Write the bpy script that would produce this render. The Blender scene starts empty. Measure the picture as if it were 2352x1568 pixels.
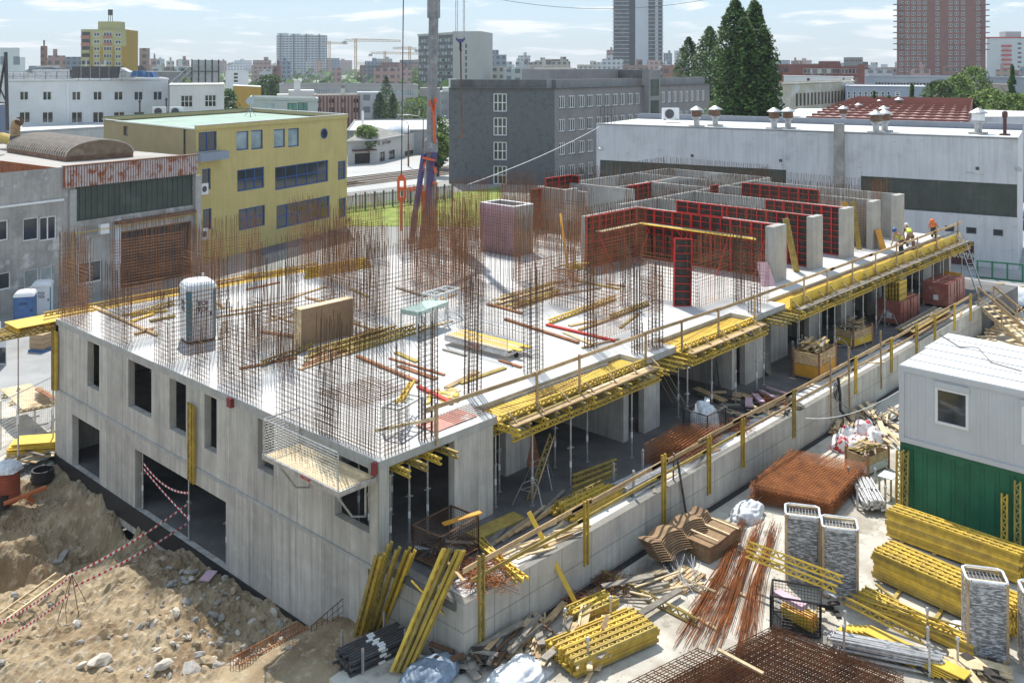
import bpy,math,random
from mathutils import Vector,Matrix,noise
random.seed(7)
R=math.radians
S=bpy.context.scene
COL=S.collection

  # ------------------------------------------------------------------ camera
  # World frame: x runs along the long side of the new building, y along its short
  # side, the near corner of its upper slab is the origin, z = 0 is the slab's top.
F,CX,YH,K=2200.0,1176.0,148.0,10.6  # focal length etc. in units of a 2352 px wide frame
A0=R(47.1);CA,SA=math.cos(A0),math.sin(A0)
PX0,PY0=-306*K/912,F*K/912
def W(X,Y,z=0.0):  # metres right of / ahead of the camera -> world
    X-=PX0;Y-=PY0
    return Vector((X*CA+Y*SA,-X*SA+Y*CA,z))
CAM=W(0,0,K)
cd=bpy.data.cameras.new('camera')
cam=bpy.data.objects.new('camera',cd);COL.objects.link(cam)
cd.sensor_width=36;cd.lens=36*F/2352;cd.clip_start=.5;cd.clip_end=20000
cd.shift_y=-(784-YH)/2352
cam.location=CAM;cam.rotation_euler=(R(90),0,A0-R(90)+R(0))
cam.rotation_euler=(R(90),0,math.atan2(-SA,CA))
S.camera=cam

  # ------------------------------------------------------------------ sky and sun
SUN=Vector((.34,.55,1)).normalized()
wd=bpy.data.worlds.new('World');S.world=wd;wd.use_nodes=True
nt=wd.node_tree;nt.nodes.clear()
wo=nt.nodes.new('ShaderNodeOutputWorld');bg=nt.nodes.new('ShaderNodeBackground')
sky=nt.nodes.new('ShaderNodeTexSky');sky.sky_type='NISHITA';sky.sun_disc=False
sky.sun_elevation=math.asin(SUN.z);sky.sun_rotation=math.atan2(SUN.x,SUN.y)
sky.air_density=1.0;sky.dust_density=.15;sky.ozone_density=1.5;sky.altitude=150
tc=nt.nodes.new('ShaderNodeTexCoord')
sep=nt.nodes.new('ShaderNodeSeparateXYZ');nt.links.new(tc.outputs['Generated'],sep.inputs[0])
def wmath(op,a,b=None,c=None):
    n=nt.nodes.new('ShaderNodeMath');n.operation=op
    for i,q in enumerate((a,b,c)):
        if q is None:continue
        if isinstance(q,(int,float)):n.inputs[i].default_value=q
        else:nt.links.new(q,n.inputs[i])
    return n.outputs[0]
zc=wmath('ADD',wmath('MAXIMUM',sep.outputs[2],0.0),.10)
cx_=wmath('DIVIDE',sep.outputs[0],zc);cy_=wmath('DIVIDE',sep.outputs[1],zc)
cmb=nt.nodes.new('ShaderNodeCombineXYZ');nt.links.new(cx_,cmb.inputs[0]);nt.links.new(cy_,cmb.inputs[1])
n1=nt.nodes.new('ShaderNodeTexNoise');n1.inputs['Scale'].default_value=1.35;n1.inputs['Detail'].default_value=9
n1.inputs['Roughness'].default_value=.58;n1.inputs['Distortion'].default_value=.3
nt.links.new(cmb.outputs[0],n1.inputs['Vector'])
r1=nt.nodes.new('ShaderNodeValToRGB');r1.color_ramp.elements[0].position=.52;r1.color_ramp.elements[1].position=.62
nt.links.new(n1.outputs['Fac'],r1.inputs[0])
mx=nt.nodes.new('ShaderNodeMix');mx.data_type='RGBA'
veil=nt.nodes.new('ShaderNodeMix');veil.data_type='RGBA';veil.inputs[0].default_value=.66  # thin high haze over the blue
nt.links.new(sky.outputs[0],veil.inputs[6]);veil.inputs[7].default_value=(3.7,5.0,6.5,1)
nt.links.new(wmath('MULTIPLY',r1.outputs[0],.85),mx.inputs[0])
nt.links.new(veil.outputs[2],mx.inputs[6]);mx.inputs[7].default_value=(8.2,8.3,8.4,1)
nt.links.new(mx.outputs[2],bg.inputs[0]);bg.inputs[1].default_value=.11
nt.links.new(bg.outputs[0],wo.inputs[0])
sl=bpy.data.lights.new('sun','SUN');sl.energy=4.3;sl.angle=R(.53);sl.color=(1,.955,.88)
so=bpy.data.objects.new('sun',sl);COL.objects.link(so)
so.rotation_euler=SUN.to_track_quat('Z','Y').to_euler();so.location=(0,0,80)
vs=S.view_settings;vs.view_transform='Standard';vs.look='None';vs.exposure=0.42;vs.gamma=1
vs.use_curve_mapping=False

  # ------------------------------------------------------------------ picking points
def P(x,y,z=0.0):  # point of the level z seen at (x, y)
    Y=F*(K-z)/(y-YH);return W((x-CX)*Y/F,Y,z)
def at(x,y,Y):  # point at distance Y
    return W((x-CX)*Y/F,Y,K-(y-YH)*Y/F)
def ray(x,y):
    return W((x-CX)/F,1.0,-(y-YH)/F)-W(0,0,0)
def hit(x,y,p,n):  # ray against a plane
    d=ray(x,y);t=(Vector(p)-CAM).dot(n)/d.dot(n);return CAM+d*t
def px(p):
    d=Vector(p)-CAM;Y=d.x*SA+d.y*CA;X=d.x*CA-d.y*SA
    return CX+F*X/Y,YH-F*d.z/Y

  # ------------------------------------------------------------------ materials
MATS={}
def mat(name,col,rough=.85,var=.18,scale=2.5,col2=None,c2=(.55,.72),s2=.6,bump=.0,bscale=25,metal=0.0,
        rnd=0.0,streak=0.0,stretch=None,extra=None,spec=.4,col3=None,c3=(.6,.7),s3=4.0,st3=None,alpha=1.0):
    m=bpy.data.materials.new(name);m.use_nodes=True;t=m.node_tree
    b=t.nodes['Principled BSDF'];N=t.nodes.new;L=t.links.new
    geo=N('ShaderNodeNewGeometry');pos=geo.outputs['Position']
    def mp(v,sc):
        q=N('ShaderNodeMapping');q.inputs['Scale'].default_value=sc;L(v,q.inputs[0]);return q.outputs[0]
    def nz(s,d=5,v=pos,rough=.6):
        q=N('ShaderNodeTexNoise');q.inputs['Scale'].default_value=s;q.inputs['Detail'].default_value=d
        q.inputs['Roughness'].default_value=rough;L(v,q.inputs['Vector']);return q.outputs['Fac']
    def ramp(v,a,c):
        q=N('ShaderNodeMapRange');q.inputs[1].default_value=a;q.inputs[2].default_value=c;L(v,q.inputs[0]);return q.outputs[0]
    def mixc(f,a,c,mode='MIX'):
        q=N('ShaderNodeMix');q.data_type='RGBA';q.blend_type=mode
        for i,x in ((0,f),(6,a),(7,c)):
            if isinstance(x,tuple):q.inputs[i].default_value=x if len(x)==4 else (*x,1)
            elif isinstance(x,(int,float)):q.inputs[i].default_value=x
            else:L(x,q.inputs[i])
        return q.outputs[2]
    col=tuple(col)
    lo=tuple(max(0,c*(1-var)) for c in col);hi=tuple(min(1,c*(1+var)) for c in col)
    c=mixc(ramp(nz(scale,v=mp(pos,stretch) if stretch else pos),.3,.7),lo,hi)
    if col2:c=mixc(ramp(nz(s2,7),*c2),c,col2)
    if col3:c=mixc(ramp(nz(s3,6,v=mp(pos,st3) if st3 else pos),*c3),c,col3)
    if streak:
        f=ramp(nz(1.0,6,v=mp(pos,(4.5,4.5,.22)),rough=.7),.45,.75)
        q=N('ShaderNodeMath');q.operation='MULTIPLY';L(f,q.inputs[0]);q.inputs[1].default_value=streak
        c=mixc(q.outputs[0],c,tuple(x*.45 for x in col))
    if extra:c=extra(t,c,pos,N,L,mixc,ramp,nz,mp)
    if rnd:
        oi=N('ShaderNodeObjectInfo');h=N('ShaderNodeHueSaturation');L(c,h.inputs['Color'])
        q=N('ShaderNodeMapRange');L(oi.outputs['Random'],q.inputs[0]);q.inputs[3].default_value=1-rnd;q.inputs[4].default_value=1+rnd
        L(q.outputs[0],h.inputs['Value']);c=h.outputs[0]
    L(c,b.inputs['Base Color']);b.inputs['Roughness'].default_value=rough;b.inputs['Metallic'].default_value=metal
    b.inputs['Specular IOR Level'].default_value=spec
    if bump:
        q=N('ShaderNodeBump');q.inputs['Strength'].default_value=bump;q.inputs['Distance'].default_value=.05
        L(nz(bscale,8,rough=.65),q.inputs['Height']);L(q.outputs[0],b.inputs['Normal'])
    if alpha<1:b.inputs['Alpha'].default_value=alpha
    MATS[name]=m;return m

def panel_lines(pw,ph,width=.006,dark=.45,off=(0,0)):
    def ex(t,c,pos,N,L,mixc,ramp,nz,mp):
        s=N('ShaderNodeSeparateXYZ');L(pos,s.inputs[0])
        def mth(op,a,b=None):
            q=N('ShaderNodeMath');q.operation=op
            for i,x in enumerate((a,b)):
                if x is None:continue
                if isinstance(x,(int,float)):q.inputs[i].default_value=x
                else:L(x,q.inputs[i])
            return q.outputs[0]
        h=mth('ADD',s.outputs[0],s.outputs[1])
        def lines(v,p,o):
            fr=mth('FRACT',mth('DIVIDE',mth('ADD',v,o),p));d=mth('ABSOLUTE',mth('SUBTRACT',fr,.5))
            return mth('GREATER_THAN',d,.5-width/p)
        f=lines(h,pw,off[0])
        if ph:f=mth('MAXIMUM',f,lines(s.outputs[2],ph,off[1]))
  # faint tone step from one shutter panel to the next
        w=N('ShaderNodeTexWhiteNoise');w.noise_dimensions='1D';L(mth('FLOOR',mth('DIVIDE',mth('ADD',h,off[0]),pw)),w.inputs['W'])
        q=N('ShaderNodeMapRange');L(w.outputs[0],q.inputs[0]);q.inputs[3].default_value=.88;q.inputs[4].default_value=1.08
        hs=N('ShaderNodeHueSaturation');L(c,hs.inputs['Color']);L(q.outputs[0],hs.inputs['Value'])
        return mixc(mth('MULTIPLY',f,1-dark),hs.outputs[0],(.08,.08,.075))
    return ex

CONC=mat('concrete_cast',(.52,.49,.44),.9,.14,1.3,(.36,.34,.305),(.5,.8),.7,.25,30,streak=.8,extra=panel_lines(1.25,0,.008,.35),
           col3=(.60,.57,.52),c3=(.56,.75),s3=2.2)
CONC_W=mat('concrete_podium',(.52,.49,.43),.9,.14,1.6,(.38,.36,.32),(.5,.8),.7,.25,30,streak=.5,extra=panel_lines(1.35,.72,.012,.4),col3=(.30,.23,.14),c3=(.66,.80),s3=1.4,st3=(1,1,.35))
CONC_P=mat('concrete_plain',(.43,.42,.39),.9,.13,2.0,(.33,.325,.305),(.5,.8),.9,.25,30,streak=.35)
SLAB=mat('concrete_slab_top',(.57,.565,.55),.9,.10,1.0,(.48,.47,.45),(.52,.72),.35,.2,22,col3=(.32,.31,.29),c3=(.62,.78),s3=1.7)
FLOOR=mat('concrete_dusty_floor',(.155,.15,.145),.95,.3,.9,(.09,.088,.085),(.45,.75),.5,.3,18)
YARD=mat('yard_concrete',(.56,.53,.46),.95,.16,.7,(.36,.32,.26),(.48,.64),.55,.35,16,col3=(.22,.19,.155),c3=(.60,.76),s3=1.5)
ASPH=mat('asphalt',(.34,.34,.335),.95,.14,.5,(.24,.24,.235),(.5,.7),.3,.2,20)
CITY=mat('city_ground',(.30,.30,.28),.95,.2,.02,(.10,.16,.06),(.48,.56),.008)
GRASS=mat('lawn',(.20,.26,.05),.95,.3,.6,(.32,.33,.09),(.5,.65),.4,.4,12)
RUST=mat('rusty_steel',(.27,.125,.055),.85,.35,6,(.15,.07,.035),(.48,.62),1.5,spec=.3,rnd=.12)
RUST_D=mat('dark_rebar',(.15,.085,.05),.85,.35,6,(.085,.05,.032),(.48,.62),1.5,spec=.3)
RUST_B=mat('bright_rust',(.36,.135,.045),.85,.35,5,(.19,.07,.03),(.48,.65),2.5,spec=.3)
YEL=mat('yellow_timber',(.60,.41,.055),.65,.22,5,(.42,.28,.06),(.45,.7),2.0,.1,40,rnd=.28,col3=(.36,.30,.20),c3=(.63,.78),s3=8)
YEL_O=mat('weathered_yellow_timber',(.38,.28,.07),.7,.25,5,(.26,.18,.05),(.48,.7),2.0,.1,40,rnd=.2)
PLY=mat('yellow_plywood',(.74,.50,.06),.5,.14,2,(.60,.36,.04),(.5,.75),1.2,.05,40,rnd=.12,col3=(.40,.27,.09),c3=(.62,.78),s3=5)
WOOD=mat('raw_timber',(.50,.35,.19),.85,.22,6,(.33,.22,.12),(.48,.7),2,.2,30,rnd=.22)
WOOD_L=mat('pale_timber',(.66,.52,.32),.85,.2,6,(.48,.35,.2),(.5,.7),2,.2,30,rnd=.2)
WOOD_G=mat('grey_timber',(.27,.24,.20),.9,.28,6,(.17,.145,.12),(.48,.7),2,.2,30,rnd=.25)
WOOD_R=mat('reddish_timber',(.36,.16,.08),.85,.22,6,(.22,.10,.06),(.48,.7),2,.2,30,rnd=.2)
ORNG=mat('orange_board',(.62,.30,.03),.6,.2,4,(.42,.2,.03),(.5,.7),2,rnd=.1)
STEEL=mat('galvanised_steel',(.50,.50,.50),.45,.2,8,(.33,.33,.33),(.5,.7),3,metal=.6,rnd=.12)
STEEL_D=mat('dark_steel',(.10,.10,.105),.5,.3,6,(.16,.12,.09),(.55,.7),4,metal=.5)
BLACK=mat('black_plastic',(.025,.025,.027),.5,.3,5)
REDP=mat('red_formwork_paint',(.55,.035,.025),.5,.2,4,(.30,.03,.02),(.52,.72),1.8,rnd=.1,col3=(.35,.30,.27),c3=(.68,.8),s3=6)
DARKPLY=mat('dark_form_ply',(.040,.032,.028),.6,.4,4,(.10,.08,.065),(.55,.75),1.8)
WHITE=mat('white_paint',(.80,.80,.79),.5,.06,2,(.70,.69,.66),(.55,.8),1)
GLASS=mat('window_glass',(.035,.045,.05),.06,.3,.4,spec=.9)
GLASS_L=mat('bright_window_glass',(.30,.38,.40),.08,.5,.5,spec=.9)
PVC=mat('white_window_frame',(.78,.78,.76),.5,.05,4)

  # ------------------------------------------------------------------ mesh building
class MB:
    def __init__(s):s.v=[];s.f=[];s.m=[];s.cur=0
    def quad(s,a,b,c,d):
        n=len(s.v);s.v+=[tuple(a),tuple(b),tuple(c),tuple(d)];s.f.append((n,n+1,n+2,n+3));s.m.append(s.cur);return s
    def poly(s,pts):
        n=len(s.v);s.v+=[tuple(p) for p in pts];s.f.append(tuple(range(n,n+len(pts))));s.m.append(s.cur);return s
    def hexa(s,p):  # 4 bottom + 4 top corners
        n=len(s.v);s.v+=[tuple(q) for q in p]
        for q in ((0,3,2,1),(4,5,6,7),(0,1,5,4),(1,2,6,5),(2,3,7,6),(3,0,4,7)):
            s.f.append(tuple(n+i for i in q));s.m.append(s.cur)
        return s
    def box(s,x0,y0,z0,x1,y1,z1):
        return s.hexa([(x0,y0,z0),(x1,y0,z0),(x1,y1,z0),(x0,y1,z0),(x0,y0,z1),(x1,y0,z1),(x1,y1,z1),(x0,y1,z1)])
    def cbox(s,c,sx,sy,sz,rz=0.0,tilt=None):  # box by centre, turned about z
        M=Matrix.Rotation(rz,3,'Z')
        if tilt is not None:M=M @ tilt
        c=Vector(c);h=[]
        for z in (-.5,.5):
            for x,y in ((-.5,-.5),(.5,-.5),(.5,.5),(-.5,.5)):h.append(c+M @ Vector((x*sx,y*sy,z*sz)))
        return s.hexa(h)
    def bar(s,a,b,w,h=None,up=(0,0,1)):  # square bar from a to b: w sideways, h along up
        a=Vector(a);b=Vector(b);h=h or w;d=(b-a).normalized();up=Vector(up)
        if abs(d.dot(up))>.97:up=Vector((1,0,0)) if abs(d.x)<.9 else Vector((0,1,0))
        x=d.cross(up).normalized();z=x.cross(d);x=x*w*.5;z=z*h*.5
        return s.hexa([a-x-z,a+x-z,b+x-z,b-x-z,a-x+z,a+x+z,b+x+z,b-x+z])
    def rod(s,a,b,r,n=4,cap=False,r2=None):
        a=Vector(a);b=Vector(b);d=(b-a)
        if d.length<1e-6:return s
        d.normalize();x=d.orthogonal().normalized();y=d.cross(x);k=len(s.v);r2=r if r2 is None else r2
        cs=[(math.cos(2*math.pi*i/n),math.sin(2*math.pi*i/n)) for i in range(n)]
        for p,q in ((a,r),(b,r2)):
            for c,sn in cs:s.v.append(tuple(p+x*(c*q)+y*(sn*q)))
        for i in range(n):
            j=(i+1)%n;s.f.append((k+i,k+j,k+n+j,k+n+i));s.m.append(s.cur)
        if cap:
            s.f.append(tuple(k+i for i in reversed(range(n))));s.f.append(tuple(k+n+i for i in range(n)));s.m+=[s.cur]*2
        return s
    def path(s,pts,r,n=4):
        for a,b in zip(pts,pts[1:]):s.rod(a,b,r,n)
        return s
    def prism(s,pts,z0,z1):
        n=len(pts);k=len(s.v)
        s.v+=[(p[0],p[1],z0) for p in pts]+[(p[0],p[1],z1) for p in pts]
        s.f.append(tuple(k+i for i in reversed(range(n))));s.f.append(tuple(k+n+i for i in range(n)));s.m+=[s.cur]*2
        for i in range(n):j=(i+1)%n;s.f.append((k+i,k+j,k+n+j,k+n+i));s.m.append(s.cur)
        return s
    def lathe(s,c,prof,n=16,axis=None):  # profile of (r, h) about z (or an axis)
        c=Vector(c);k=len(s.v);q=Vector((0,0,1)).rotation_difference(Vector(axis)) if axis is not None else None
        for r,h in prof:
            for i in range(n):
                w=Vector((r*math.cos(2*math.pi*i/n),r*math.sin(2*math.pi*i/n),h))
                if q:w=q @ w
                s.v.append(tuple(c+w))
        for j in range(len(prof)-1):
            for i in range(n):
                i2=(i+1)%n;s.f.append((k+j*n+i,k+j*n+i2,k+(j+1)*n+i2,k+(j+1)*n+i));s.m.append(s.cur)
        s.f.append(tuple(k+i for i in reversed(range(n))));s.f.append(tuple(k+(len(prof)-1)*n+i for i in range(n)));s.m+=[s.cur]*2
        return s
    def add(s,o,M):
        n=len(s.v);s.v+=[tuple(M @ Vector(p)) for p in o.v];s.f+=[tuple(i+n for i in f) for f in o.f];s.m+=[s.cur]*len(o.f);return s
    def mesh(s,name,mats,off=(0,0,0),smooth=False):
        me=bpy.data.meshes.new(name);ox,oy,oz=off
        me.from_pydata([(x-ox,y-oy,z-oz) for x,y,z in s.v],[],s.f)
        for m in (mats if isinstance(mats,(list,tuple)) else [mats]):me.materials.append(m)
        if any(s.m):me.polygons.foreach_set('material_index',s.m)
        if smooth:me.polygons.foreach_set('use_smooth',[True]*len(s.f))
        me.update();return me
    def base(s):
        xs=[p[0] for p in s.v];ys=[p[1] for p in s.v];zs=[p[2] for p in s.v]
        return Vector(((min(xs)+max(xs))/2,(min(ys)+max(ys))/2,min(zs)))

LOC={}  # world location of unrotated roots, for world-space part building
def link(name,data,parent=None,loc=None):
    o=bpy.data.objects.new(name,data);COL.objects.link(o)
    if parent is not None:o.parent=parent
    if loc is not None:o.location=loc
    return o
def tag(o,label=None,cat=None,group=None,kind=None):
    if label:o['label']=label
    if cat:o['category']=cat
    if group:o['group']=group
    if kind:o['kind']=kind
    return o
def thing(name,label,cat,loc=(0,0,0),rz=0.0,group=None):
    o=link(name,None,None,Vector(loc));o.rotation_euler=(0,0,rz);o.empty_display_size=.2
    LOC[o]=Vector(loc);return tag(o,label,cat,group)
def part(mb,name,mats,parent,label=None,kind=None,smooth=False):  # vertices in world space when the root is unrotated
    if not mb.v:return None
    off=LOC.get(parent,Vector((0,0,0)))
    o=link(name,mb.mesh(name,mats,off,smooth),parent);LOC[o]=off
    return tag(o,label,None,None,kind)
def solo(mb,name,mats,label,cat,group=None,smooth=False,kind=None):
    b=mb.base();o=link(name,mb.mesh(name,mats,b,smooth),None,b);LOC[o]=b
    return tag(o,label,cat,group,kind)
def struct(mb,name,mats,parent=None,smooth=False):
    if parent is not None:return part(mb,name,mats,parent,smooth=smooth)
    o=link(name,mb.mesh(name,mats,(0,0,0),smooth));LOC[o]=Vector((0,0,0));return tag(o,kind='structure')
def ltree(o,parent=None):
    c=o.copy();COL.objects.link(c)
    if parent is not None:c.parent=parent
    for ch in o.children:ltree(ch,c)
    return c
def dup(o,loc,rz=None,label=None,group=None,rot=None):
    c=ltree(o);c.location=loc
    if rz is not None:c.rotation_euler=(0,0,rz)
    if rot is not None:c.rotation_euler=rot
    if label:c['label']=label
    if group:c['group']=group
    return c
def inst(name,me,loc,rot=(0,0,0),parent=None,label=None,cat=None,group=None,scale=None):
    o=link(name,me,parent,Vector(loc));o.rotation_euler=rot
    if scale:o.scale=scale
    return tag(o,label,cat,group)
def bez(p0,p1,sag,n=8):
    p0=Vector(p0);p1=Vector(p1)
    return [p0.lerp(p1,i/n)-Vector((0,0,sag*4*(i/n)*(1-i/n))) for i in range(n+1)]

  # wall with rectangular openings. A->B runs along the foot; n points outwards. holes: (s0, z0, s1, z1), z absolute
def wall(mb,A,B,z0,z1,holes=(),t=.25,n=None,back=False):
    A=Vector((A[0],A[1],0));B=Vector((B[0],B[1],0));d=(B-A);Ln=d.length;d /= Ln
    if n is None:
        n=Vector((d.y,-d.x,0))
        if n.dot(Vector((CAM.x,CAM.y,0))-A)<0:n=-n
    ss=sorted({0.0,Ln} | {min(max(h[i],0),Ln) for h in holes for i in (0,2)})
    zs=sorted({z0,z1} | {min(max(h[i],z0),z1) for h in holes for i in (1,3)})
    def pt(s,z,k=0.0):q=A+d*s-n*k;return (q.x,q.y,z)
    flip=d.cross(Vector((0,0,1))).dot(n)<0
    def q4(a,b,c,e):mb.quad(a,b,c,e) if not flip else mb.quad(e,c,b,a)
    for i in range(len(ss)-1):
        for j in range(len(zs)-1):
            sm=(ss[i]+ss[i+1])/2;zm=(zs[j]+zs[j+1])/2
            if any(h[0]<sm<h[2] and h[1]<zm<h[3] for h in holes):continue
            q4(pt(ss[i],zs[j]),pt(ss[i+1],zs[j]),pt(ss[i+1],zs[j+1]),pt(ss[i],zs[j+1]))
            if back:q4(pt(ss[i],zs[j+1],t),pt(ss[i+1],zs[j+1],t),pt(ss[i+1],zs[j],t),pt(ss[i],zs[j],t))
    for s0,a,s1,b in holes:
        q4(pt(s0,a),pt(s0,b),pt(s0,b,t),pt(s0,a,t));q4(pt(s1,b),pt(s1,a),pt(s1,a,t),pt(s1,b,t))
        q4(pt(s0,b),pt(s1,b),pt(s1,b,t),pt(s0,b,t));q4(pt(s1,a),pt(s0,a),pt(s0,a,t),pt(s1,a,t))
    if back:
        q4(pt(0,z0),pt(0,z1),pt(0,z1,t),pt(0,z0,t));q4(pt(Ln,z1),pt(Ln,z0),pt(Ln,z0,t),pt(Ln,z1,t))
        q4(pt(0,z1),pt(Ln,z1),pt(Ln,z1,t),pt(0,z1,t))
    return d,n
  # ================================================================== SETTING
g=MB();q=2600
  # one ground sheet, lowered under the excavation and the yards by the sheets laid over it
G0=-6.0
g.quad((-q,-q,-9.0),(q,-q,-9.0),(q,q,-9.0),(-q,q,-9.0))
struct(g,'ground',CITY)
  # street level behind and beside the site
ZS=-5.8
def ring(name,pts,z,m):
    b=MB();b.poly([(p[0],p[1],z) for p in pts]);return struct(b,name,m)
ring('street_ground',[(-1500,21.3),(2550,21.3),(2550,2550),(-1500,2550)],ZS,CITY)
ring('site_yard',[(46,-3),(400,-3),(400,21.29),(46,21.29)],ZS+1.4,ASPH)
ring('site_yard',[(-60,21.35),(120,21.35),(120,46),(-60,46)],ZS+.004,ASPH)
  # right hand yard
yz=-4.4
b=MB();b.prism([(-3.2,-40),(120,-40),(120,-2.83),(.42,-2.83),(-.5,-.6),(-2.2,-.8)],-9,yz);struct(b,'storage_yard',YARD)

  # ------------------------------------------------------------------ excavation terrain (left)
cps=[  # x, y in the frame, level, reach
    (128,1066,-6.0,1.2),(180,1108,-5.95,.8),(230,1135,-6.0,.7),(330,1190,-5.85,.8),(250,1180,-6.2,.6),(500,1330,-5.8,1.0),(620,1400,-5.7,1.0),(720,1462,-5.75,.8),
    (60,1150,-6.6,.9),(120,1160,-6.7,.8),(150,1250,-7.2,.9),(90,1215,-6.9,.8),(210,1285,-7.4,1.0),(280,1290,-7.3,.9),(350,1230,-6.5,.7),
    (30,1222,-6.3,.8),(60,1245,-6.4,.6),(85,1300,-6.6,.4),(25,1330,-8.2,.6),(20,1400,-8.2,.9),(70,1340,-8.0,.5),
    (330,1278,-6.0,.5),(310,1310,-5.7,.7),(260,1340,-5.8,.8),(180,1385,-6.0,.9),(100,1430,-6.2,1.0),
    (420,1370,-5.55,.9),(400,1460,-5.4,1.4),(250,1500,-5.5,1.5),(60,1540,-5.7,1.5),(520,1440,-5.7,1.2),(600,1520,-5.6,1.2),(-100,1500,-6,2),(-150,1300,-7,2),
    (-60,1120,-6.2,2),(20,1090,-6.1,1.5),(-50,950,-5.9,3),(60,1000,-5.9,2.0),(90,1100,-6.2,.9),(600,1568,-5.4,1.5),(300,1700,-5.2,2)]
CP=[]
for x,y,z,r in cps:p=P(x,y,z);CP.append((p.x,p.y,z,r))
def sst(a,b,x):t=min(1,max(0,(x-a)/(b-a)));return t*t*(3-2*t)
def terr(u,v):
    sw=1e-6;sz=-5.85e-6
    for a,b,z,r in CP:
        d2=((u-a)**2+(v-b)**2)/(r*r);w_=1/(d2*d2+.05) if d2<60 else 0
        sw+=w_;sz+=w_*z
    z=sz/sw
    p=Vector((u,v,0))
    rough=sst(26,20.5,v)
    z+=(noise.fractal(p*.55,1.0,2.0,3)*.16+noise.fractal(p*2.2,.8,2.0,6)*.11+abs(noise.noise(p*5.1))*.10+(noise.cell(p*3.1)-.5)*.05)*rough
    z=z*rough+(ZS-.02)*(1-rough)
    k=sst(3.6,1.2,v)*sst(-6.5,-1.5,u)  # rises to the yard at the front corner
    z=z*(1-k)+(yz-.25+noise.noise(p*3)*.06)*k
    if v<0:z=min(z,yz-.1)
    return z
u0,u1,v0,v1,st=-18.0,-.02,-4.0,27.0,.095
nu=int((u1-u0)/st)+1;nv=int((v1-v0)/st)+1
b=MB()
for j in range(nv):
    for i in range(nu):
        u=u0+(u1-u0)*i/(nu-1);v=v0+(v1-v0)*j/(nv-1)
        b.v.append((u,v,terr(u,v)))
for j in range(nv-1):
    for i in range(nu-1):k=j*nu+i;b.f.append((k,k+1,k+nu+1,k+nu));b.m.append(0)
def terr_paved(t,c,pos,N,L,mixc,ramp,nz,mp):
    s=N('ShaderNodeSeparateXYZ');L(pos,s.inputs[0]);f=ramp(s.outputs[1],20.6,21.4)
    return mixc(f,c,(.52,.51,.47))
EARTH2=mat('excavated_earth_bank',(.40,.31,.195),1.0,.25,.8,(.25,.175,.10),(.44,.64),.5,1.0,14,col3=(.50,.42,.30),c3=(.54,.66),s3=3.6,extra=terr_paved)
struct(b,'excavated_ground',EARTH2)
ring('left_yard',[(-60,21.36),(1,21.36),(1,44),(-60,44)],ZS+.010,YARD)

  # ================================================================== THE NEW BUILDING
UL,VL=45.2,21.1
bl=thing('concrete_building','unfinished grey concrete building with open storeys under a rebar covered slab','building',(22,10,-5.8))
WT=.25
  # left facade (x = 0), upper and lower storey
up=[(16.99,-2.09,18.05,-.30),(12.74,-2.06,14.55,-.30),(10.28,-2.08,11.42,-.30),(8.28,-2.1,9.06,-.30),(4.98,-1.85,5.86,-.30),(.40,-2.05,1.95,-.30)]
lo=[(16.9,-5.62,19.4,-3.55),(7.62,-5.62,13.95,-3.45)]
m=MB();wall(m,(0,0),(0,VL),-2.86,-.22,up,WT,Vector((-1,0,0)),True);part(m,'upper_facade_wall',CONC,bl)
m=MB();wall(m,(-.03,.42),(-.03,VL),-6.6,-2.9,[(a-.42,z,c-.42,e) for a,z,c,e in lo],WT,Vector((-1,0,0)),True);part(m,'lower_facade_wall',CONC,bl)
m=MB();m.box(-.05,.2,-2.96,.12,VL,-2.86);part(m,'storey_joint',CONC_P,bl)
  # top slab, cut back where the balcony strips are still formwork
m=MB()
segs=[(0,4.55,0),(4.55,12.1,1.0),(12.1,14.3,0),(14.3,20.0,1.0),(20.0,23.0,0),(23.0,UL,.95)]
for a,c,v_ in segs:m.box(a,v_,-.22,c,VL,0)
part(m,'top_slab',[SLAB],bl)
m=MB()
for a,c,v_ in segs:m.box(a+.001,v_-.012,-.235,c-.001,v_+.02,-.004)
m.box(-.012,0.0,-.235,.02,VL,-.004);part(m,'slab_edge',CONC_P,bl)
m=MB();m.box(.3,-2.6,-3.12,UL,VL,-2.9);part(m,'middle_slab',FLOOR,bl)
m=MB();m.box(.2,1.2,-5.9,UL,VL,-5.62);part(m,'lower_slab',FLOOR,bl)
  # rear and end walls
m=MB();wall(m,(0,VL),(UL,VL),-5.8,-.22,[(4+5*i,-2,6.2+5*i,-.5) for i in range(8)],WT,Vector((0,1,0)),True);part(m,'rear_wall',CONC,bl)
m=MB();wall(m,(UL,.3),(UL,VL),-5.8,-.22,[],WT,Vector((1,0,0)),True);part(m,'end_wall',CONC,bl)
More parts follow.
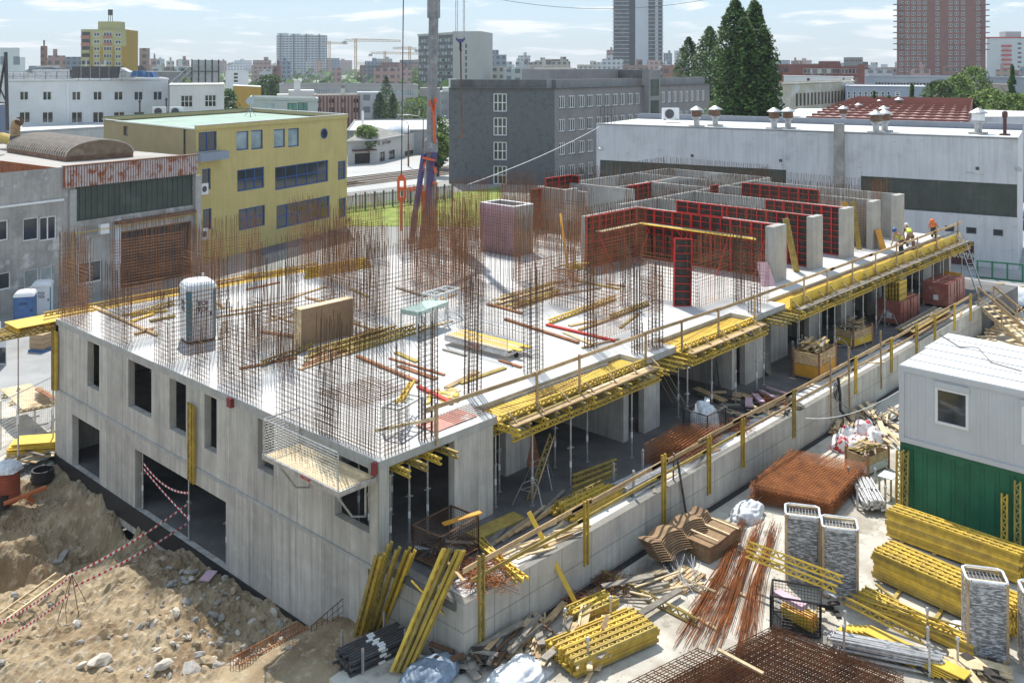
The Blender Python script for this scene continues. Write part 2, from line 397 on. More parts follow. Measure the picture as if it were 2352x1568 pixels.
  # inner walls: depth behind the terrace front
m=MB();m.box(.4,6.2,-2.9,40,6.45,-.22);m.box(.4,6.2,-5.62,40,6.4,-3.12);part(m,'inner_wall',CONC_P,bl)
def colm(name,u0,v0,u1,v1,z0=-2.9,z1=-.222,mt=CONC):
    b=MB();b.box(u0,v0,z0,u1,v1,z1);return part(b,name,mt,bl)
colm('corner_column',.001,.001,.36,.38,-2.9)
for u0,v0,u1,v1 in [(2.81,.02,4.42,.27),(6.55,1.5,7.75,1.75),(11.45,.35,11.75,3.6),(12.65,.3,13.65,.55),(19.0,.35,19.3,4.0),(19.9,.25,21.45,.5),(21.2,.5,21.45,3.4),
                       (23.4,.9,25.0,1.15),(27.2,.9,28.6,1.15),(30.8,.9,32.2,1.15),(34.6,.9,36.0,1.15),(38.2,.9,39.6,1.15),(42.2,.9,43.6,1.15),
                       (11.45,3.6,14.5,3.85),(19.3,3.75,23.2,4.0),(5,4.2,5.25,6.2),(16.2,3.0,16.45,6.2),(27.9,1.15,28.15,6.2),(35.2,1.15,35.45,6.2)]:
    colm('concrete_pier',u0,v0,u1,v1)
  # podium whose roof is the terrace: its outer wall
m=MB();m.box(.38,-2.85,-6.0,40.6,-2.6,-2.885);m.box(.38,-2.6,-6.0,.63,.4,-2.885);part(m,'podium_wall',CONC_W,bl)
m=MB();m.box(.63,-2.62,-2.96,40.6,-1.9,-2.88);part(m,'podium_kerb',SLAB,bl)
m=MB();m.box(.10,-3.05,-4.5,40.6,-2.86,-4.36);part(m,'bitumen_strip',BLACK,bl)
m=MB();m.box(-.08,.5,-6.3,-.03,VL,-5.62);part(m,'bitumen_strip',BLACK,bl)
  # ================================================================== KIT OF SITE PARTS
def frame_rot(a,b,up=(0,0,1)):
    x=(Vector(b)-Vector(a)).normalized();up=Vector(up)
    if abs(x.dot(up))>.98:up=Vector((1,0,0))
    y=up.cross(x).normalized();z=x.cross(y)
    return Matrix((x,y,z)).transposed().to_euler()
_bm={}
def beam_mesh(L,m):  # timber lattice girder, local x = length
    k=(round(L,2),m.name)
    if k not in _bm:
        b=MB();h=.20
        b.box(0,-.04,0,L,.04,.045);b.box(0,-.04,h-.045,L,.04,h)
        n=max(3,int(round(L/.27)));d=(L-.1)/n
        for i in range(n):
            x=.05+i*d
            b.bar((x,0,.035),(x+d/2,0,h-.035),.035,.03,(0,1,0));b.bar((x+d/2,0,h-.035),(x+d,0,.035),.035,.03,(0,1,0))
        _bm[k]=b.mesh('lattice_girder',[m])
    return _bm[k]
def girder(a,b,label,group=None,m=None,up=(0,0,1),name='timber_girder',parent=None):
    a=Vector(a);b=Vector(b)
    o=inst(name,beam_mesh((b-a).length,m or YEL),a-LOC.get(parent,Vector((0,0,0))),frame_rot(a,b,up),parent,label if parent is None else None,'beam' if parent is None else None,group)
    return o
_pm={}
def plank_mesh(L,w,t,m):
    k=(round(L,1),w,t,m.name)
    if k not in _pm:
        b=MB();L=round(L,1)
        j=[random.uniform(-.25,.25)*w for _ in range(2)]
        b.hexa([(0,-w/2,0),(L,-w/2+j[0]*.2,0),(L+j[1]*.2,w/2,0),(0,w/2,0),(0,-w/2,t),(L,-w/2+j[0]*.2,t),(L+j[1]*.2,w/2,t),(0,w/2,t)])
        _pm[k]=b.mesh('board',[m])
    return _pm[k]
SCRAP={'scrap on the terrace','dark scrap below the corner','wood offcuts on the slab','offcuts by the mesh crate','scrap in the rusty crate','timber litter by the containers','timber litter by the stairs','pale slats on the podium edge','boards on the podium edge'};SCB={}
def plank(a,b,w,t,m,label,group=None,up=(0,0,1),name='timber_plank',cat='plank',parent=None):
    a=Vector(a);b=Vector(b)
    if group in SCRAP:
        q=SCB.setdefault(group,(MB(),[]));q[1].append(m) if m not in q[1] else 0;q[0].cur=q[1].index(m);q[0].bar(a,b,w,t,up);return
    return inst(name,plank_mesh((b-a).length,w,t,m),a-LOC.get(parent,Vector((0,0,0))),frame_rot(a,b,up),parent,None if parent else label,None if parent else cat,group)

  # ---- standing rebar: one thing for each wall piece or column
NC=[0]
def cage(u0,v0,u1,v1,h,hz,label,z0=0.0,gap=.18,sp=.15,hs=.16,r=.0092,lean=.012,m=None,group='starter bar cages on the top slab',h0=.1,layers=2,hm=None):
    a=Vector((u0,v0,z0));d=Vector((u1,v1,z0))-a;L=d.length;d.normalize();n=Vector((-d.y,d.x,0))
    t=thing('rebar_cage',label,'rebar cage',a+d*L/2,0,group)
    rv=random.Random(int(u0*100+v0*37));V=MB();H=MB()
    ln=Vector((rv.gauss(0,lean),rv.gauss(0,lean),0))
    for k in range(layers):
        o=n*(gap*(k-.5) if layers>1 else 0)
        c=max(2,int(L/sp)+1)
        for i in range(c):
            p=a+d*(L*i/(c-1))+o+d*rv.uniform(-.02,.02);hh=h*rv.uniform(.93,1.02)
            w=Vector((rv.gauss(0,.018),rv.gauss(0,.018),0))
            mid=p+Vector((0,0,hh*.5))+ln*hh*.5+w*.5;top=p+Vector((0,0,hh))+ln*hh+w*2
            V.rod(p,mid,r,3);V.rod(mid,top,r,3)
        z=h0
        while z<hz:
            q=Vector((0,0,z))+ln*z+o*1.04
            e=rv.uniform(.0,.07)
            H.rod(a+q-d*e,a+d*(L+e)+q+Vector((0,0,rv.gauss(0,.012))),r*.92,3);z+=hs*rv.uniform(.9,1.1)
    if layers>1:
        for i in range(max(2,int(L/.6))):  # spacer links between the two mats
            z=rv.uniform(.2,hz);s=rv.uniform(0,L);H.rod(a+d*s+n*gap*.5+Vector((0,0,z)),a+d*s-n*gap*.5+Vector((0,0,z)),r*.9,3)
    part(V,'vertical_bars',m or RUST,t,kind='stuff');part(H,'tie_bars',hm or m or RUST,t,kind='stuff');NC[0]+=1
    return t
def colcage(u,v,a,b,h,label,hs=.15,m=None,r=.0135,hz=None,k=2):
    t=thing('column_cage',label,'rebar cage',(u,v,0),0,'column cages on the top slab');V=MB();H=MB();rv=random.Random(int(u*91+v*17))
    ln=Vector((rv.gauss(0,.012),rv.gauss(0,.012),0));pts=[]
    for i in range(k+1):pts+=[(-a/2+a*i/k,-b/2),(-a/2+a*i/k,b/2)]
    for j in range(1,k):pts+=[(-a/2,-b/2+b*j/k),(a/2,-b/2+b*j/k)]
    for x,y in pts:
        for e in ((0,0),(.03,.012)):
            p=Vector((u+x+e[0],v+y+e[1],0));hh=h*rv.uniform(.9,1.02)*(1 if e[0]==0 else rv.choice((.35,1)))
            V.rod(p,p+ln*hh+Vector((rv.gauss(0,.012),rv.gauss(0,.012),hh)),r,3)
    z=.08
    while z<(hz or h*.86):
        c=[Vector((u+x,v+y,z+rv.gauss(0,.012)))+ln*z for x,y in ((-a/2-.02,-b/2-.02),(a/2+.02,-b/2-.02),(a/2+.02,b/2+.02),(-a/2-.02,b/2+.02))]
        for i in range(4):H.rod(c[i],c[(i+1)%4],.008,3)
        z+=hs*rv.uniform(.85,1.1)
    part(V,'vertical_bars',m or RUST_D,t,kind='stuff');part(H,'stirrups',m or RUST_D,t,kind='stuff');return t

  # left edge piers
for i,(a,c) in enumerate([(20.95,18.2),(16.9,14.7),(12.6,11.5),(10.2,9.15),(8.2,6.0),(4.9,2.1)]):
    cage(.13,c,.13,a,[3.75,3.0,2.6,2.6,3.0,2.6][i],[2.6,2.0,2.0,1.9,2.2,1.9][i],
         ['brown rebar mat on the slab edge at the far left corner','thin rebar mat on the slab edge in front of the standing toilet','narrow rebar mat on the left slab edge right of the toilet',
          'narrow rebar mat above the fourth window of the left facade','dense rebar mat on the left slab edge above the vertical yellow beam','rebar mat above the left facade beside the bracket platform'][i],m=RUST_D if i!=0 else RUST)
cage(.14,.25,.14,3.0,3.5,2.5,'tall fine rebar mesh standing at the near corner of the slab',m=RUST_D,sp=.12,hs=.10)
cage(.25,.13,1.1,.13,3.4,2.4,'rebar mat turning the near corner of the slab',m=RUST_D,sp=.12,hs=.12)
cage(.15,20.9,1.2,20.9,3.8,3.0,'tall thin rebar bundle at the far left slab corner',m=RUST)
walls=[  # u0, v0, u1, v1, h, hz, label
    (.35,8.7,3.3,8.7,3.5,2.3,'dark rebar wall running inward from the left slab edge'),
    (.35,15.9,2.0,15.9,3.0,2.2,'short rebar wall behind the standing toilet'),
    (.35,12.1,2.7,12.1,3.6,2.4,'rebar wall right of the standing toilet'),
    (3.3,8.8,3.3,11.6,3.7,1.9,'rebar wall in front of the leaning plywood panel'),
    (3.4,11.9,7.6,11.9,3.9,1.6,'tall thin starter bars behind the leaning plywood panel'),
    (6.1,8.9,9.4,8.9,3.8,2.4,'dense rebar wall in the middle of the slab'),
    (7.4,9.1,7.4,12.8,4.0,2.6,'dense rebar wall behind the green topped table'),
    (9.6,11.2,9.6,15.6,3.9,2.3,'dark rebar wall between the table and the crane'),
    (10.6,10.4,13.8,10.4,3.6,2.0,'rebar wall right of the steel frame table'),
    (12.4,13.6,16.8,13.6,3.8,2.6,'rust brown rebar wall in front of the crane mast'),
    (14.8,10.6,14.8,15.8,3.6,2.2,'rebar wall left of the pink core'),
    (17.2,13.2,17.2,17.8,3.9,2.6,'tall rebar wall just left of the pink core'),
    (14.0,8.0,18.2,8.0,3.4,2.0,'long low rebar wall behind the timber beam stack'),
    (18.4,8.1,18.4,12.2,3.4,2.4,'rebar wall in front of the pink core'),
    (22.35,15.7,22.35,18.7,3.6,2.4,'rebar mat against the pink face of the core'),
    (22.3,15.65,24.3,15.65,3.7,2.2,'rebar mat against the grey face of the core'),
    (19.6,9.6,26.0,9.6,3.2,2.3,'wide rebar mat before the long red shuttering'),
    (19.8,2.5,22.6,2.5,3.2,2.2,'rebar mat left of the first concrete wall end'),
    (20.0,2.6,20.0,5.6,2.9,2.0,'rebar mat behind the red ladder like panel'),
    (22.5,.55,22.5,2.3,3.3,2.2,'rebar cage at the slab edge below the first wall end'),
    (15.9,4.1,15.9,7.6,2.9,1.6,'rebar mat right of the yellow beams on the slab'),
    (10.8,4.6,10.8,8.2,3.4,2.0,'rebar wall right of the trolley platform'),
    (12.4,2.6,15.2,2.6,2.9,1.7,'rebar mat behind the slab edge railing')]
for i,w_ in enumerate(walls):cage(*w_,m=RUST_D if i in (0,2,3,5,6,21) else RUST)
  # along the rear edge
re=[(2.3,5.6,3.9,3.0),(5.9,9.6,3.4,2.4),(11.2,12.8,4.0,2.4),(14.4,17.4,3.7,2.6),(18.4,21.4,3.8,2.7),(22.4,25.6,3.9,2.7),(26.4,29.6,3.9,2.9)]
rl=['dense rebar mat at the rear edge before the factory doorway','long rebar mat on the rear edge before the yellow building','rebar stack before the blue windows of the yellow building','rebar mat on the rear edge by the lawn',
      'rebar mat on the rear edge left of the crane','rebar mat on the rear edge right of the crane','tall rebar mat on the rear edge before the dark grey building']
for (a,c,h,hz),l in zip(re,rl):cage(a,20.9,c,20.9,h,hz,l,sp=.13,hs=.13)
cage(5.5,17.4,5.5,20.6,3.4,2.2,'rebar wall running in from the rear edge beside the yellow deck',sp=.14)
cage(12.0,16.6,12.0,20.6,3.8,2.4,'rebar wall running in from the rear edge left of the crane',sp=.14)
cage(20.4,16.8,20.4,20.6,3.8,2.6,'rebar wall running in from the rear edge beside the core',sp=.14)
cage(26.2,13.4,26.2,20.4,3.6,2.6,'rebar wall between the core and the red shuttering',sp=.14)
cage(28.4,15.5,28.4,20.4,3.4,2.4,'rebar wall before the back concrete walls',sp=.14)
for u,v,a,b,h,l in [(5.4,1.9,.42,.34,3.9,'slender column cage beside the plank railing'),(1.95,.2,.5,.24,3.6,'column cage at the near slab edge beside the steel trestle'),(8.35,1.9,.6,.34,3.7,'wide column cage behind the yellow edge deck'),
                         (11.9,2.2,.35,.3,3.5,'thin column cage before the red planks'),(12.55,.55,.3,.25,3.3,'column cage at the end of the first yellow deck'),(13.75,.55,.42,.35,3.3,'column cage with a rebar bundle hung on it'),
                         (20.7,.25,.5,.3,3.4,'dark column cage by the slab edge before the red panel'),(21.6,1.5,.4,.3,3.4,'column cage left of the first concrete wall end'),(17.9,5.0,.35,.3,3.2,'column cage left of the red ladder like panel')]:
    colcage(u,v,a,b,h,l)
t=thing('rebar_bundle','bundle of bent stirrups hung on a column cage','rebar bundle',(13.9,.9,1.6));b=MB()
for i in range(26):
    z=1.2+i*.055;o=random.uniform(-.05,.05);c=[Vector((13.55+o,.6,z)),Vector((14.35+o,.6,z+.03)),Vector((14.35+o,1.1,z+.03)),Vector((13.55+o,1.1,z))]
    for k in range(4):b.rod(c[k],c[(k+1)%4],.009,3)
part(b,'stirrups',RUST,t,kind='stuff')

  # ------------------------------------------------------------------ cast walls on the slab at the far end
ww=thing('cast_concrete_walls','pale newly cast concrete walls standing on the far half of the slab','wall',(35,11,0))
def cw(u0,v0,u1,v1,z1=2.7,z0=0.001,nm='wall_panel',mt=CONC_P):b=MB();b.box(u0,v0,z0,u1,v1,z1);return part(b,nm,mt,ww)
T_=.22
for a in [(22.7,11.1,27.1,11.1+T_),(27.3,2.75,27.3+T_,11.32),(31.0,2.6,31.0+T_,12.2),(35.0,2.6,35+T_,12.2),(38.8,2.6,38.8+T_,12.2),(42.4,2.6,42.4+T_,12.2),(27.5,12.25,45.0,12.25+T_),
          (30.2,20.8,45.0,20.8+T_),(44.95,12.5,44.95+T_,20.8),(33.2,15.6,33.2+T_,20.8),(37.2,12.5,37.2+T_,17.5),(40.8,15.0,40.8+T_,20.8),(30.2,17.0,30.2+T_,20.8),(33.4,17.0,40.6,17.0+T_)]:cw(*a)
for a in [(26.25,2.25,27.55,2.7),(30.35,2.2,31.5,2.55),(34.2,2.2,35.4,2.55),(37.9,2.2,39.1,2.55),(41.5,2.2,42.7,2.55)]:cw(*a,2.72,nm='wall_end')
cw(28.9,17.6,30.2,17.85,2.9)
  # starter bars along the tops of those walls
for i,(u0,v0,u1,v1,h,l) in enumerate([(22.8,11.2,27.0,11.2,.5,'starter bars above the left red shuttering'),(27.4,3,27.4,11,.75,'starter bars above the long red shuttering'),(31.1,3,31.1,12,.75,'starter bars on the second transverse wall'),
                                    (35.1,3,35.1,12,.75,'starter bars on the third transverse wall'),(38.9,3,38.9,12,.8,'starter bars on the fourth transverse wall'),(28,12.36,44.8,12.36,.8,'starter bars along the spine wall'),(30.4,20.9,44.8,20.9,.9,'starter bars along the back wall'),
                                    (45.05,12.6,45.05,20.6,.9,'starter bars along the end wall'),(33.3,15.8,33.3,20.6,.8,'starter bars on a short back wall'),(40.9,15.2,40.9,20.6,.8,'starter bars on the short wall near the end'),(33.6,17.1,40.4,17.1,.8,'starter bars on the long inner back wall'),(42.5,3,42.5,12,.8,'starter bars on the last transverse wall')]):
    cage(u0,v0,u1,v1,h,.0,l+' at the far end',z0=2.7,sp=.2,r=.012,m=RUST_D,group='starter bars on cast walls',layers=2)
cage(38.2,2.7,38.2,5.6,3.4,2.6,'rebar mat by the leaning planks near the workers',sp=.14,m=RUST)
cage(41.2,3.6,43.4,3.6,3.6,2.6,'rebar mat on the last wall bay near the workers',sp=.14,m=RUST)

  # ------------------------------------------------------------------ red shuttering panels
_rp={};ORD=('first','second','third','fourth','fifth','sixth','seventh')
def red_panel(loc,w,h,rz,label,group='red shuttering panels',rot=None):
    k=(w,h)
    if k not in _rp:
        f=MB();e=.05;dpt=.11
        f.box(0,-dpt,0,e,0,h);f.box(w-e,-dpt,0,w,0,h);f.box(e,-dpt,0,w-e,0,e);f.box(e,-dpt,h-e,w-e,0,h)
        nr=max(2,int(round(h/.34)))
        for i in range(1,nr):z=h*i/nr;f.box(e,-dpt+.015,z-.016,w-e,-.02,z+.016)
        nc=max(1,int(round(w/.62)))
        for i in range(1,nc):x=w*i/nc;f.box(x-.03,-dpt+.006,e,x+.03,-.022,h-e)
        s=MB();s.box(.002,-.018,.002,w-.002,.004,h-.002)
        _rp[k]=(f.mesh('panel_frame',[REDP]),s.mesh('face_sheet',[DARKPLY]))
    t=thing('shuttering_panel',label,'formwork panel',loc,rz,group)
    if rot is not None:t.rotation_euler=rot
    link('frame',_rp[k][0],t);link('face_sheet',_rp[k][1],t);return t
for i in range(4):red_panel((22.75+i*1.09,11.08,.02),1.07,2.66,0,ORD[i]+' red panel of the left shuttering wing, counted from its free end')
for i in range(7):red_panel((27.28,11.0-i*1.17,.02),1.15,2.68,R(-90),ORD[i]+' red panel from the inner corner in the long row behind the walkway','long row of red panels')
for i in range(2):red_panel((27.27,8.4-i*1.4,2.72),1.38,.62,R(-90),'raised red panel on top of the long row, %s one'%('left','right')[i])
red_panel((30.7,20.78,.02),1.3,3.2,0,'tall red panel at the back left of a pair');red_panel((32.02,20.78,.02),1.3,3.2,0,'tall red panel at the back right of a pair')
red_panel((33.34,20.62,.02),.62,3.2,R(-90),'narrow tall red panel turning the back corner')
for i in range(3):red_panel((34.4+i*1.2,16.98,.02),1.18,2.68,0,ORD[i]+' red panel from the left on the inner back wall')
red_panel((29.3,20.75,.02),.9,2.6,0,'low red panel at the back wall end')
for i in range(5):red_panel((30.98,8.7-i*1.2,.02),1.18,2.7 if i else 2.7,R(-90),ORD[i]+' red panel from the back on the second transverse wall')
for i in range(4):red_panel((38.78,11.0-i*1.3,.02),1.28,3.0,R(-90),ORD[i]+' tall red panel from the back on the fourth transverse wall')
for i in range(4):red_panel((34.98,7.3-i*1.15,.02),1.13,2.68,R(-90),ORD[i]+' red panel from the back on the third transverse wall')
red_panel((36.9,12.22,.5),.8,2.4,0,'small red panel on the spine wall')
red_panel(P(1545,703),.82,2.95,R(-20),'red ladder like panel leaning alone before the shuttering',None,rot=(R(-7),R(3),R(-42)))
  # push-pull props bracing the shuttering
def strut(a,b,label):m=MB();m.rod(a,b,.035,6,True);m.rod(Vector(a).lerp(Vector(b),.35),Vector(a).lerp(Vector(b),.5),.05,6,True);return solo(m,'push_pull_prop',REDP,label,'prop','red push pull props')
for i,v in enumerate((10.0,7.6,5.2,3.2)):strut((25.9,v,.02),(27.15,v,1.9),'red slanting prop %s the long row of panels'%('at the corner end of','bracing the left half of','bracing the right half of','at the slab edge end of')[i])
for i,u in enumerate((23.6,25.4)):strut((u,9.9,.02),(u,10.95,1.9),'red slanting prop %s the left wing of panels'%('at the outer end of','near the corner of')[i])
for i,v in enumerate((7.4,4.2)):strut((37.6,v,.02),(38.65,v,2.0),'red slanting prop behind the %s wall end'%('third','fourth')[i])
  # walkway planks on the shuttering
w_=thing('walkway','pale plank walkway hung on the long red shuttering','walkway',(26.8,8,1.95))
for i in range(3):m=MB();m.box(26.6+i*.2,3.4+.2*i,1.9,26.78+i*.2,10.6,1.95);part(m,'plank',WOOD_L if i else PLY,w_)
for v in (4,6,8,10):m=MB();m.bar((26.55,v,1.87),(27.2,v,1.87),.05);m.bar((26.6,v,1.87),(27.2,v,1.3),.04);part(m,'bracket',REDP,w_)
w_=thing('walkway','narrow plank walkway hung on the left red wing','walkway',(24.5,10.5,1.95))
for i in range(2):m=MB();m.box(23.2,10.35+i*.22,1.9,26.5,10.55+i*.22,1.95);part(m,'plank',WOOD_L,w_)
for u in (23.6,25,26.3):m=MB();m.bar((u,10.3,1.87),(u,11,1.87),.05);part(m,'bracket',REDP,w_)

  # pink clad core
PINK=mat('pink_insulation',(.62,.42,.48),.9,.12,2,(.50,.34,.38),(.5,.75),.8)
c_=thing('lift_core','open topped concrete core with pink insulated side','wall',(23.3,17.2,0))
for nm,bx,mt in [('pink_side',(22.5,15.9,.001,22.62,18.5,2.7),PINK),('front_side',(22.62,15.9,.001,24.1,16.12,2.695),CONC_P),('rear_side',(22.62,18.28,.001,24.1,18.5,2.695),CONC_P),('far_side',(23.88,16.12,.001,24.1,18.28,2.695),CONC_P)]:
    m=MB();m.box(*bx);part(m,nm,mt,c_)
m=MB();m.box(22.48,15.88,2.70,24.12,16.1,2.75);m.box(22.48,18.3,2.70,24.12,18.52,2.75);m.box(22.48,16.1,2.7,22.66,18.3,2.748);m.box(23.9,16.1,2.7,24.12,18.3,2.748);part(m,'top_edge',WHITE,c_)

  # ------------------------------------------------------------------ edge formwork strips
def deck(u0,u1,vin,label,raised):
    t=thing('edge_formwork',label,'formwork',((u0+u1)/2,0,-.7));n=max(1,int(round((u1-u0)/1.25)));w=(u1-u0)/n
    for i in range(n):
        m=MB();m.box(u0+i*w+.004,-.10,-.205+.003*(i%2),u0+(i+1)*w-.004,vin-.014,-.18+.003*(i%2));part(m,'deck_sheet',PLY,t)
    L=(u1-u0);k=max(1,int(round(L/3.9)))
    for i in range(k):
        a=u0+L*i/k-.12;c=u0+L*(i+1)/k+.12;o=.0 if i%2 else .05
        if raised:
            m=MB();m.box(a+.14,-.22-o*.3,-.22,c-.14,-.18-o*.3,.30-o*.4);part(m,'edge_board',PLY,t)
        else:girder((a,-.15-o,-.12),(c,-.15-o,-.12),'',parent=t,name='edge_girder')
        girder((a,-.74+o,-.60),(c,-.74+o,-.60),'',parent=t,name='ledger_girder')
        girder((a,.05+o,-.62),(c,.05+o,-.62),'',parent=t,name='ledger_girder',m=YEL_O)
        m=MB();m.box(a+.1,-.72,-.185,c-.1,-.48,-.145);part(m,'walk_plank',WOOD_G if raised else WOOD,t)
        m=MB();m.box(a+.2,-.46,-.185,c,-.28,-.147);part(m,'walk_plank',WOOD_L if i%2 else YEL_O,t)
    c=int(L/.62)
    for i in range(c+1):
        u=u0+L*i/c
        girder((u,-.86+random.uniform(-.12,.1),-.398),(u,min(vin,.5),-.412),'',parent=t,name='joist',m=YEL_O if i%2 else YEL)
        if i%2==0:
            m=MB();m.bar((u+.2,-.24,.10),(u+.2,-.62,-.15),.05,.05);part(m,'edge_strut',WOOD,t)
    return t
deck(4.6,12.05,1.0,'yellow formwork strip along the slab edge behind the plank railing',False)
deck(14.35,19.95,1.0,'shorter yellow formwork strip in the middle of the slab edge',False)
deck(23.05,45.3,.95,'long yellow formwork strip with raised edge boards where the workers stand',True)
  # joist ends poking out under the plain slab edge
for i,u in enumerate((.62,1.2,1.75,2.35)):girder((u,-.55-.05*(i%2),-.47),(u,2.2,-.47),'yellow girder poking out under the near slab corner','girders under the near corner',m=YEL_O if i%2 else YEL)
girder((.4,.75,-.69),(2.8,.75,-.69),'cross girder carrying the joists at the near slab corner')
for i,u in enumerate((21.1,21.6,22.1,22.5)):girder((u,-1.0,-.45),(u,1.6,-.45),'olive girder end poking out before the long formwork strip','girder ends in the gap of the formwork',m=YEL_O)
for i,u in enumerate((12.4,12.9,13.4,13.9)):girder((u,-.95,-.45),(u,1.6,-.45),'girder end poking out between the two short formwork strips','girder ends between the short strips',m=YEL)
  # mats and loose bars laid on the decks
def mat_flat(u0,v0,u1,v1,z,sp,label,m=RUST_D,jag=.06,r=.008,group='rebar mats on the edge decks',only=None):
    b=MB()
    if only!='v':
        v=v0
        while v<v1:b.rod((u0-random.uniform(0,jag),v,z+.016),(u1+random.uniform(0,jag),v,z+.016),r,3);v+=sp
    u=u0
    while u<u1:b.rod((u,v0-random.uniform(0,jag),z),(u,v1+random.uniform(0,jag),z+random.uniform(0,.01)),r,3);u+=sp
    return solo(b,'rebar_mat',m,label,'rebar mat',group,kind=None)
mat_flat(4.8,-.1,11.9,1.5,-.13,.17,'rebar mat lying over the first yellow deck',only='v',jag=.3)
mat_flat(7.0,.0,9.0,.95,-.10,.15,'small dense rebar mat on the first yellow deck')
mat_flat(14.5,-.1,19.9,1.4,-.13,.17,'rebar mat lying over the middle yellow deck',only='v',jag=.3)
mat_flat(23.2,-.2,45,1.5,-.12,.2,'rebar mat lying along the long deck by the workers',only='v',jag=.35,m=RUST)
mat_flat(3.2,.35,4.7,1.3,.03,.12,'fine dark mesh lying on the slab beside the reddish plywood sheet')
mat_flat(13.0,.25,14.8,1.1,.03,.12,'fine dark mesh on the slab between the yellow decks')
mat_flat(2.0,3.6,4.2,5.6,.05,.17,'tangled rebar mat lying on the slab near the left edge',m=RUST)
for i,(a,c) in enumerate([((4.6,-.1,-.1),(11.6,.9,-.08)),((5.2,.5,-.08),(9.9,-.2,-.06)),((14.5,.2,-.08),(19.5,.9,-.08))]):
    m=MB();m.path(bez(a,c,.0,3),.012,4);solo(m,'rebar_rod',RUST_D,'single long bar lying %s'%('along the whole first yellow deck','aslant over the first yellow deck','along the middle yellow deck')[i],'rebar')
  # guard rail: posts and boards
gr=thing('guard_rail','rough plank guard rail along the right slab edge','railing',(12,-.1,0))
posts=[(2.05,-.05),(6.1,-.26),(8.2,-.26),(12.1,-.15),(14.3,-.26),(16.9,-.26),(19.8,-.26),(24.2,-.30),(26.6,-.30),(29.4,-.30),(32.2,-.30),(35,-.30),(38.0,-.30),(41,-.30),(44.6,-.30)]
for i,(u,v) in enumerate(posts):
    m=MB();z0=-.14;m.bar((u,v,z0),(u+random.uniform(-.03,.03),v,1.02+random.uniform(-.06,.18)),.07,.06,(0,1,0));part(m,'post',WOOD,gr)
rl=[((1.7,-.0,.93),(6.3,-.22,.95)),((6.0,-.2,.96),(12.2,-.12,.94)),((12.0,-.1,.95),(17.2,-.2,.92)),((16.8,-.21,.9),(23.0,-.25,.94))]+[((22.5+4.5*i,-.26,.92),(27.4+4.5*i,-.26,.94)) for i in range(5)]
for a,c in rl:m=MB();m.bar(a,c,.03,.12);part(m,'rail',WOOD,gr)
for a,c in [((4.7,-.2,.45),(9.8,-.2,.4)),((24,-.24,.5),(33,-.24,.48)),((33,-.24,.48),(44.8,-.24,.5))]:m=MB();m.bar(a,c,.025,.09);part(m,'rail',WOOD_G,gr)
m=MB();m.bar((.1,.3,.72),(2.1,-.02,.60),.03,.08);part(m,'rail',WOOD_L,gr)

  # ------------------------------------------------------------------ steel props under the slab
_sp={}
def props():
    for k,h in (('a',2.29),('b',2.65)):
        o=MB();o.rod((0,0,.02),(0,0,h*.58),.036,8);i=MB();i.rod((0,0,h*.55),(0,0,h),.028,8)
        c=MB();c.lathe((0,0,h*.56),[(.05,0),(.05,.07),(.03,.09)],8);c.rod((-.12,0,h*.57),(.12,0,h*.57),.012,5)
        p=MB();p.box(-.07,-.07,0,.07,.07,.012);p2=MB();p2.box(-.08,-.08,h-.02,.08,.08,h)
        s=MB();s.rod((0,0,h*.30),(0,0,h*.30+.2),.038,8)
        _sp[k]=[('outer_tube',o.mesh('outer_tube',[STEEL])),('inner_tube',i.mesh('inner_tube',[STEEL])),('collar',c.mesh('collar',[STEEL])),('base_plate',p.mesh('base_plate',[STEEL])),('head_plate',p2.mesh('head_plate',[STEEL])),('sticker',s.mesh('sticker',[WHITE]))]
props()
def prop(u,v,z,k,label,group,rz=None):
    t=thing('steel_prop',label,'prop',(u,v,z),random.uniform(0,3) if rz is None else rz,group)
    for n,me in _sp[k]:link(n,me,t)
    return t
for u,v in [(.65,.3),(.72,.95),(1.55,.55),(2.2,.5),(1.2,2.4),(2.3,2.2)]:prop(u,v,-2.9,'a','grey steel prop under the near slab corner','props under the near corner')
for u,v in [(4.75,.25),(5.6,-.5),(5.6,.9),(7.3,-.62),(9.3,.3),(8.2,.8),(10.6,-.62)]:prop(u,v,-2.9,'a','steel prop carrying the first yellow formwork strip','props under the first strip')
for u,v in [(14.1,-.62),(15.8,-.62),(14.9,.3),(17.6,-.62),(19.3,-.62),(20.5,-.3)]:prop(u,v,-2.9,'a','steel prop carrying the middle yellow formwork strip','props under the middle strip')
for i in range(14):prop(23.4+i*1.6,-.65 if i%3 else-.45,-2.9,'a','steel prop carrying the long yellow formwork strip','props under the long strip')
for i in range(7):prop(25+i*3.1,.4,-2.9,'a','steel prop standing further back under the long strip','back props under the long strip')
for v,z in [(13.65,-5.62),(10.3,-5.62)]:prop(.12,v,z,'a','steel prop standing in the wide lower opening','props in the wide lower opening')
prop(.2,8.0,-5.62,'a','steel prop at the near jamb of the wide lower opening',None)
for i,(v,n) in enumerate([(17.5,2),(13.6,2),(10.8,1),(8.6,1),(1.1,2)]):
    for j in range(n):prop(.55,v-.35*j,-2.9,'b','steel prop seen through the %s upper window of the left facade'%('first','second','third','fourth','sixth')[i],'props behind the upper windows')
    girder((.14,v-.55,-.26),(.14,v+.5,-.26),'yellow girder heading the %s upper window of the left facade'%('first','second','third','fourth','sixth')[i])
girder((.14,4.95,-.26),(.14,5.9,-.26),'yellow girder heading the fifth upper window of the left facade')
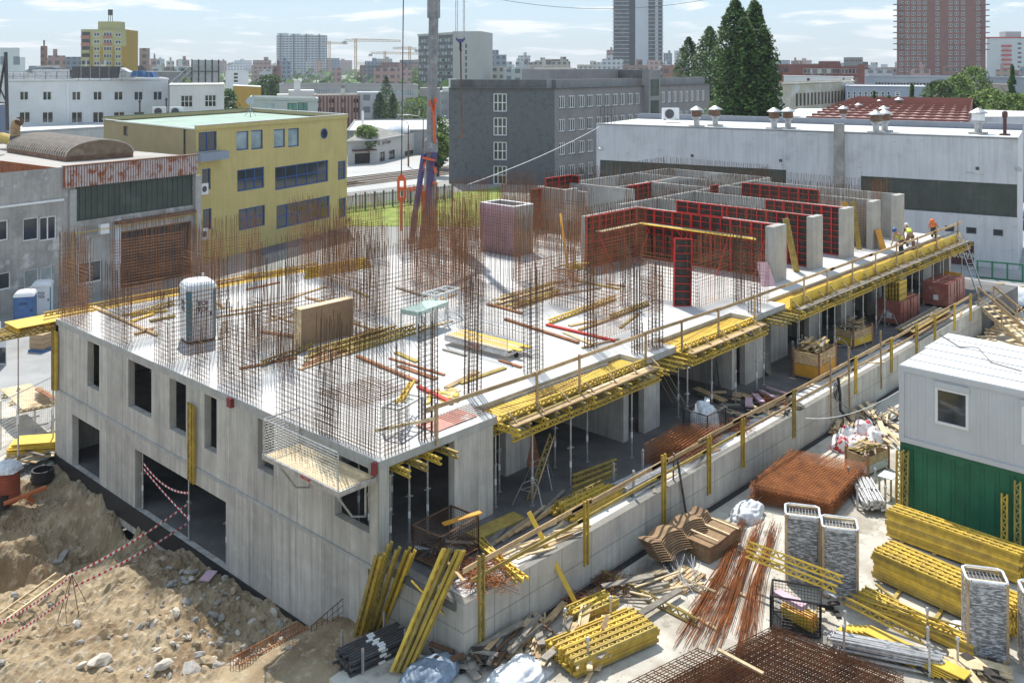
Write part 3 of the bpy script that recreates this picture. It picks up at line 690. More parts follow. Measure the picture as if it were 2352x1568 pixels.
  # prop tripods
def tripod(u,v,z,rz,label):
    t=thing('prop_tripod',label,'tripod',(u,v,z),rz,'prop tripods');LOC[t]=Vector((0,0,0))
    m=MB();m.lathe((0,0,.72),[(.06,0),(.06,.12)],8);part(m,'clamp',STEEL,t)
    for i in range(3):
        a=R(120*i+15);d=Vector((math.cos(a),math.sin(a),0));m=MB();m.path([d*.05+Vector((0,0,.78)),d*.3+Vector((0,0,.68)),d*.62+Vector((0,0,.01))],.016,6);part(m,'leg',STEEL,t)
    m=MB()
    for i in range(3):
        a=R(120*i+15);c=R(120*i+135);m.rod((.36*math.cos(a),.36*math.sin(a),.5),(.36*math.cos(c),.36*math.sin(c),.5),.01,5)
    part(m,'brace',STEEL,t);return t
tripod(5.6,-.5,-2.9,0,'steel tripod round a prop beside the leaning girder');tripod(26.6,-.85,-2.9,.5,'steel tripod near the timber filled box');tripod(28.2,-.85,-2.9,1,'steel tripod behind the timber filled box')
tripod(33.0,-.6,-2.9,.2,'steel tripod behind the wrapped brick pallets');tripod(39.4,-.85,-2.9,.8,'steel tripod under the far end of the long strip');tripod(7.0,.3,-2.9,2,'steel tripod in the shade under the first strip')
  # ================================================================== THINGS ON THE SLAB
def local(t):LOC[t]=Vector((0,0,0));return t
def text_mesh(s,size,m,ext=.004,bold=False):
    c=bpy.data.curves.new('lettering','FONT');c.body=s;c.size=size;c.extrude=ext;c.align_x='CENTER';c.align_y='CENTER';c.offset=size*.02 if bold else 0
    o=bpy.data.objects.new('lettering',c);COL.objects.link(o);me=bpy.data.meshes.new_from_object(o.evaluated_get(bpy.context.evaluated_depsgraph_get()))
    bpy.data.objects.remove(o);bpy.data.curves.remove(c);me.materials.clear();me.materials.append(m);return me
BLACKP=mat('black_print',(.02,.02,.02),.6,.1);TEAL=mat('teal_plastic',(.03,.18,.25),.4,.12,3);BLUEP=mat('blue_plastic',(.05,.13,.30),.4,.12,3,(.09,.17,.33),(.5,.7),2)
WHITEP=mat('white_plastic',(.78,.79,.80),.4,.05,2,(.68,.69,.70),(.55,.75),1.5);RED=mat('red_paint',(.55,.04,.03),.5,.15,3);GREENP=mat('green_paint',(.02,.16,.085),.5,.18,1.5,(.015,.10,.055),(.5,.7),.8)
GREY=mat('grey_paint',(.45,.46,.47),.5,.1,3);PALE=mat('pale_steel_paint',(.62,.66,.64),.5,.1,4)

def toilet(loc,rz,label,body,post,s=1.0,txt=('TOI','TOI'),cut=.16,h=2.25):
    t=local(thing('portable_toilet',label,'toilet',loc,rz,'portable toilets'));w=.56*s;c=cut
    def oct_(w,c):return [(-w+c,-w),(w-c,-w),(w,-w+c),(w,w-c),(w-c,w),(-w+c,w),(-w,w-c),(-w,-w+c)]
    m=MB();m.prism(oct_(w*.97,c),0,.12);part(m,'skid_base',BLACK,t)
    m=MB();m.prism(oct_(w,c),.12,h-.32);part(m,'cabin',body,t)
    o=oct_(w+.006,c)
    for i in (1,3,5,7):
        a,b_=o[i],o[(i+1)%8];m=MB();m.prism([(a[0]*1.01,a[1]*1.01),(b_[0]*1.01,b_[1]*1.01),(b_[0]*.97,b_[1]*.97),(a[0]*.97,a[1]*.97)],.13,h-.36);part(m,'corner_panel',post,t)
    m=MB();m.prism(oct_(w*1.06,c),h-.32,h-.24);k=len(m.v)
    for i in range(5):
        f=[(1.04,-.24),(.98,-.14),(.82,-.05),(.55,0),(.2,.01)][i]
        m.v+=[(x*f[0],y*f[0],h+f[1]) for x,y in oct_(w,c)]
        if i:
            for j in range(8):q=(j+1)%8;m.f.append((k+(i-1)*8+j,k+(i-1)*8+q,k+i*8+q,k+i*8+j));m.m.append(0)
    m.f.append(tuple(k+32+j for j in range(8)));m.m.append(0);part(m,'roof',WHITEP,t,smooth=False)
    m=MB();m.rod((w*.5,w*.5,h-.05),(w*.5,w*.5,h+.12),.05,8,True);part(m,'vent_pipe',GREY,t)
    d=MB();d.box(-w+c+.02,-w-.02,.2,w-c-.02,-w+.001,h-.45);dr=part(d,'door',body,t);m=MB();m.box(w-c-.12,-w-.05,1.0,w-c-.06,-w-.02,1.15);part(m,'handle',BLACK,dr)
    for i,q in enumerate(txt):
        me=text_mesh(q,.24,BLACKP,bold=True)
        for face in range(2):
            z=1.5-.22*i;l=link('lettering',me,t)
            if face==0:l.location=(0,-w-.026,z);l.rotation_euler=(R(90),0,0)
            else:l.location=(-w-.012,0,z);l.rotation_euler=(R(90),0,R(-90))
    return t
toilet((2.5,14.0,.002),R(-12),'white and teal portable toilet standing on the slab among the rebar',WHITEP,TEAL,h=2.35)
p=P(58,748,ZS);toilet((p.x,p.y,ZS),R(-30),'blue portable toilet by the shabby factory wall',BLUEP,BLUEP,txt=('DIXI',),cut=.04)
p=P(98,722,ZS);toilet((p.x,p.y,ZS),R(-30),'white portable toilet right of the blue one',WHITEP,TEAL,cut=.05)

  # leaning plywood box panel
t=thing('wall_form','large brown plywood form box standing among the rebar','formwork',(5.6,10.2,0))
m=MB();m.box(4.5,10.05,.03,6.9,10.14,1.45);part(m,'face_sheet',mat('brown_plywood',(.33,.22,.13),.7,.15,3,(.24,.16,.10),(.5,.7),1.5),t)
m=MB();m.box(4.5,10.14,1.40,6.9,10.5,1.45);m.box(4.46,10.05,.03,4.5,10.5,1.46);m.box(6.9,10.05,.03,6.94,10.5,1.46);part(m,'timber_frame',WOOD_L,t)
for i in range(5):girder((4.2+.25*i,9.2-.25*i,.01+.1*(i%2)),(8.0+.3*i,9.3-.2*i,.01+.1*(i%2)),'old yellow girder lying in front of the plywood form box','girders before the form box',m=YEL_O)
for i in range(6):plank((3.0+i*.3,8.0+.18*i,.01+.03*i),(6.6+i*.2,8.4+.25*i,.03+.03*i),.16,.04,WOOD_R if i%2 else WOOD,'loose plank in the pile before the form box','planks before the form box')
  # trestle with a girder
def trestle(a,b,w,h,label,m=PALE,n=5,z=.001):
    a=Vector(a);b=Vector(b);d=(b-a).normalized();q=Vector((-d.y,d.x,0));t=thing('steel_trestle',label,'trestle',(a+b)/2)
    for s in (0,1):
        for k in (-1,1):p=(a if s==0 else b)+q*k*w/2;x=MB();x.bar(p,p+Vector((0,0,h)),.06,.06,(0,1,0));part(x,'leg',m,t)
    for k in (-1,1):x=MB();x.bar(a+q*k*w/2+Vector((0,0,h)),b+q*k*w/2+Vector((0,0,h)),.06,.06);part(x,'long_rail',m,t)
    for i in range(n):p=a.lerp(b,i/(n-1))+Vector((0,0,h));x=MB();x.bar(p-q*w/2,p+q*w/2,.05,.05);part(x,'rung',m,t)
    return t
trestle(P(898,1000),P(952,968),.55,.78,'grey steel trestle near the slab corner carrying a yellow girder')
a=P(905,985)+Vector((.1,.1,.82));girder(a+Vector((-.2,-.3,0)),a+Vector((1.25,.8,0)),'short yellow girder lying on the steel trestle',None,PLY,up=(.5,-.6,.2))
t=thing('work_table','steel work table with a pale green top','table',P(965,762));A_=P(940,772);B_=P(1010,745)
trestle(A_,B_,.8,.85,'pale steel frame under the green topped work table',n=3)
COL.objects.unlink(t);bpy.data.objects.remove(t)
m=MB();d=(B_-A_).normalized();q=Vector((-d.y,d.x,0));m.hexa([A_-q*.45+Vector((0,0,.885)),B_-q*.45+Vector((0,0,.885)),B_+q*.45+Vector((0,0,.885)),A_+q*.45+Vector((0,0,.885))]+[A_-q*.45+Vector((0,0,1.0)),B_-q*.45+Vector((0,0,1.0)),B_+q*.45+Vector((0,0,1.0)),A_+q*.45+Vector((0,0,1.0))])
solo(m,'glass_pack',mat('pale_green_sheet',(.50,.64,.56),.3,.12,3),'pale green pack of sheets lying on the steel table','sheet pack')
trestle(P(985,742),P(1040,722),.7,1.15,'tall steel frame rack behind the green topped table',n=4)
  # trolley platform
t=thing('platform_trolley','steel platform with mesh rail and yellow boards on the slab','platform',P(1095,800));A_=P(1022,790);B_=P(1165,828);d=(B_-A_).normalized();q=Vector((-d.y,d.x,0))*-1
q=Vector((d.y,-d.x,0));q=q if q.dot(CAM-A_)<0 else-q;Z=lambda h:Vector((0,0,h))
m=MB();m.bar(A_+Z(.22),B_+Z(.22),.06,.16);m.bar(A_+q*1.15+Z(.22),B_+q*1.15+Z(.22),.06,.16)
for i in range(5):p=A_.lerp(B_,i/4)+Z(.2);m.bar(p,p+q*1.15,.06,.08)
part(m,'frame',STEEL,t)
for i in range(4):m=MB();m.bar(A_+q*(.2+.25*i)+Z(.32),B_+d*.3*(i%2)+q*(.2+.25*i)+Z(.32),.23,.03);part(m,'board',PLY if i%2 else WOOD_L,t)
def meshpanel(a,b,h,sp,r,fr=.02,up=Vector((0,0,1)),rf=None):
    g_=MB();L=(b-a).length;n=max(1,int(L/sp));k=max(1,int(h/sp))
    for i in range(1,n):p=a.lerp(b,i/n);g_.rod(p,p+up*h,r,3)
    for j in range(1,k):g_.rod(a+up*(h*j/k),b+up*(h*j/k),r,3)
    f=MB();f.rod(a,a+up*h,fr,6);f.rod(b,b+up*h,fr,6);f.rod(a+up*h,b+up*h,fr,6);f.rod(a,b,fr,6);return g_,f
g_,f=meshpanel(A_+Z(.32),B_+Z(.32),.95,.1,.004);part(g_,'mesh',STEEL,t,kind='stuff');part(f,'mesh_frame',STEEL,t)
me=text_mesh('ASG160',.16,RED);l=link('lettering',me,t);l.location=(A_+B_)/2+Z(.23)-q*.035-t.location;l.rotation_euler=(R(90),0,math.atan2(d.y,d.x))
for k_ in (A_,B_):
    m=MB();m.lathe(k_+q*.5-d*.0+Z(.1),[(.1,-.03),(.1,.03)],12,d.cross(Vector((0,0,1))));part(m,'wheel',BLACK,t)
  # reddish plywood sheet
m=MB();a=P(1010,1003);m.hexa([(2.35,.35,.012),(4.1,.4,.012),(4.1,1.25,.012),(2.35,1.2,.012),(2.35,.35,.035),(4.1,.4,.035),(4.1,1.25,.035),(2.35,1.2,.035)])
solo(m,'plywood_sheet',mat('worn_pink_plywood',(.52,.25,.20),.8,.15,2,(.62,.55,.52),(.55,.62),1.4),'worn reddish plywood sheet lying on the slab near the corner','plywood')
  # long timbers on the slab
tl=[((930,905),(1245,1010-52),WOOD_R,'reddish timber')]
def sp(x,y,z=.02):return P(x,y)+Vector((0,0,z))
for i,(a,c,m_,l) in enumerate([((1150,690),(1270,660),YEL,'yellow girder at the back of the timber frame pile'),((1120,700),(1200,722),WOOD_R,'red brown timber closing the timber frame pile'),((1170,712),(1285,676),YEL,'yellow girder over the timber frame pile'),((1260,745),(1415,688),YEL,'long yellow girder lying before the wide rebar mat'),
                                ((1400,735),(1490,700),YEL,'yellow girder near the red ladder like panel'),((1255,748),(1410,785),RED,'red steel waler lying on the slab'),((1160,735),(1330,790),WOOD_R,'reddish waler lying behind the column cages'),((1330,760),(1400,735),WOOD,'brown girder beyond the red waler'),
                                ((820,820),(960,880),WOOD_R,'reddish plank aslant near the middle of the slab'),((960,890),(1040,930),RED,'red waler before the slender column cage'),((300,730),(400,700),YEL,'yellow girder on the slab behind the toilet'),((215,708),(360,772),WOOD,'long thin plank lying left of the toilet'),((280,726),(385,716),YEL,'yellow plank lying on the slab left of the toilet'),
                                ((600,842),(720,800),YEL_O,'old girder before the form box'),((700,835),(880,760),YEL_O,'long old girder right of the form box'),((560,640),(690,625),YEL,'yellow girder pile end at the rear edge'),((300,742),(355,722),YEL,'short yellow plank left of the toilet'),((310,770),(350,757),WOOD,'short brown plank left of the toilet'),((345,740),(400,728),YEL_O,'short olive plank beside the toilet')]):
    A_,B_=sp(*a),sp(*c)
    (girder(A_,B_,l,None,m_) if m_ in (YEL,YEL_O) and i not in (11,12,16,18) else plank(A_,B_,.14,.07,m_,l))
rv=random.Random(3)
for i in range(26):
    c=sp(rv.uniform(985,1045),rv.uniform(895,925),.01+.02*rv.random());a=rv.uniform(0,3);L=rv.uniform(.2,.7);d=Vector((math.cos(a),math.sin(a),0))*L/2
    plank(c-d,c+d,rv.choice((.06,.1,.16)),.03,rv.choice((WOOD,WOOD_L,PLY)),'wood offcut in the litter behind the slender column cage','wood offcuts on the slab')
for i in range(40):
    x=rv.uniform(480,1480);y=rv.uniform(640,900);c=sp(x,y,.01)
    if not (.8<c.x<24 and 2<c.y<20):continue
    a=rv.choice((0,1.57))+rv.gauss(0,.3);L=rv.uniform(.8,3.0);d=Vector((math.cos(a),math.sin(a),0))*L/2
    plank(c-d,c+d,rv.choice((.1,.14,.2)),.05,rv.choice((WOOD,WOOD_R,WOOD_G,YEL_O,WOOD_L)),'loose timber lying on the slab between the rebar','loose timbers on the slab')
  # stack behind: timber frame
for i in range(4):plank(P(1150,708)+Vector((.0+.1*i,.25*i,.02+.12*(i%2))),P(1280,668)+Vector((.1*i,.25*i,.02+.12*(i%2))),.2,.05,WOOD_L if i%2 else YEL_O,'board of the timber frame pile in mid slab','boards of the timber frame pile')
t=thing('metal_basket','dark wire basket of timber scraps before the left red wing','basket',P(1315,650));c=P(1315,650)
for s in (-1,1):
    for k in (0,1):
        a=c+Vector((-.7 if k==0 else .7*s,.6*s if k==0 else-.6,.05));b_=c+Vector((.7 if k==0 else .7*s,.6*s if k==0 else .6,.05));g_,f=meshpanel(a,b_,.7,.12,.008);part(g_,'mesh',STEEL_D,t,kind='stuff');part(f,'frame',STEEL_D,t)
for i in range(7):plank(c+Vector((rv.uniform(-.6,.2),rv.uniform(-.5,.5),.6+.05*i)),c+Vector((rv.uniform(.2,.8),rv.uniform(-.5,.5),.65+.05*i)),.12,.04,rv.choice((WOOD,YEL)),'timber scrap in the wire basket on the slab','scraps in the slab basket')
plank(P(1305,640)+Vector((0,0,.2)),P(1297,600)+Vector((-.4,0,2.6)),.12,.06,ORNG,'orange plank leaning upright before the left red wing',None,up=(1,0,0))
  # leaning planks between the wall ends
for i,(u,v,m_,l) in enumerate([(29.4,2.9,YEL_O,'olive board leaning in the bay of the second wall end'),(29.7,3.1,WOOD,'brown board leaning in the bay of the second wall end'),(36.7,3.2,ORNG,'orange plank leaning beside the fourth wall end'),(37.0,3.5,WOOD,'brown plank leaning beside the fourth wall end'),(37.3,3.0,YEL_O,'olive plank leaning beside the fourth wall end')]):
    plank((u,v-.3,.01),(u+(.2 if i<2 else .75),v+.4,2.6),.3,.06,m_,l,None,up=(-1,0,0))
m=MB();m.hexa([(38.1,1.75,.002),(38.8,1.75,.002),(38.8,1.8,.002),(38.1,1.8,.002),(38.1,2.1,1.1),(38.8,2.1,1.1),(38.8,2.15,1.1),(38.1,2.15,1.1)]);solo(m,'plywood_sheet',ORNG,'small orange board leaning on the fourth wall end','plywood')
m=MB();m.hexa([(25.3,2.3,.002),(26.0,2.0,.002),(26.0,2.05,.002),(25.3,2.4,.002),(25.9,2.9,1.0),(26.15,2.5,1.0),(26.15,2.55,1.0),(25.9,3.0,1.0)]);solo(m,'insulation_sheet',PINK,'lilac sheet leaning on the first wall end','sheet')

  # ------------------------------------------------------------------ bracket platform and beams on the left facade
t=thing('bracket_platform','galvanised bracket platform hung outside the left facade near the corner','platform',(-.6,1.7,-.6));z=-.42
for i in range(5):m=MB();m.box(-1.22+i*.235,.12,z-.03+.002*(i%2),-1.22+i*.235+.228,3.5,z+.01);part(m,'deck_board',WOOD_L,t)
m=MB();m.bar((-1.26,.05,z-.06),(-1.26,3.6,z-.06),.06,.14);m.bar((-.06,.05,z-.06),(-.06,3.6,z-.06),.05,.12);m.bar((-1.24,.07,z-.06),(-.03,.07,z-.06),.05,.14);m.bar((-1.24,3.58,z-.06),(-.03,3.58,z-.06),.05,.12);part(m,'frame',STEEL,t)
for v in (.5,3.1):m=MB();m.path([(-1.15,v,z-.1),(-.5,v,-1.45),(-.05,v,-1.6),(-.05,v,-.5)],.03,6);m.rod((-.6,v,z-.1),(-.9,v,-.75),.02,6);part(m,'bracket',STEEL,t)
g_,f=meshpanel(Vector((-1.26,.1,z)),Vector((-1.26,3.55,z)),1.0,.075,.0035);part(g_,'guard_mesh',STEEL,t,kind='stuff');part(f,'guard_frame',STEEL,t)
g_,f=meshpanel(Vector((-1.26,3.57,z)),Vector((-.05,3.57,z)),1.0,.075,.0035);part(g_,'guard_mesh',STEEL,t,kind='stuff');part(f,'guard_frame',STEEL,t)
l=link('lettering',text_mesh('ASG160',.14,RED),t);l.location=Vector((-1.295,1.5,z-.06))-t.location;l.rotation_euler=(R(90),0,R(-90))
girder((-.12,9.72,-3.35),(-.12,9.72,-.75),'olive girder fixed upright on the left facade below the fourth window',None,YEL_O,up=(0,1,0));girder((-.12,9.5,-3.4),(-.12,9.5,-.8),'yellow girder fixed upright beside the olive one on the left facade',None,YEL,up=(0,1,0))
girder((-.12,21.0,-2.95),(-.12,21.0,-.5),'olive girder fixed upright on the far left corner',None,YEL_O,up=(0,1,0));girder((-.10,20.75,-2.9),(-.10,20.75,-.45),'yellow girder fixed upright on the far left corner',None,YEL,up=(0,1,0))
m=MB();m.box(-.14,7.2,-.3,.02,7.45,-.02);solo(m,'rail_bracket',mat('dark_red_paint',(.20,.03,.03),.5),'small dark red bracket clamped on the slab edge of the left facade','bracket')
m=MB();m.box(-.16,.02,-.35,-.03,.14,-.02);solo(m,'rail_bracket',MATS['dark_red_paint'],'small dark red bracket at the near slab corner','bracket')
  # far left platform at the rear corner
t=thing('edge_formwork','yellow plywood platform poking out at the far left corner','formwork',(0,22,-.5))
for i in range(3):m=MB();m.box(-1.5+1.26*i,21.15,-.14+.003*i,-1.5+1.26*(i+1)-.01,22.6,-.11+.003*i);part(m,'deck_sheet',PLY,t)
for i in range(5):girder((-2.3+.3*(i%2),21.3+.3*i,-.54+.2*(i%2)*0),(2.2,21.3+.3*i,-.54),'',parent=t,name='joist',m=YEL if i%2 else YEL_O)
for i in range(3):girder((-1.4+1.2*i,21.2,-.34),(-1.4+1.2*i,22.7,-.34),'',parent=t,name='joist')
t=thing('edge_formwork','yellow deck with edge girder along the rear slab edge','formwork',(10,22,-.5))
for i in range(10):m=MB();m.box(2.3+1.3*i,21.15,-.06+.003*(i%2),2.3+1.3*(i+1)-.01,21.8,-.03+.003*(i%2));part(m,'deck_sheet',PLY,t)
for i in range(4):girder((-.2+3.5*i,21.85,-.02),(3.2+3.5*i,21.85,-.02),'',parent=t,name='edge_girder');girder((-.2+3.5*i,22.0,-.6),(3.2+3.5*i,22.0,-.6),'',parent=t,name='ledger_girder')
for i in range(5):girder((11.4+.1*i,19.6+.12*i,.02+.09*i),(15.4,19.4+.12*i,.02+.09*i),'yellow girder in the pile at the rear slab edge','girder pile at the rear edge',up=(0,1,.1))
for u in (-1.2,.2):prop(u,21.9,ZS,'b','steel prop under the far left corner platform','props at the far left corner').scale=(1,1,1.95)

  # ------------------------------------------------------------------ workers
SKIN=mat('skin',(.42,.24,.16),.6,.08);VIZ=mat('yellow_green_vest',(.55,.72,.06),.7,.12,6);VIZO=mat('orange_vest',(.80,.20,.04),.7,.12,6);DARKC=mat('dark_trousers',(.045,.05,.065),.9,.2,6)
BROWNC=mat('brown_trousers',(.16,.10,.07),.9,.2,6);HELM_B=mat('blue_helmet',(.03,.09,.28),.35,.1);HELM_W=mat('white_helmet',(.75,.75,.72),.35,.05);HELM_O=mat('orange_helmet',(.75,.16,.03),.35,.05)
def skin_obj(name,pts,edges,rad,m,parent,root=0):
    me=bpy.data.meshes.new(name);me.from_pydata([tuple(p) for p in pts],edges,[]);me.materials.append(m);o=link(name,me,parent)
    o.modifiers.new('skin','SKIN');sv=me.skin_vertices[0].data
    for i,r in enumerate(rad):sv[i].radius=(r,r) if not isinstance(r,tuple) else r;sv[i].use_root=(i==root)
    sd=o.modifiers.new('sub','SUBSURF');sd.levels=sd.render_levels=2;return o
def worker(loc,rz,label,vest,trousers,helmet,bend,reach):
    """figure bent forward from the hips; local +x is where he faces"""
    t=local(thing('person',label,'person',loc,rz,'workers on the long deck'))
    hip=Vector((0,0,.90));up_=Vector((math.sin(bend),0,math.cos(bend)));chest=hip+up_*.36;neck=hip+up_*.56;head=neck+Vector((math.sin(bend*.8),0,math.cos(bend*.8)))*.19
    pts=[hip,hip+up_*.18,chest,neck,head];ed=[(0,1),(1,2),(2,3),(3,4)];rad=[.145,.14,.165,.065,.10]
    def add(p,par,r):pts.append(Vector(p));ed.append((par,len(pts)-1));rad.append(r);return len(pts)-1
    feet=[]
    for s in (-1,1):
        k=add(hip+Vector((.02,.10*s,-.08)),0,.10);f=.16*s
        k=add((f+.10,.12*s,.50),k,.075);k=add((f-.02,.13*s,.10),k,.052);k=add((f+.02,.13*s,.045),k,.045);k=add((f+.16,.14*s,.035),k,.038)
    hands=[]
    for s in (-1,1):
        k=add(chest+up_*.10+Vector((0,.17*s,0)),2,.075);q=chest+Vector((.12,.25*s,-.18)) if bend>.3 else chest+Vector((.05,.26*s,-.20))
        k=add(q,k,.047);h=chest+Vector(reach)+Vector((0,.16*s,0));k=add(h,k,.034);hands.append((k,h,(h-q).normalized()))
    for k,h,d in hands:
        pk=add(h+d*.07,k,.036)
        for j in range(4):o=Vector((0,(j-1.5)*.02,0));a=add(h+d*.13+o,pk,.011);add(h+d*(.17+.01*(j in (1,2)))+o-Vector((0,0,.02)),a,.009)
        a=add(h+d*.07+Vector((.03,-.03,0)),pk,.012);add(h+d*.11+Vector((.04,-.04,-.01)),a,.010)
    b=skin_obj('body',pts,ed,rad,SKIN,t)
  # clothes as shells a little outside the body
    tr=[hip+Vector((0,0,.02))];e2=[];r2=[.165]
    for s in (-1,1):
        f=.16*s;n=len(tr);tr+=[hip+Vector((.02,.10*s,-.09)),Vector((f+.10,.12*s,.50)),Vector((f-.02,.13*s,.12))];e2+=[(0,n),(n,n+1),(n+1,n+2)];r2+=[.12,.095,.075]
    skin_obj('trousers',tr,e2,r2,trousers,t)
    skin_obj('vest',[hip+up_*.06,hip+up_*.2,chest,chest+up_*.12,chest+up_*.10+Vector((0,.16,0)),chest+up_*.10+Vector((0,-.16,0))],[(0,1),(1,2),(2,3),(2,4),(2,5)],[.17,.165,.19,.12,.095,.095],vest,t)
    for s in (-1,1):
        f=.16*s;m=MB();m.cbox((f+.07,.135*s,.05),.28,.10,.10);part(m,'boot',BLACK,t)
    m=MB();ax=(head-neck).normalized();m.lathe(head+ax*.03,[(.155,-.005),(.15,.01),(.125,.02),(.12,.06),(.095,.10),(.05,.125),(.01,.13)],14,ax);part(m,'helmet',helmet,t,smooth=True)
    fx=Vector((ax.z,0,-ax.x));m=MB();m.cbox(head+fx*.10-ax*.01,.035,.03,.05);part(m,'nose',SKIN,t)
    for s in (-1,1):m=MB();m.cbox(head+fx*.088+Vector((0,.035*s,0))+ax*.012,.02,.022,.014);part(m,'eye',BLACK,t)
    m=MB();m.cbox(head+fx*.085-ax*.055,.02,.045,.010);part(m,'mouth',WOOD_R,t)
    return t
worker((38.0,.55,-.17),R(150),'worker in a yellow green vest and blue helmet bending over the deck',VIZ,DARKC,HELM_B,.75,(.30,0,-.42))
worker((40.2,.9,-.17),R(40),'worker in a yellow green vest and white helmet crouching over rebar',VIZ,BROWNC,HELM_W,1.05,(.22,0,-.45))
worker((44.3,1.0,-.17),R(190),'worker in an orange vest and orange helmet at the far end of the deck',VIZO,DARKC,HELM_O,1.15,(.28,0,-.40))
  # ================================================================== TERRACE BEHIND THE PODIUM WALL (z = -2.9)
TZ=-2.895
def tp(x,y,z=0.0):return P(x,y,TZ)+Vector((0,0,z))
rv=random.Random(11)
  # upright girders along the podium wall with plank rails
pr=thing('podium_railing','plank guard rail on upright girders along the podium wall','railing',(20,-2.9,-3))
pu=[]
for i,(x,zt,zb,m_) in enumerate([(1105,-1.85,-4.05,YEL_O),(1347,-1.9,-3.75,YEL),(1526,-1.75,-4.1,YEL),(1630,-1.95,-3.9,YEL),(1708,-1.95,-3.7,YEL),(1826,-1.9,-3.75,YEL_O),(1968,-1.9,-3.5,YEL),(2050,-1.95,-3.5,YEL),(2108,-1.9,-3.4,YEL),(2150,-1.9,-3.3,YEL),(2195,-1.9,-3.3,YEL),(2232,-1.85,-3.3,YEL)]):
    d=ray(x,900);k=(-2.96-CAM.y)/d.y;u=CAM.x+d.x*k;pu.append(u)
    girder((u,-2.87,zb),(u,-2.87,zt),'',parent=pr,name='upright_girder',m=m_,up=(1,0,0))
for i in range(len(pu)-1):
    m=MB();m.bar((pu[i]-.5,-2.82,-2.02+rv.gauss(0,.03)),(pu[i+1]+.4,-2.82,-2.02+rv.gauss(0,.03)),.03,.13);part(m,'rail',WOOD,pr)
    m=MB();m.bar((pu[i]-.2,-2.80,-2.45+rv.gauss(0,.03)),(pu[i+1]+.3,-2.80,-2.45+rv.gauss(0,.03)),.03,.10);part(m,'rail',WOOD if i>3 else YEL_O,pr)
for i,(x,y0,y1) in enumerate([(1952,1005,775),(1910,960,780),(2025,855,705)]):
    d=ray(x,900);k=(-2.98-CAM.y)/d.y;u=CAM.x+d.x*k;m=MB();m.bar((u,-2.97,-3.9),(u,-2.93,-1.3),.07,.05,(1,0,0));part(m,'post',WOOD,pr)
plank(P(1335,1410,yz)+Vector((0,0,.02)),P(1335,1410,yz)+Vector((-.35,1.6,2.4)),.12,.06,PLY,'yellow plank leaning against the podium rail',None,up=(-1,-1,0))
m=MB();a=P(1590,1205,yz);m.rod(a+Vector((-.1,.1,.0)),Vector((a.x-.6,-2.9,-2.2)),.04,8,True);m.rod(a+Vector((-.3,.55,.9)),Vector((a.x-.75,-2.85,-1.9)),.028,8,True);solo(m,'steel_prop',STEEL_D,'dark steel prop leaning against the podium wall','prop')

  # planks strewn on the kerb
for i in range(34):
    u=rv.uniform(1.5,38);v=rv.uniform(-2.6,-1.7);a=rv.gauss(0,.35);L=rv.uniform(.5,2.4);c=Vector((u,v,TZ+.02+rv.random()*.03));d=Vector((math.cos(a),math.sin(a)*.5,0))*L/2
    plank(c-d,c+d,rv.choice((.08,.12,.18)),.03,rv.choice((WOOD_L,WOOD,WOOD_L,WOOD_G)),'board lying loose on the sunlit podium edge','boards on the podium edge')
  # rubbish heap on the terrace
for i in range(46):
    c=tp(rv.uniform(1610,1840),rv.uniform(905,965),rv.uniform(.02,.18));c.y=max(c.y,-2.4);a=rv.uniform(0,3.1);L=rv.uniform(.4,1.6);d=Vector((math.cos(a),math.sin(a),rv.uniform(-.15,.15)))*L/2
    plank(c-d,c+d,rv.choice((.06,.12,.2,.35)),.03,rv.choice((WOOD_G,WOOD_G,WOOD,STEEL_D,WOOD_L,DARKPLY)),'scrap board in the rubbish heap behind the podium rail','scrap on the terrace')
for i in range(4):
    c=tp(1720+22*i,935-9*i,.2);m=MB();m.cbox(c,.9,.28,.08,.5+.3*i,Matrix.Rotation(.15*i,3,'X'));solo(m,'insulation_strip',PINK,'pink insulation strip in the terrace rubbish, %s'%('left end','second from the left','third from the left','right end')[i],'insulation')
def tangle(c,r,h,n,label,m_=RUST_B,rad=.008,L=1.0,name='rebar_tangle'):
    b=MB()
    for i in range(n):
        a=rv.uniform(0,6.28);e=rv.uniform(0,6.28);p=c+Vector((math.cos(a)*r*rv.random(),math.sin(a)*r*rv.random(),rv.random()*h));d=Vector((math.cos(e),math.sin(e),rv.uniform(-.3,.3)))*L*rv.uniform(.3,1)
        b.rod(p-d/2,p+d/2,rad,3)
    for q in range(len(b.v)):
        if b.v[q][2]<c.z:b.v[q]=(b.v[q][0],b.v[q][1],c.z+.01)
    return solo(b,name,m_,label,'rebar scrap',kind=None)
tangle(tp(1780,930),.9,.3,120,'tangle of rusty bar ends in the terrace rubbish');tangle(tp(1690,985),.7,.25,110,'tangle of rusty bar ends by the podium rail');tangle(tp(1110,1330),.9,.35,260,'heap of rusty bar ends on the near podium corner',L=.9)
tangle(P(2275,745,yz),1.2,.4,220,'brown heap of scrap wire at the foot of the timber stairs',RUST_D,.008,.8)
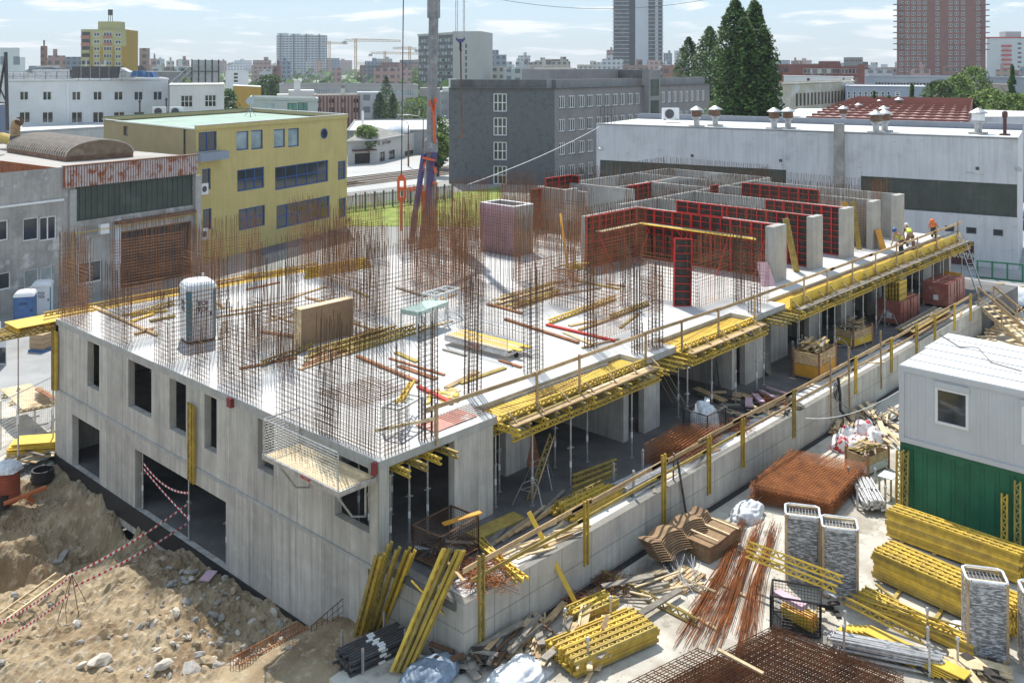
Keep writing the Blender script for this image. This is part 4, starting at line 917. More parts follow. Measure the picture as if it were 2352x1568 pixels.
  # rebar cages lying on the terrace
def grid_stack(o,e1,e2,n1,n2,layers,dz,r,label,m_,name='mesh_sheet',group=None,jag=.06,sep=True):
    """stacked welded mesh sheets: corner o, edge vectors e1, e2"""
    e1=Vector(e1);e2=Vector(e2)
    for k in range(layers):
        b=MB();s=Vector((rv.gauss(0,.012),rv.gauss(0,.012),k*dz));j=random.Random(k)
        for i in range(n1+1):p=o+s+e1*(i/n1);q=e2.normalized()*jag;b.rod(p-q*j.random(),p+e2+q*j.random(),r,3)
        for i in range(n2+1):p=o+s+e2*(i/n2)+Vector((0,0,r*1.6));q=e1.normalized()*jag;b.rod(p-q*j.random(),p+e1+q*j.random(),r,3)
        solo(b,name,m_,label,'rebar mesh',group)
a=tp(1480,1065);grid_stack(a,tp(1560,1015)-a,(1.0,-1.2,0),12,10,7,.11,.009,'rusty mesh sheet in the pile on the terrace below the first strip',RUST_B,group='mesh pile on the terrace')
a=tp(2010,770);grid_stack(Vector((31.5,-2.5,TZ+.1)),Vector((5.2,0,0)),Vector((0,.8,0)),26,6,5,.06,.010,'rusty mesh sheet in the long pile along the podium edge',RUST_B,group='long mesh pile')
for i in range(6):plank(Vector((31.2,-2.5+.15*i,TZ+.42+.05*(i%2))),Vector((36.8,-2.4+.15*i,TZ+.42+.05*(i%2))),.14,.04,WOOD_G if i%2 else YEL_O,'plank on top of the long mesh pile','planks on the mesh pile')
  # wrapped brick pallets
BRICKW=mat('red_brown_wrap',(.30,.10,.075),.35,.18,1.2,(.40,.17,.13),(.5,.65),1.5,col3=(.55,.45,.42),c3=(.66,.72),s3=1.2);LABW=mat('pack_label',(.75,.72,.70),.5)
def brickpal(loc,sx,sy,h,label,rz=0):
    t=local(thing('brick_pallet',label,'pallet',loc,rz,'wrapped brick pallets'))
    for k in range(3):m=MB();m.box(-sx/2,-sy/2+k*(sy-.1)/2,0,sx/2,-sy/2+k*(sy-.1)/2+.1,.12);part(m,'pallet_runner',WOOD_G,t)
    n=4
    for k in range(n):m=MB();e=rv.uniform(0,.012);z0=.12+(h-.12)*k/n;m.box(-sx/2+e,-sy/2+e,z0,sx/2-e,sy/2-e,z0+(h-.12)/n-.012);part(m,'brick_layer',BRICKW,t)
    m=MB();m.box(-sx/2-.006,-sy/2-.006,h-.02,sx/2+.006,sy/2+.006,h+.004);part(m,'top_sheet',BRICKW,t)
    for s in (-.25,.25):m=MB();m.box(sx*s-.012,-sy/2-.008,.12,sx*s+.012,sy/2+.008,h+.008);part(m,'strap',BLACK,t)
    m=MB();m.box(-sx/2-.012,-.15,h*.3,-sx/2-.004,.12,h*.52);part(m,'label_sheet',LABW,t)
    return t
brickpal((33.9,-.55,TZ),1.25,1.25,1.25,'red brown wrapped brick pallet under the stack of yellow slats');brickpal((35.25,-.6,TZ),1.2,1.2,1.25,'red brown wrapped brick pallet behind the slat topped one')
brickpal((39.4,-1.0,TZ),1.3,1.4,1.35,'pale topped wrapped brick pallet near the ladder, front one');brickpal((40.85,-1.0,TZ),1.25,1.4,1.35,'pale topped wrapped brick pallet near the ladder, rear one')
for k in range(11):
    for j in range(3):girder(Vector((33.55,-1.0+.32*j,TZ+1.28+.092*k)),Vector((34.55,-1.0+.32*j,TZ+1.28+.092*k)),'short girder in the square stack on the brick pallet','girder stack on the brick pallet',YEL if (k+j)%3 else YEL_O,up=(0,1,0))
  # timber filled boxes
def scrapbox(c,sx,sy,h,rz,label,n,boards):
    t=local(thing('timber_box',label,'box',c,rz))
    for i,(a,b_) in enumerate([((-sx/2,-sy/2),(sx/2,-sy/2)),((sx/2,-sy/2),(sx/2,sy/2)),((sx/2,sy/2),(-sx/2,sy/2)),((-sx/2,sy/2),(-sx/2,-sy/2))]):
        m=MB();m.bar((*a,.1+h*.25),(*b_,.1+h*.25),.03,h*.48);part(m,'side_board',boards,t);m=MB();m.bar((*a,.1+h*.75),(*b_,.1+h*.75),.03,h*.48);part(m,'side_board',WOOD,t)
    for x in (-sx/2,sx/2):
        for y in (-sy/2,sy/2):m=MB();m.bar((x*1.02,y*1.02,0),(x*1.02,y*1.02,h+.25),.07,.07,(0,1,0));part(m,'post',WOOD_R,t)
    m=MB();m.box(-sx/2,-sy/2,.06,sx/2,sy/2,.1);part(m,'floor',WOOD_G,t)
    b=MB();r2=random.Random(n)
    for i in range(n):
        a=r2.gauss(0,.5);L=r2.uniform(.4,sx*.95);z=.2+(h+.25)*i/n;p=Vector((r2.uniform(-.3,.3)*sx*.5,r2.uniform(-.42,.42)*sy,z));d=Vector((math.cos(a),math.sin(a)*.6,r2.uniform(-.25,.25)))*L/2
        b.cur=r2.randrange(4);b.bar(p-d,p+d,r2.choice((.05,.08,.14)),.03)
    part(b,'timber_scraps',[WOOD,WOOD_L,WOOD_G,YEL_O],t,kind='stuff');return t
scrapbox((23.3,-1.25,TZ),1.9,1.1,1.05,R(4),'board box heaped with split timber on the terrace',90,ORNG);scrapbox((28.9,-.55,TZ),1.6,1.0,.7,R(-8),'yellow board box topped with planks on the terrace',60,PLY)
  # wire basket with rubbish bags
def basket(c,sx,sy,h,rz,label,m_=STEEL_D,sp=.09,r=.006):
    t=local(thing('wire_basket',label,'basket',c,rz));pts=[Vector((-sx/2,-sy/2,.1)),Vector((sx/2,-sy/2,.1)),Vector((sx/2,sy/2,.1)),Vector((-sx/2,sy/2,.1))]
    for i in range(4):g_,f=meshpanel(pts[i],pts[(i+1)%4],h,sp,r,.028);part(g_,'mesh',m_,t,kind='stuff');part(f,'frame',m_,t)
    m=MB();m.box(-sx/2,-sy/2,.06,sx/2,sy/2,.1);part(m,'floor',m_,t);return t
def lump(c,sx,sy,sz,name,m_,label,cat,group=None,seed=0,n=26,amp=.35,parent=None,fr=2.2):
    b=MB();ns=n//2;o=Vector((seed*3.7,seed*1.3,0))
    for j in range(ns+1):
        th=math.pi*.5*j/ns*1.15
        for i in range(n):
            ph=2*math.pi*i/n;d=Vector((math.cos(ph)*math.cos(th-.2),math.sin(ph)*math.cos(th-.2),max(0,math.sin(th-.17))))
            k=1+amp*.45*noise.noise(d*1.3+o)+amp*.30*(1-2*abs(noise.noise(d*fr*.9+o*2)))+amp*.10*noise.noise(d*6+o);b.v.append((c[0]+d.x*sx*k,c[1]+d.y*sy*k,c[2]+max(-.01,d.z*sz*k)))
    for j in range(ns):
        for i in range(n):q=(i+1)%n;b.f.append((j*n+i,j*n+q,(j+1)*n+q,(j+1)*n+i));b.m.append(0)
    b.f.append(tuple(ns*n+i for i in range(n)));b.m.append(0)
    if parent is not None:return part(b,name,m_,parent)
    return solo(b,name,m_,label,cat,group,smooth=True)
FILM=mat('plastic_sheet',(.72,.74,.76),.3,.1,6,(.50,.52,.55),(.5,.7),5,.5,12)
BAG=mat('red_white_bag',(.74,.72,.70),.5,.08,3,(.45,.03,.04),(.53,.56),2.6,.5,10);BLUES=mat('blue_grey_sheet',(.20,.26,.34),.5,.2,5,(.32,.38,.45),(.5,.7),4,.5,10)
basket((14.1,-1.35,TZ),1.25,1.0,.85,R(0),'black wire basket stuffed with rubbish bags on the terrace');lump((14.1,-1.35,TZ+.12),.52,.42,1.0,'rubbish_bag',FILM,'white rubbish bag bulging out of the black basket','bag',seed=2,amp=.5)
for i in range(5):c=Vector((13.7+.2*i,-1.6+.12*i,TZ+.75));plank(c,c+Vector((.5,.2,.25)),.2,.02,rv.choice((GREY,WHITEP,BLACK)),'scrap sheet poking from the rubbish basket','scrap in the rubbish basket')
basket((1.75,-.75,TZ),1.5,1.05,.85,R(3),'rusty mesh crate of scrap at the near podium corner',RUST_D,.08,.006)
for i in range(16):c=Vector((1.75+rv.uniform(-.6,.5),-.75+rv.uniform(-.4,.4),TZ+.15+.02*i));a=rv.uniform(0,3);d=Vector((math.cos(a)*.45,math.sin(a)*.3,.08));plank(c-d,c+d,rv.choice((.08,.15)),.03,rv.choice((STEEL_D,WOOD_G,GREY,DARKPLY)),'dark scrap in the rusty mesh crate','scrap in the rusty crate')
plank(Vector((1.5,-.9,TZ+.98)),Vector((2.7,-1.2,TZ+1.0)),.16,.04,ORNG,'orange board lying across the rusty mesh crate')
  # girders and boards on the terrace
plank(tp(1082,1235),tp(1195,1185),.55,.06,YEL_O,'wide olive formwork board lying beside the first pier',name='formwork_board',cat='formwork board')
for i in range(9):c=tp(1110+14*i,1268-8*i,.01+.03*(i%3));plank(c,c+Vector((2.2,.35+rv.gauss(0,.2),.0)),rv.choice((.1,.16)),.04,rv.choice((WOOD_G,WOOD_G,WOOD)),'grey plank in the pile behind the podium rail','grey planks on the terrace')
for i in range(18):c=Vector((rv.uniform(2.6,4.6),rv.uniform(-2.5,-1.9),TZ+.03+.012*i));plank(c,c+Vector((.9,-.25+rv.gauss(0,.12),0)),.07,.03,WOOD_L,'pale slat in the fan of slats on the podium edge','pale slats on the podium edge')
for k in range(4):
    for j in range(4):girder(Vector((5.55+rv.uniform(-.15,.15),-2.15+.21*j,TZ+.03+.09*k)),Vector((7.85+rv.uniform(-.2,.2),-2.25+.21*j,TZ+.03+.09*k)),'yellow girder in the stack on the podium edge','girder stack on the podium edge',YEL if (k+j)%3 else YEL_O,up=(0,1,.05))
for i in range(3):girder(tp(1315,1132-14*i),tp(1415,1090-12*i),'old girder lying in the shade on the terrace floor','old girders on the terrace floor',YEL_O)
girder(tp(1208,1148),tp(1262,1120,1.75),'olive girder leaning on a steel tripod',None,YEL_O,up=(1,-1,0));plank(tp(1222,1150),tp(1272,1122,1.7),.1,.04,WOOD,'thin plank leaning beside the olive girder',up=(1,-1,0))
plank(tp(1228,1073),tp(1208,1062,1.25),.45,.03,WOOD_R,'red brown board leaning on a pier under the first strip',up=(-1,-1,0))
plank(tp(1765,862),tp(1752,838,1.5),.6,.05,WOOD_G,'grey slatted door panel leaning on a pier',name='door_panel',cat='panel',up=(0,-1,0))
for i in range(4):m=MB();c=tp(1625+14*i,900-4*i);m.path([c,c+Vector((.3,.4,1.6)),c+Vector((.8,.4,1.6)),c+Vector((.55,0,0))],.03,5);solo(m,'window_guard',STEEL_D,'dark steel frame leaning in the shade, %s of four'%('first','second','third','last')[i],'frame','leaning frames')
for i in range(5):m=MB();a=tp(1545+9*i,925+4*i);m.rod(a,a+Vector((-.6,.9,1.9)),.015,4);solo(m,'steel_rod',STEEL_D if i%2 else WOOD,'thin rod leaning on the pier behind the basket','rod','rods leaning behind the basket')
  # rack of galvanised tubes
def tuberack(c,rz,L,n,label,m_=STEEL,w=.8,h=.75,rad=.03):
    t=local(thing('tube_rack',label,'rack',c,rz))
    for x in (-L*.38,L*.38):
        for y in (-w/2,w/2):m=MB();m.bar((x,y,0),(x,y,h),.06,.06,(0,1,0));part(m,'post',STEEL,t);m=MB();m.lathe((x,y,h),[(.04,0),(.05,.03),(.05,.09),(.02,.12)],8);part(m,'post_cap',STEEL,t)
        m=MB();m.bar((x,-w/2,.1),(x,w/2,.1),.06,.06);part(m,'cross_bar',STEEL,t)
    for y in (-w/2,w/2):m=MB();m.bar((-L*.38,y,.1),(L*.38,y,.1),.05,.05);part(m,'side_bar',STEEL,t)
    LOC[t]=Vector((0,0,0));k=max(1,int((w-.1)/(rad*2.3)));r2=random.Random(n)
    for i in range(n):
        y=-w/2+.09+(i%k)*rad*2.3;z=.16+rad+(i//k)*rad*2.1;x=r2.gauss(0,.07);b=MB();b.rod((-L/2+x,y+r2.gauss(0,.02),z),(L/2+x,y+r2.gauss(0,.02),z),rad,7,True);b.rod((-L/2+x+.02,y,z),(-L/2+x+.05,y,z),rad*1.7,4,True);b.rod((x,y,z),(x+.09,y,z),rad*1.35,6,True)
        part(b,'tube',m_,t)
    return t
tuberack(Vector((8.9,-2.1,TZ)),R(-2),2.0,26,'rack of galvanised props on the sunny podium edge');tuberack(Vector((25.2,.1,TZ)),R(8),1.7,16,'low rack of dark tubes under the long strip',STEEL_D)
  # ladder, orange board, far timber
def ladder(a,b,w,n,label,m_=STEEL):
    a=Vector(a);b=Vector(b);d=(b-a).normalized();s=d.cross(Vector((0,0,1))).normalized()*w/2;t=thing('ladder',label,'ladder',a)
    for k in (-1,1):m=MB();m.bar(a+s*k,b+s*k,.05,.07);part(m,'stile',m_,t)
    for i in range(1,n):p=a.lerp(b,i/n);m=MB();m.rod(p-s,p+s,.018,5);part(m,'rung',m_,t)
    return t
ladder((43.6,-1.9,TZ),(44.6,-.4,.35),.45,12,'aluminium ladder leaning on the far end of the long deck')
m=MB();m.hexa([(42.2,-.2,TZ),(42.25,-.2,TZ),(42.25,-1.2,TZ),(42.2,-1.2,TZ),(42.5,-.2,TZ+1.3),(42.55,-.2,TZ+1.3),(42.55,-1.2,TZ+1.3),(42.5,-1.2,TZ+1.3)]);solo(m,'plywood_sheet',ORNG,'orange board standing by the ladder','plywood')
  # far end of the terrace: slab edge and stairs down to the yard
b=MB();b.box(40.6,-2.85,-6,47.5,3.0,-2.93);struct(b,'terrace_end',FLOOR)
t=thing('timber_stairs','rough timber stairs going down from the terrace to the yard','stairs',(42,-4.5,yz))
s0=Vector((41.2,-2.9,-2.9));s1=Vector((39.6,-5.9,yz));d=(s1-s0);q=Vector((d.y,-d.x,0)).normalized()*.55
for k in (-1,1):m=MB();m.bar(s0+q*k,s1+q*k,.05,.22);part(m,'stringer',WOOD_L,t)
for i in range(9):p=s0+d*((i+.4)/9);m=MB();m.bar(p-q,p+q,.28,.045);part(m,'tread',WOOD_L,t)
for k in (-1,1):
    for i in range(3):p=s0+d*(i/2.1)+q*k;m=MB();m.bar(p+Z(-.1),p+Z(1.05),.07,.07,(0,1,0));part(m,'post',WOOD,t)
    m=MB();m.bar(s0+q*k+Z(1.0),s0+d*.97+q*k+Z(1.0),.04,.12);part(m,'handrail',WOOD,t);m=MB();m.bar(s0+q*k+Z(.5),s0+d*.97+q*k+Z(.5),.03,.1);part(m,'handrail',WOOD_L,t)

  # ================================================================== STORAGE YARD (z = -4.4)
YZ=yz+.002
def yp(x,y,z=0.0):return P(x,y,YZ)+Vector((0,0,z))
  # containers
CW=mat('white_container_paint',(.56,.57,.58),.5,.04,1.5,(.50,.50,.50),(.55,.8),.8);CR=mat('white_container_roof',(.72,.72,.71),.6,.06,1.2,(.55,.53,.50),(.62,.75),.8)
def container(c0,L,Wd,H,label,kind):
    """c0: lower near-left corner; length runs towards -y, depth towards +x"""
    x0,y0,z0=c0;t=thing('site_container',label,'container',(x0+Wd/2,y0-L/2,z0))
    if kind=='office':
        m=MB();m.box(x0,y0-L,z0,x0+Wd,y0,z0+.16);part(m,'floor_frame',CW,t);m=MB();m.box(x0,y0-L,z0+H-.18,x0+Wd,y0,z0+H);part(m,'roof_frame',CW,t)
        m=MB();m.box(x0+.02,y0-L+.02,z0+H+.001,x0+Wd-.02,y0-.02,z0+H+.03)
        part(m,'roof_sheet',CR,t)
        for x,y in ((x0,y0-.16),(x0,y0-L),(x0+Wd-.16,y0-.16),(x0+Wd-.16,y0-L)):m=MB();m.box(x-.004,y-.004,z0+.16,x+.164,y+.164,z0+H-.18);part(m,'corner_post',CW,t)
        holes=[(1.05,z0+.95,1.95,z0+2.0),(3.6,z0+.95,4.5,z0+2.0)]
        m=MB();wall(m,(x0+.05,y0-.16),(x0+.05,y0-L+.16),z0+.16,z0+H-.18,holes,.06,Vector((-1,0,0)));part(m,'front_wall',CW,t)
        m=MB();m.box(x0+.06,y0-.05,z0+.16,x0+Wd-.06,y0-.02,z0+H-.18);m2=MB();part(m,'side_wall',CW,t)
        k=0
        yy=y0-.3
        while yy>y0-L+.3:  # ribs pressed into the cladding
            if not any(y0-.16-h[2]-.2<yy<y0-.16-h[0]+.2 for h in holes):m2=MB();m2.box(x0+.036,yy-.05,z0+.18,x0+.0505,yy+.05,z0+H-.2);part(m2,'cladding_rib',CW,t)
            yy-=.24;k+=1
        for h in holes:
            ya,yb=y0-.16-h[0],y0-.16-h[2];w_=MB();w_.box(x0+.0,yb-.06,h[1]-.06,x0+.05,yb+.02,h[3]+.04);w_.box(x0,ya-.02,h[1]-.06,x0+.05,ya+.06,h[3]+.04);w_.box(x0,yb+.02,h[1]-.06,x0+.05,ya-.02,h[1]+.02);w_.box(x0,yb+.02,h[3]-.02,x0+.05,ya-.02,h[3]+.04);w_=part(w_,'window',PVC,t)
            g2=MB();g2.box(x0+.06,yb,h[1],x0+.08,ya,h[3]);part(g2,'pane',GLASS,w_);g2=MB();g2.box(x0-.015,yb-.09,h[3]+.05,x0+.05,ya+.09,h[3]+.24);part(g2,'shutter_box',CW,w_)
        for k in range(1,3):m=MB();m.box(x0+.1,y0-L+.05,z0+H+.03,x0+Wd-.1,y0-.05,z0+H+.03) if 0 else m.box(x0+Wd*k/3-.02,y0-L+.05,z0+H+.03,x0+Wd*k/3+.02,y0-.05,z0+H+.055);part(m,'roof_seam',GREY if k==1 else CW,t)
    else:
        b=MB();y=y0;k=0  # corrugated front
        prof=[(0,0),(.26,0),(.30,.035),(.40,.035),(.44,0)]
        pts=[]
        while y>y0-L:
            for a,o in prof[:-1]:pts.append((x0+o,y-a))
            y-=.44
        pts=[q_ for q_ in pts if q_[1]>=y0-L]
        for (xa,ya),(xb,yb) in zip(pts,pts[1:]):b.quad((xa,ya,z0+.12),(xb,yb,z0+.12),(xb,yb,z0+H-.12),(xa,ya,z0+H-.12))
        part(b,'corrugated_wall',GREENP,t)
        m=MB();m.box(x0+.05,y0-L+.05,z0+.1,x0+Wd,y0-.01,z0+H-.02);part(m,'shell',GREENP,t)
        for z in (z0,z0+H-.14):m=MB();m.box(x0-.03,y0-L,z,x0+.045,y0,z+.14);part(m,'rail',GREENP,t)
        for yy in (y0-.12,y0-L):m=MB();m.box(x0-.034,yy-.003,z0+.14,x0+.08,yy+.123,z0+H-.14);part(m,'corner_post',GREENP,t)
    return t
cc=P(2065,1012,-1.85);CUX,CUY=cc.x,cc.y
container((CUX,CUY,-1.85),6.06,2.44,2.5,'white office container with a small window on top of the green container','office')
container((CUX+2.52,CUY+.1,-1.85),6.06,2.44,2.5,'white office container behind the front one','office')
container((CUX+.25,CUY+.05,YZ),6.06,2.35,2.45,'green corrugated steel container carrying the white office container','green')
container((CUX+2.75,CUY+.05,YZ),6.06,2.35,2.45,'green steel container hidden behind the front green one','green')
def cable(pts,r,label,m_=BLACK,n=6):
    b=MB();b.path(pts,r,n);return solo(b,'cable',m_,label,'cable')
cable(bez(Vector((CUX+4.4,CUY+.2,.72)),Vector((CUX+1.0,CUY-3,.72)),0,6)[:3]+[Vector((CUX+2.8,CUY-1.6,.95)),Vector((CUX+2.2,CUY-2.2,.71)),Vector((CUX+1.9,CUY-3.2,.71))],.018,'thin cable lying looped over the container roofs')

  # girder stacks
def stack(o,d,L,layers,wide,label,group,flat=True,step=.205,jit=.06,m_=None,n2=None):
    o=Vector(o);d=Vector(d).normalized();s=Vector((-d.y,d.x,0))
    for k in range(layers):
        for j in range(wide if n2 is None or k<layers-1 else n2):
            a=o+d*rv.uniform(-jit,jit)+s*(step*j+rv.gauss(0,.006))+Vector((0,0,(.085 if flat else .205)*k+(.04 if flat else 0)))
            girder(a,a+d*L,label,group,m_ or rv.choice((YEL,YEL,YEL,YEL_O)),up=(s if flat else (0,0,1)))
V_=Vector((0,-1,0))
a=yp(2046,1226,.08);stack(a+Vector((-.35,0,0)),(-.06,-1,0),3.95,10,3,'yellow girder in the tall stack before the green container','girder stack before the green container')
for i in range(4):plank(a+Vector((-.5,-.5-1.0*i,-.08)),a+Vector((.5,-.5-1.0*i,-.08)),.1,.08,WOOD,'bearer timber under the tall girder stack','bearers under the tall stack')
a=yp(2003,1330,.08);stack(a,(-.16,-1,0),3.9,9,6,'yellow girder in the wide stack in mid yard','wide girder stack',n2=5);a=yp(1985,1385,.06);stack(a+Vector((-.2,.1,0)),(-.16,-1,0),3.2,4,2,'yellow girder in the low stack before the wide one','low girder stack')
for i in range(3):plank(a+Vector((-.4,-.6-1.2*i,-.06)),a+Vector((1.5,-.5-1.2*i,-.06)),.1,.07,YEL_O,'bearer timber under the wide girder stack','bearers under the wide stack')
  # girders leaning on the green container
for i,(dy,h,l) in enumerate([(-.12,2.2,'left of the pair at its left end'),(-.34,2.25,'right of the pair at its left end'),(-3.35,1.75,'shorter one of the middle pair'),(-3.72,2.25,'taller one of the middle pair'),(-4.9,2.3,'nearest the frame edge')]):
    girder(Vector((CUX-.28,CUY+dy-.05,YZ)),Vector((CUX+.1,CUY+dy+.05,YZ+h)),'yellow girder leaning on the green container, '+l,None,YEL_O if i%2 else YEL,up=(0,1,0))
  # long girders lying about
for a,b_,m_,l,h in [((1712,1335),(1935,1425),YEL,'yellow girder lying across the mesh crate, upper one',1.0),((1712,1352),(1920,1440),PLY,'yellow girder lying across the mesh crate, lower one',.9),((1950,1400),(2215,1480),YEL_O,'olive girder in the loose pile of boards',.25),((1960,1415),(2200,1500),YEL,'yellow girder in the loose pile of boards',.35),((2010,1360),(2060,1400),YEL_O,'short olive girder lying crosswise under the pile',.05),((1935,1432),(2120,1530),YEL,'yellow girder over the prop rack',.55),((1330,1300),(1600,1440),YEL_O,'long olive girder on the yard near the wire pallet',.02),((1545,1335),(1640,1375),WOOD_L,'pale beam on the yard under the loose bars',.02)]:
    girder(yp(*a,h),yp(*b_,h),l,None,m_,up=(.5,.5,1))
for i in range(6):c=yp(1930+12*i,1445+5*i,.05+.05*i);plank(c,c+Vector((-.25,-2.6,.0)),.4,.03,PLY,'yellow plywood board in the loose pile beside the prop rack','yellow boards beside the prop rack',name='plywood_board')
  # pile of big girders bottom centre and a small one
a=yp(1322,1565,.06);stack(a,(yp(1500,1475)-yp(1310,1560)),2.7,5,6,'yellow girder in the stack at the bottom edge of the yard','girder stack at the bottom edge',step=.21,n2=5)
a=yp(1325,1450,.05);stack(a,(yp(1415,1410)-yp(1325,1450)),1.45,4,3,'short yellow girder in the small stack by the podium wall','short girder stack',step=.2)
  # upright leaning girders at the podium corner
for i,(xb,yb,xt,yt,zt,m_) in enumerate([(822,1455,880,1240,-1.55,YEL_O),(836,1452,892,1238,-1.5,YEL),(862,1440,930,1220,-1.45,YEL_O),(876,1436,955,1222,-1.5,YEL),(890,1432,968,1226,-1.5,YEL),(850,1448,905,1225,-1.6,YEL_O)]):
    o=P(xb,yb,yz-.3);e=P(xt,yt,zt);girder(o,o+(e-o).normalized()*3.1,'yellow girder leaning upright against the near podium corner','girders leaning at the podium corner',m_,up=(-1,-.3,0))
for i,(xb,yb,xt,yt) in enumerate([(905,1540,1015,1280),(918,1543,1030,1278),(932,1540,1048,1280),(945,1538,1058,1285)]):
    o=P(xb,yb,yz);e=P(xt,yt,-2.0);girder(o,o+(e-o).normalized()*3.0,'yellow girder of the group leaning lower on the podium end','girders leaning on the podium end',YEL if i!=1 else YEL_O,up=(-1,-.3,0))
plank(P(945,1335,-2.4),P(1050,1445,-3.9),.09,.03,PLY,'thin yellow lath aslant before the podium end');plank(P(1010,1270,-2.6),P(1065,1335,-2.0),.08,.03,WOOD,'thin brown lath over the leaning girders')
girder(tp(1085,1250,.1),tp(1200,1355,.25),'yellow girder sliding over the near podium edge',None,YEL,up=(1,1,1));girder(tp(1095,1245,.1),tp(1185,1350,.12),'olive girder under the one sliding over the podium edge',None,YEL_O,up=(1,1,1))
  # bundle of dark props
t=thing('prop_bundle','bundle of dark steel props stacked at the foot of the leaning girders','prop bundle',P(850,1540,yz));a=P(790,1545,yz-.1);d=(P(925,1480,yz)-P(785,1545,yz)).normalized();q=Vector((-d.y,d.x,0))
for i in range(40):
    k=i%8;z=.1+.085*(i//8);p=a+q*(-.38+.1*k+.04*((i//8)%2))+Z(z)+d*rv.gauss(0,.05);b=MB();b.rod(p,p+d*1.75,.034,8,True);part(b,'tube',STEEL_D,t);b=MB();b.cbox(p,.12,.12,.012,0,frame_rot(p,p+Z(1)).to_matrix()) if 0 else b.rod(p-d*.012,p,.065,4,True);part(b,'end_plate',STEEL_D,t)
    if i>=32 or k==0:b=MB();b.rod(p+d*.8,p+d*1.0,.0365,8);part(b,'sticker',WHITE,t)
for s_ in (.25,1.5):
    for k in (-.48,.52):b=MB();p=a+d*s_+q*k;b.bar(p,p+Z(.75),.05,.05,(0,1,0));part(b,'rack_post',STEEL,t)
  # mesh piles
z=yz+.08;O=P(1905,1150,-3.75);O.z=z;e1=P(1725,1108,-3.7)-P(1905,1145,-3.7);e2=P(1985,1062,-3.7)-P(1905,1145,-3.7)
grid_stack(O,e1,e2,24,26,13,.052,.009,'rusty mesh sheet in the tall square pile behind the wrapped stacks',RUST_B,group='tall mesh pile',jag=.12)
o=P(1780,1434,-4.1);o.z=yz+.05;e1=(P(1530,1562,-4.1)-P(1780,1434,-4.1));e2=(P(2010,1522,-4.1)-P(1780,1434,-4.1))*1.25
grid_stack(o,e1*1.15,e2,18,19,5,.055,.013,'rust brown mesh sheet in the flat pile at the bottom edge',RUST,group='flat mesh pile')
o2=P(1640,1500,yz);grid_stack(o+e1*.62-e2*.1+Z(.31),e1*.7,e2*.8,11,15,2,.055,.013,'upper mesh sheet shifted over the flat pile',RUST,group='upper flat mesh')
plank(o+e1*.55+e2*.0+Z(.34),o+e1*.60+e2*.42+Z(.34),.1,.05,WOOD_L,'pale lath lying on the flat mesh pile')
  # wrapped stacks of slats
DKS=mat('dark_bundled_slats',(.10,.095,.09),.55,.4,14,(.28,.27,.26),(.56,.66),10,rnd=.2)
def film_mat():
    m=bpy.data.materials.new('stretch_film');m.use_nodes=True;t=m.node_tree;b=t.nodes['Principled BSDF'];b.inputs['Base Color'].default_value=(.85,.87,.9,1);b.inputs['Roughness'].default_value=.18
    g=t.nodes.new('ShaderNodeNewGeometry');mp=t.nodes.new('ShaderNodeMapping');mp.inputs['Scale'].default_value=(5,5,22);mp.inputs['Rotation'].default_value=(.25,.2,0);n=t.nodes.new('ShaderNodeTexNoise');n.inputs['Scale'].default_value=1.3;n.inputs['Detail'].default_value=5
    r=t.nodes.new('ShaderNodeMapRange');r.inputs[1].default_value=.42;r.inputs[2].default_value=.72;r.inputs[3].default_value=.10;r.inputs[4].default_value=.75
    t.links.new(g.outputs['Position'],mp.inputs[0]);t.links.new(mp.outputs[0],n.inputs['Vector']);t.links.new(n.outputs['Fac'],r.inputs[0]);t.links.new(r.outputs[0],b.inputs['Alpha'])
    bp=t.nodes.new('ShaderNodeBump');bp.inputs['Strength'].default_value=.8;bp.inputs['Distance'].default_value=.03;t.links.new(n.outputs['Fac'],bp.inputs['Height']);t.links.new(bp.outputs[0],b.inputs['Normal']);return m
FILMT=film_mat()
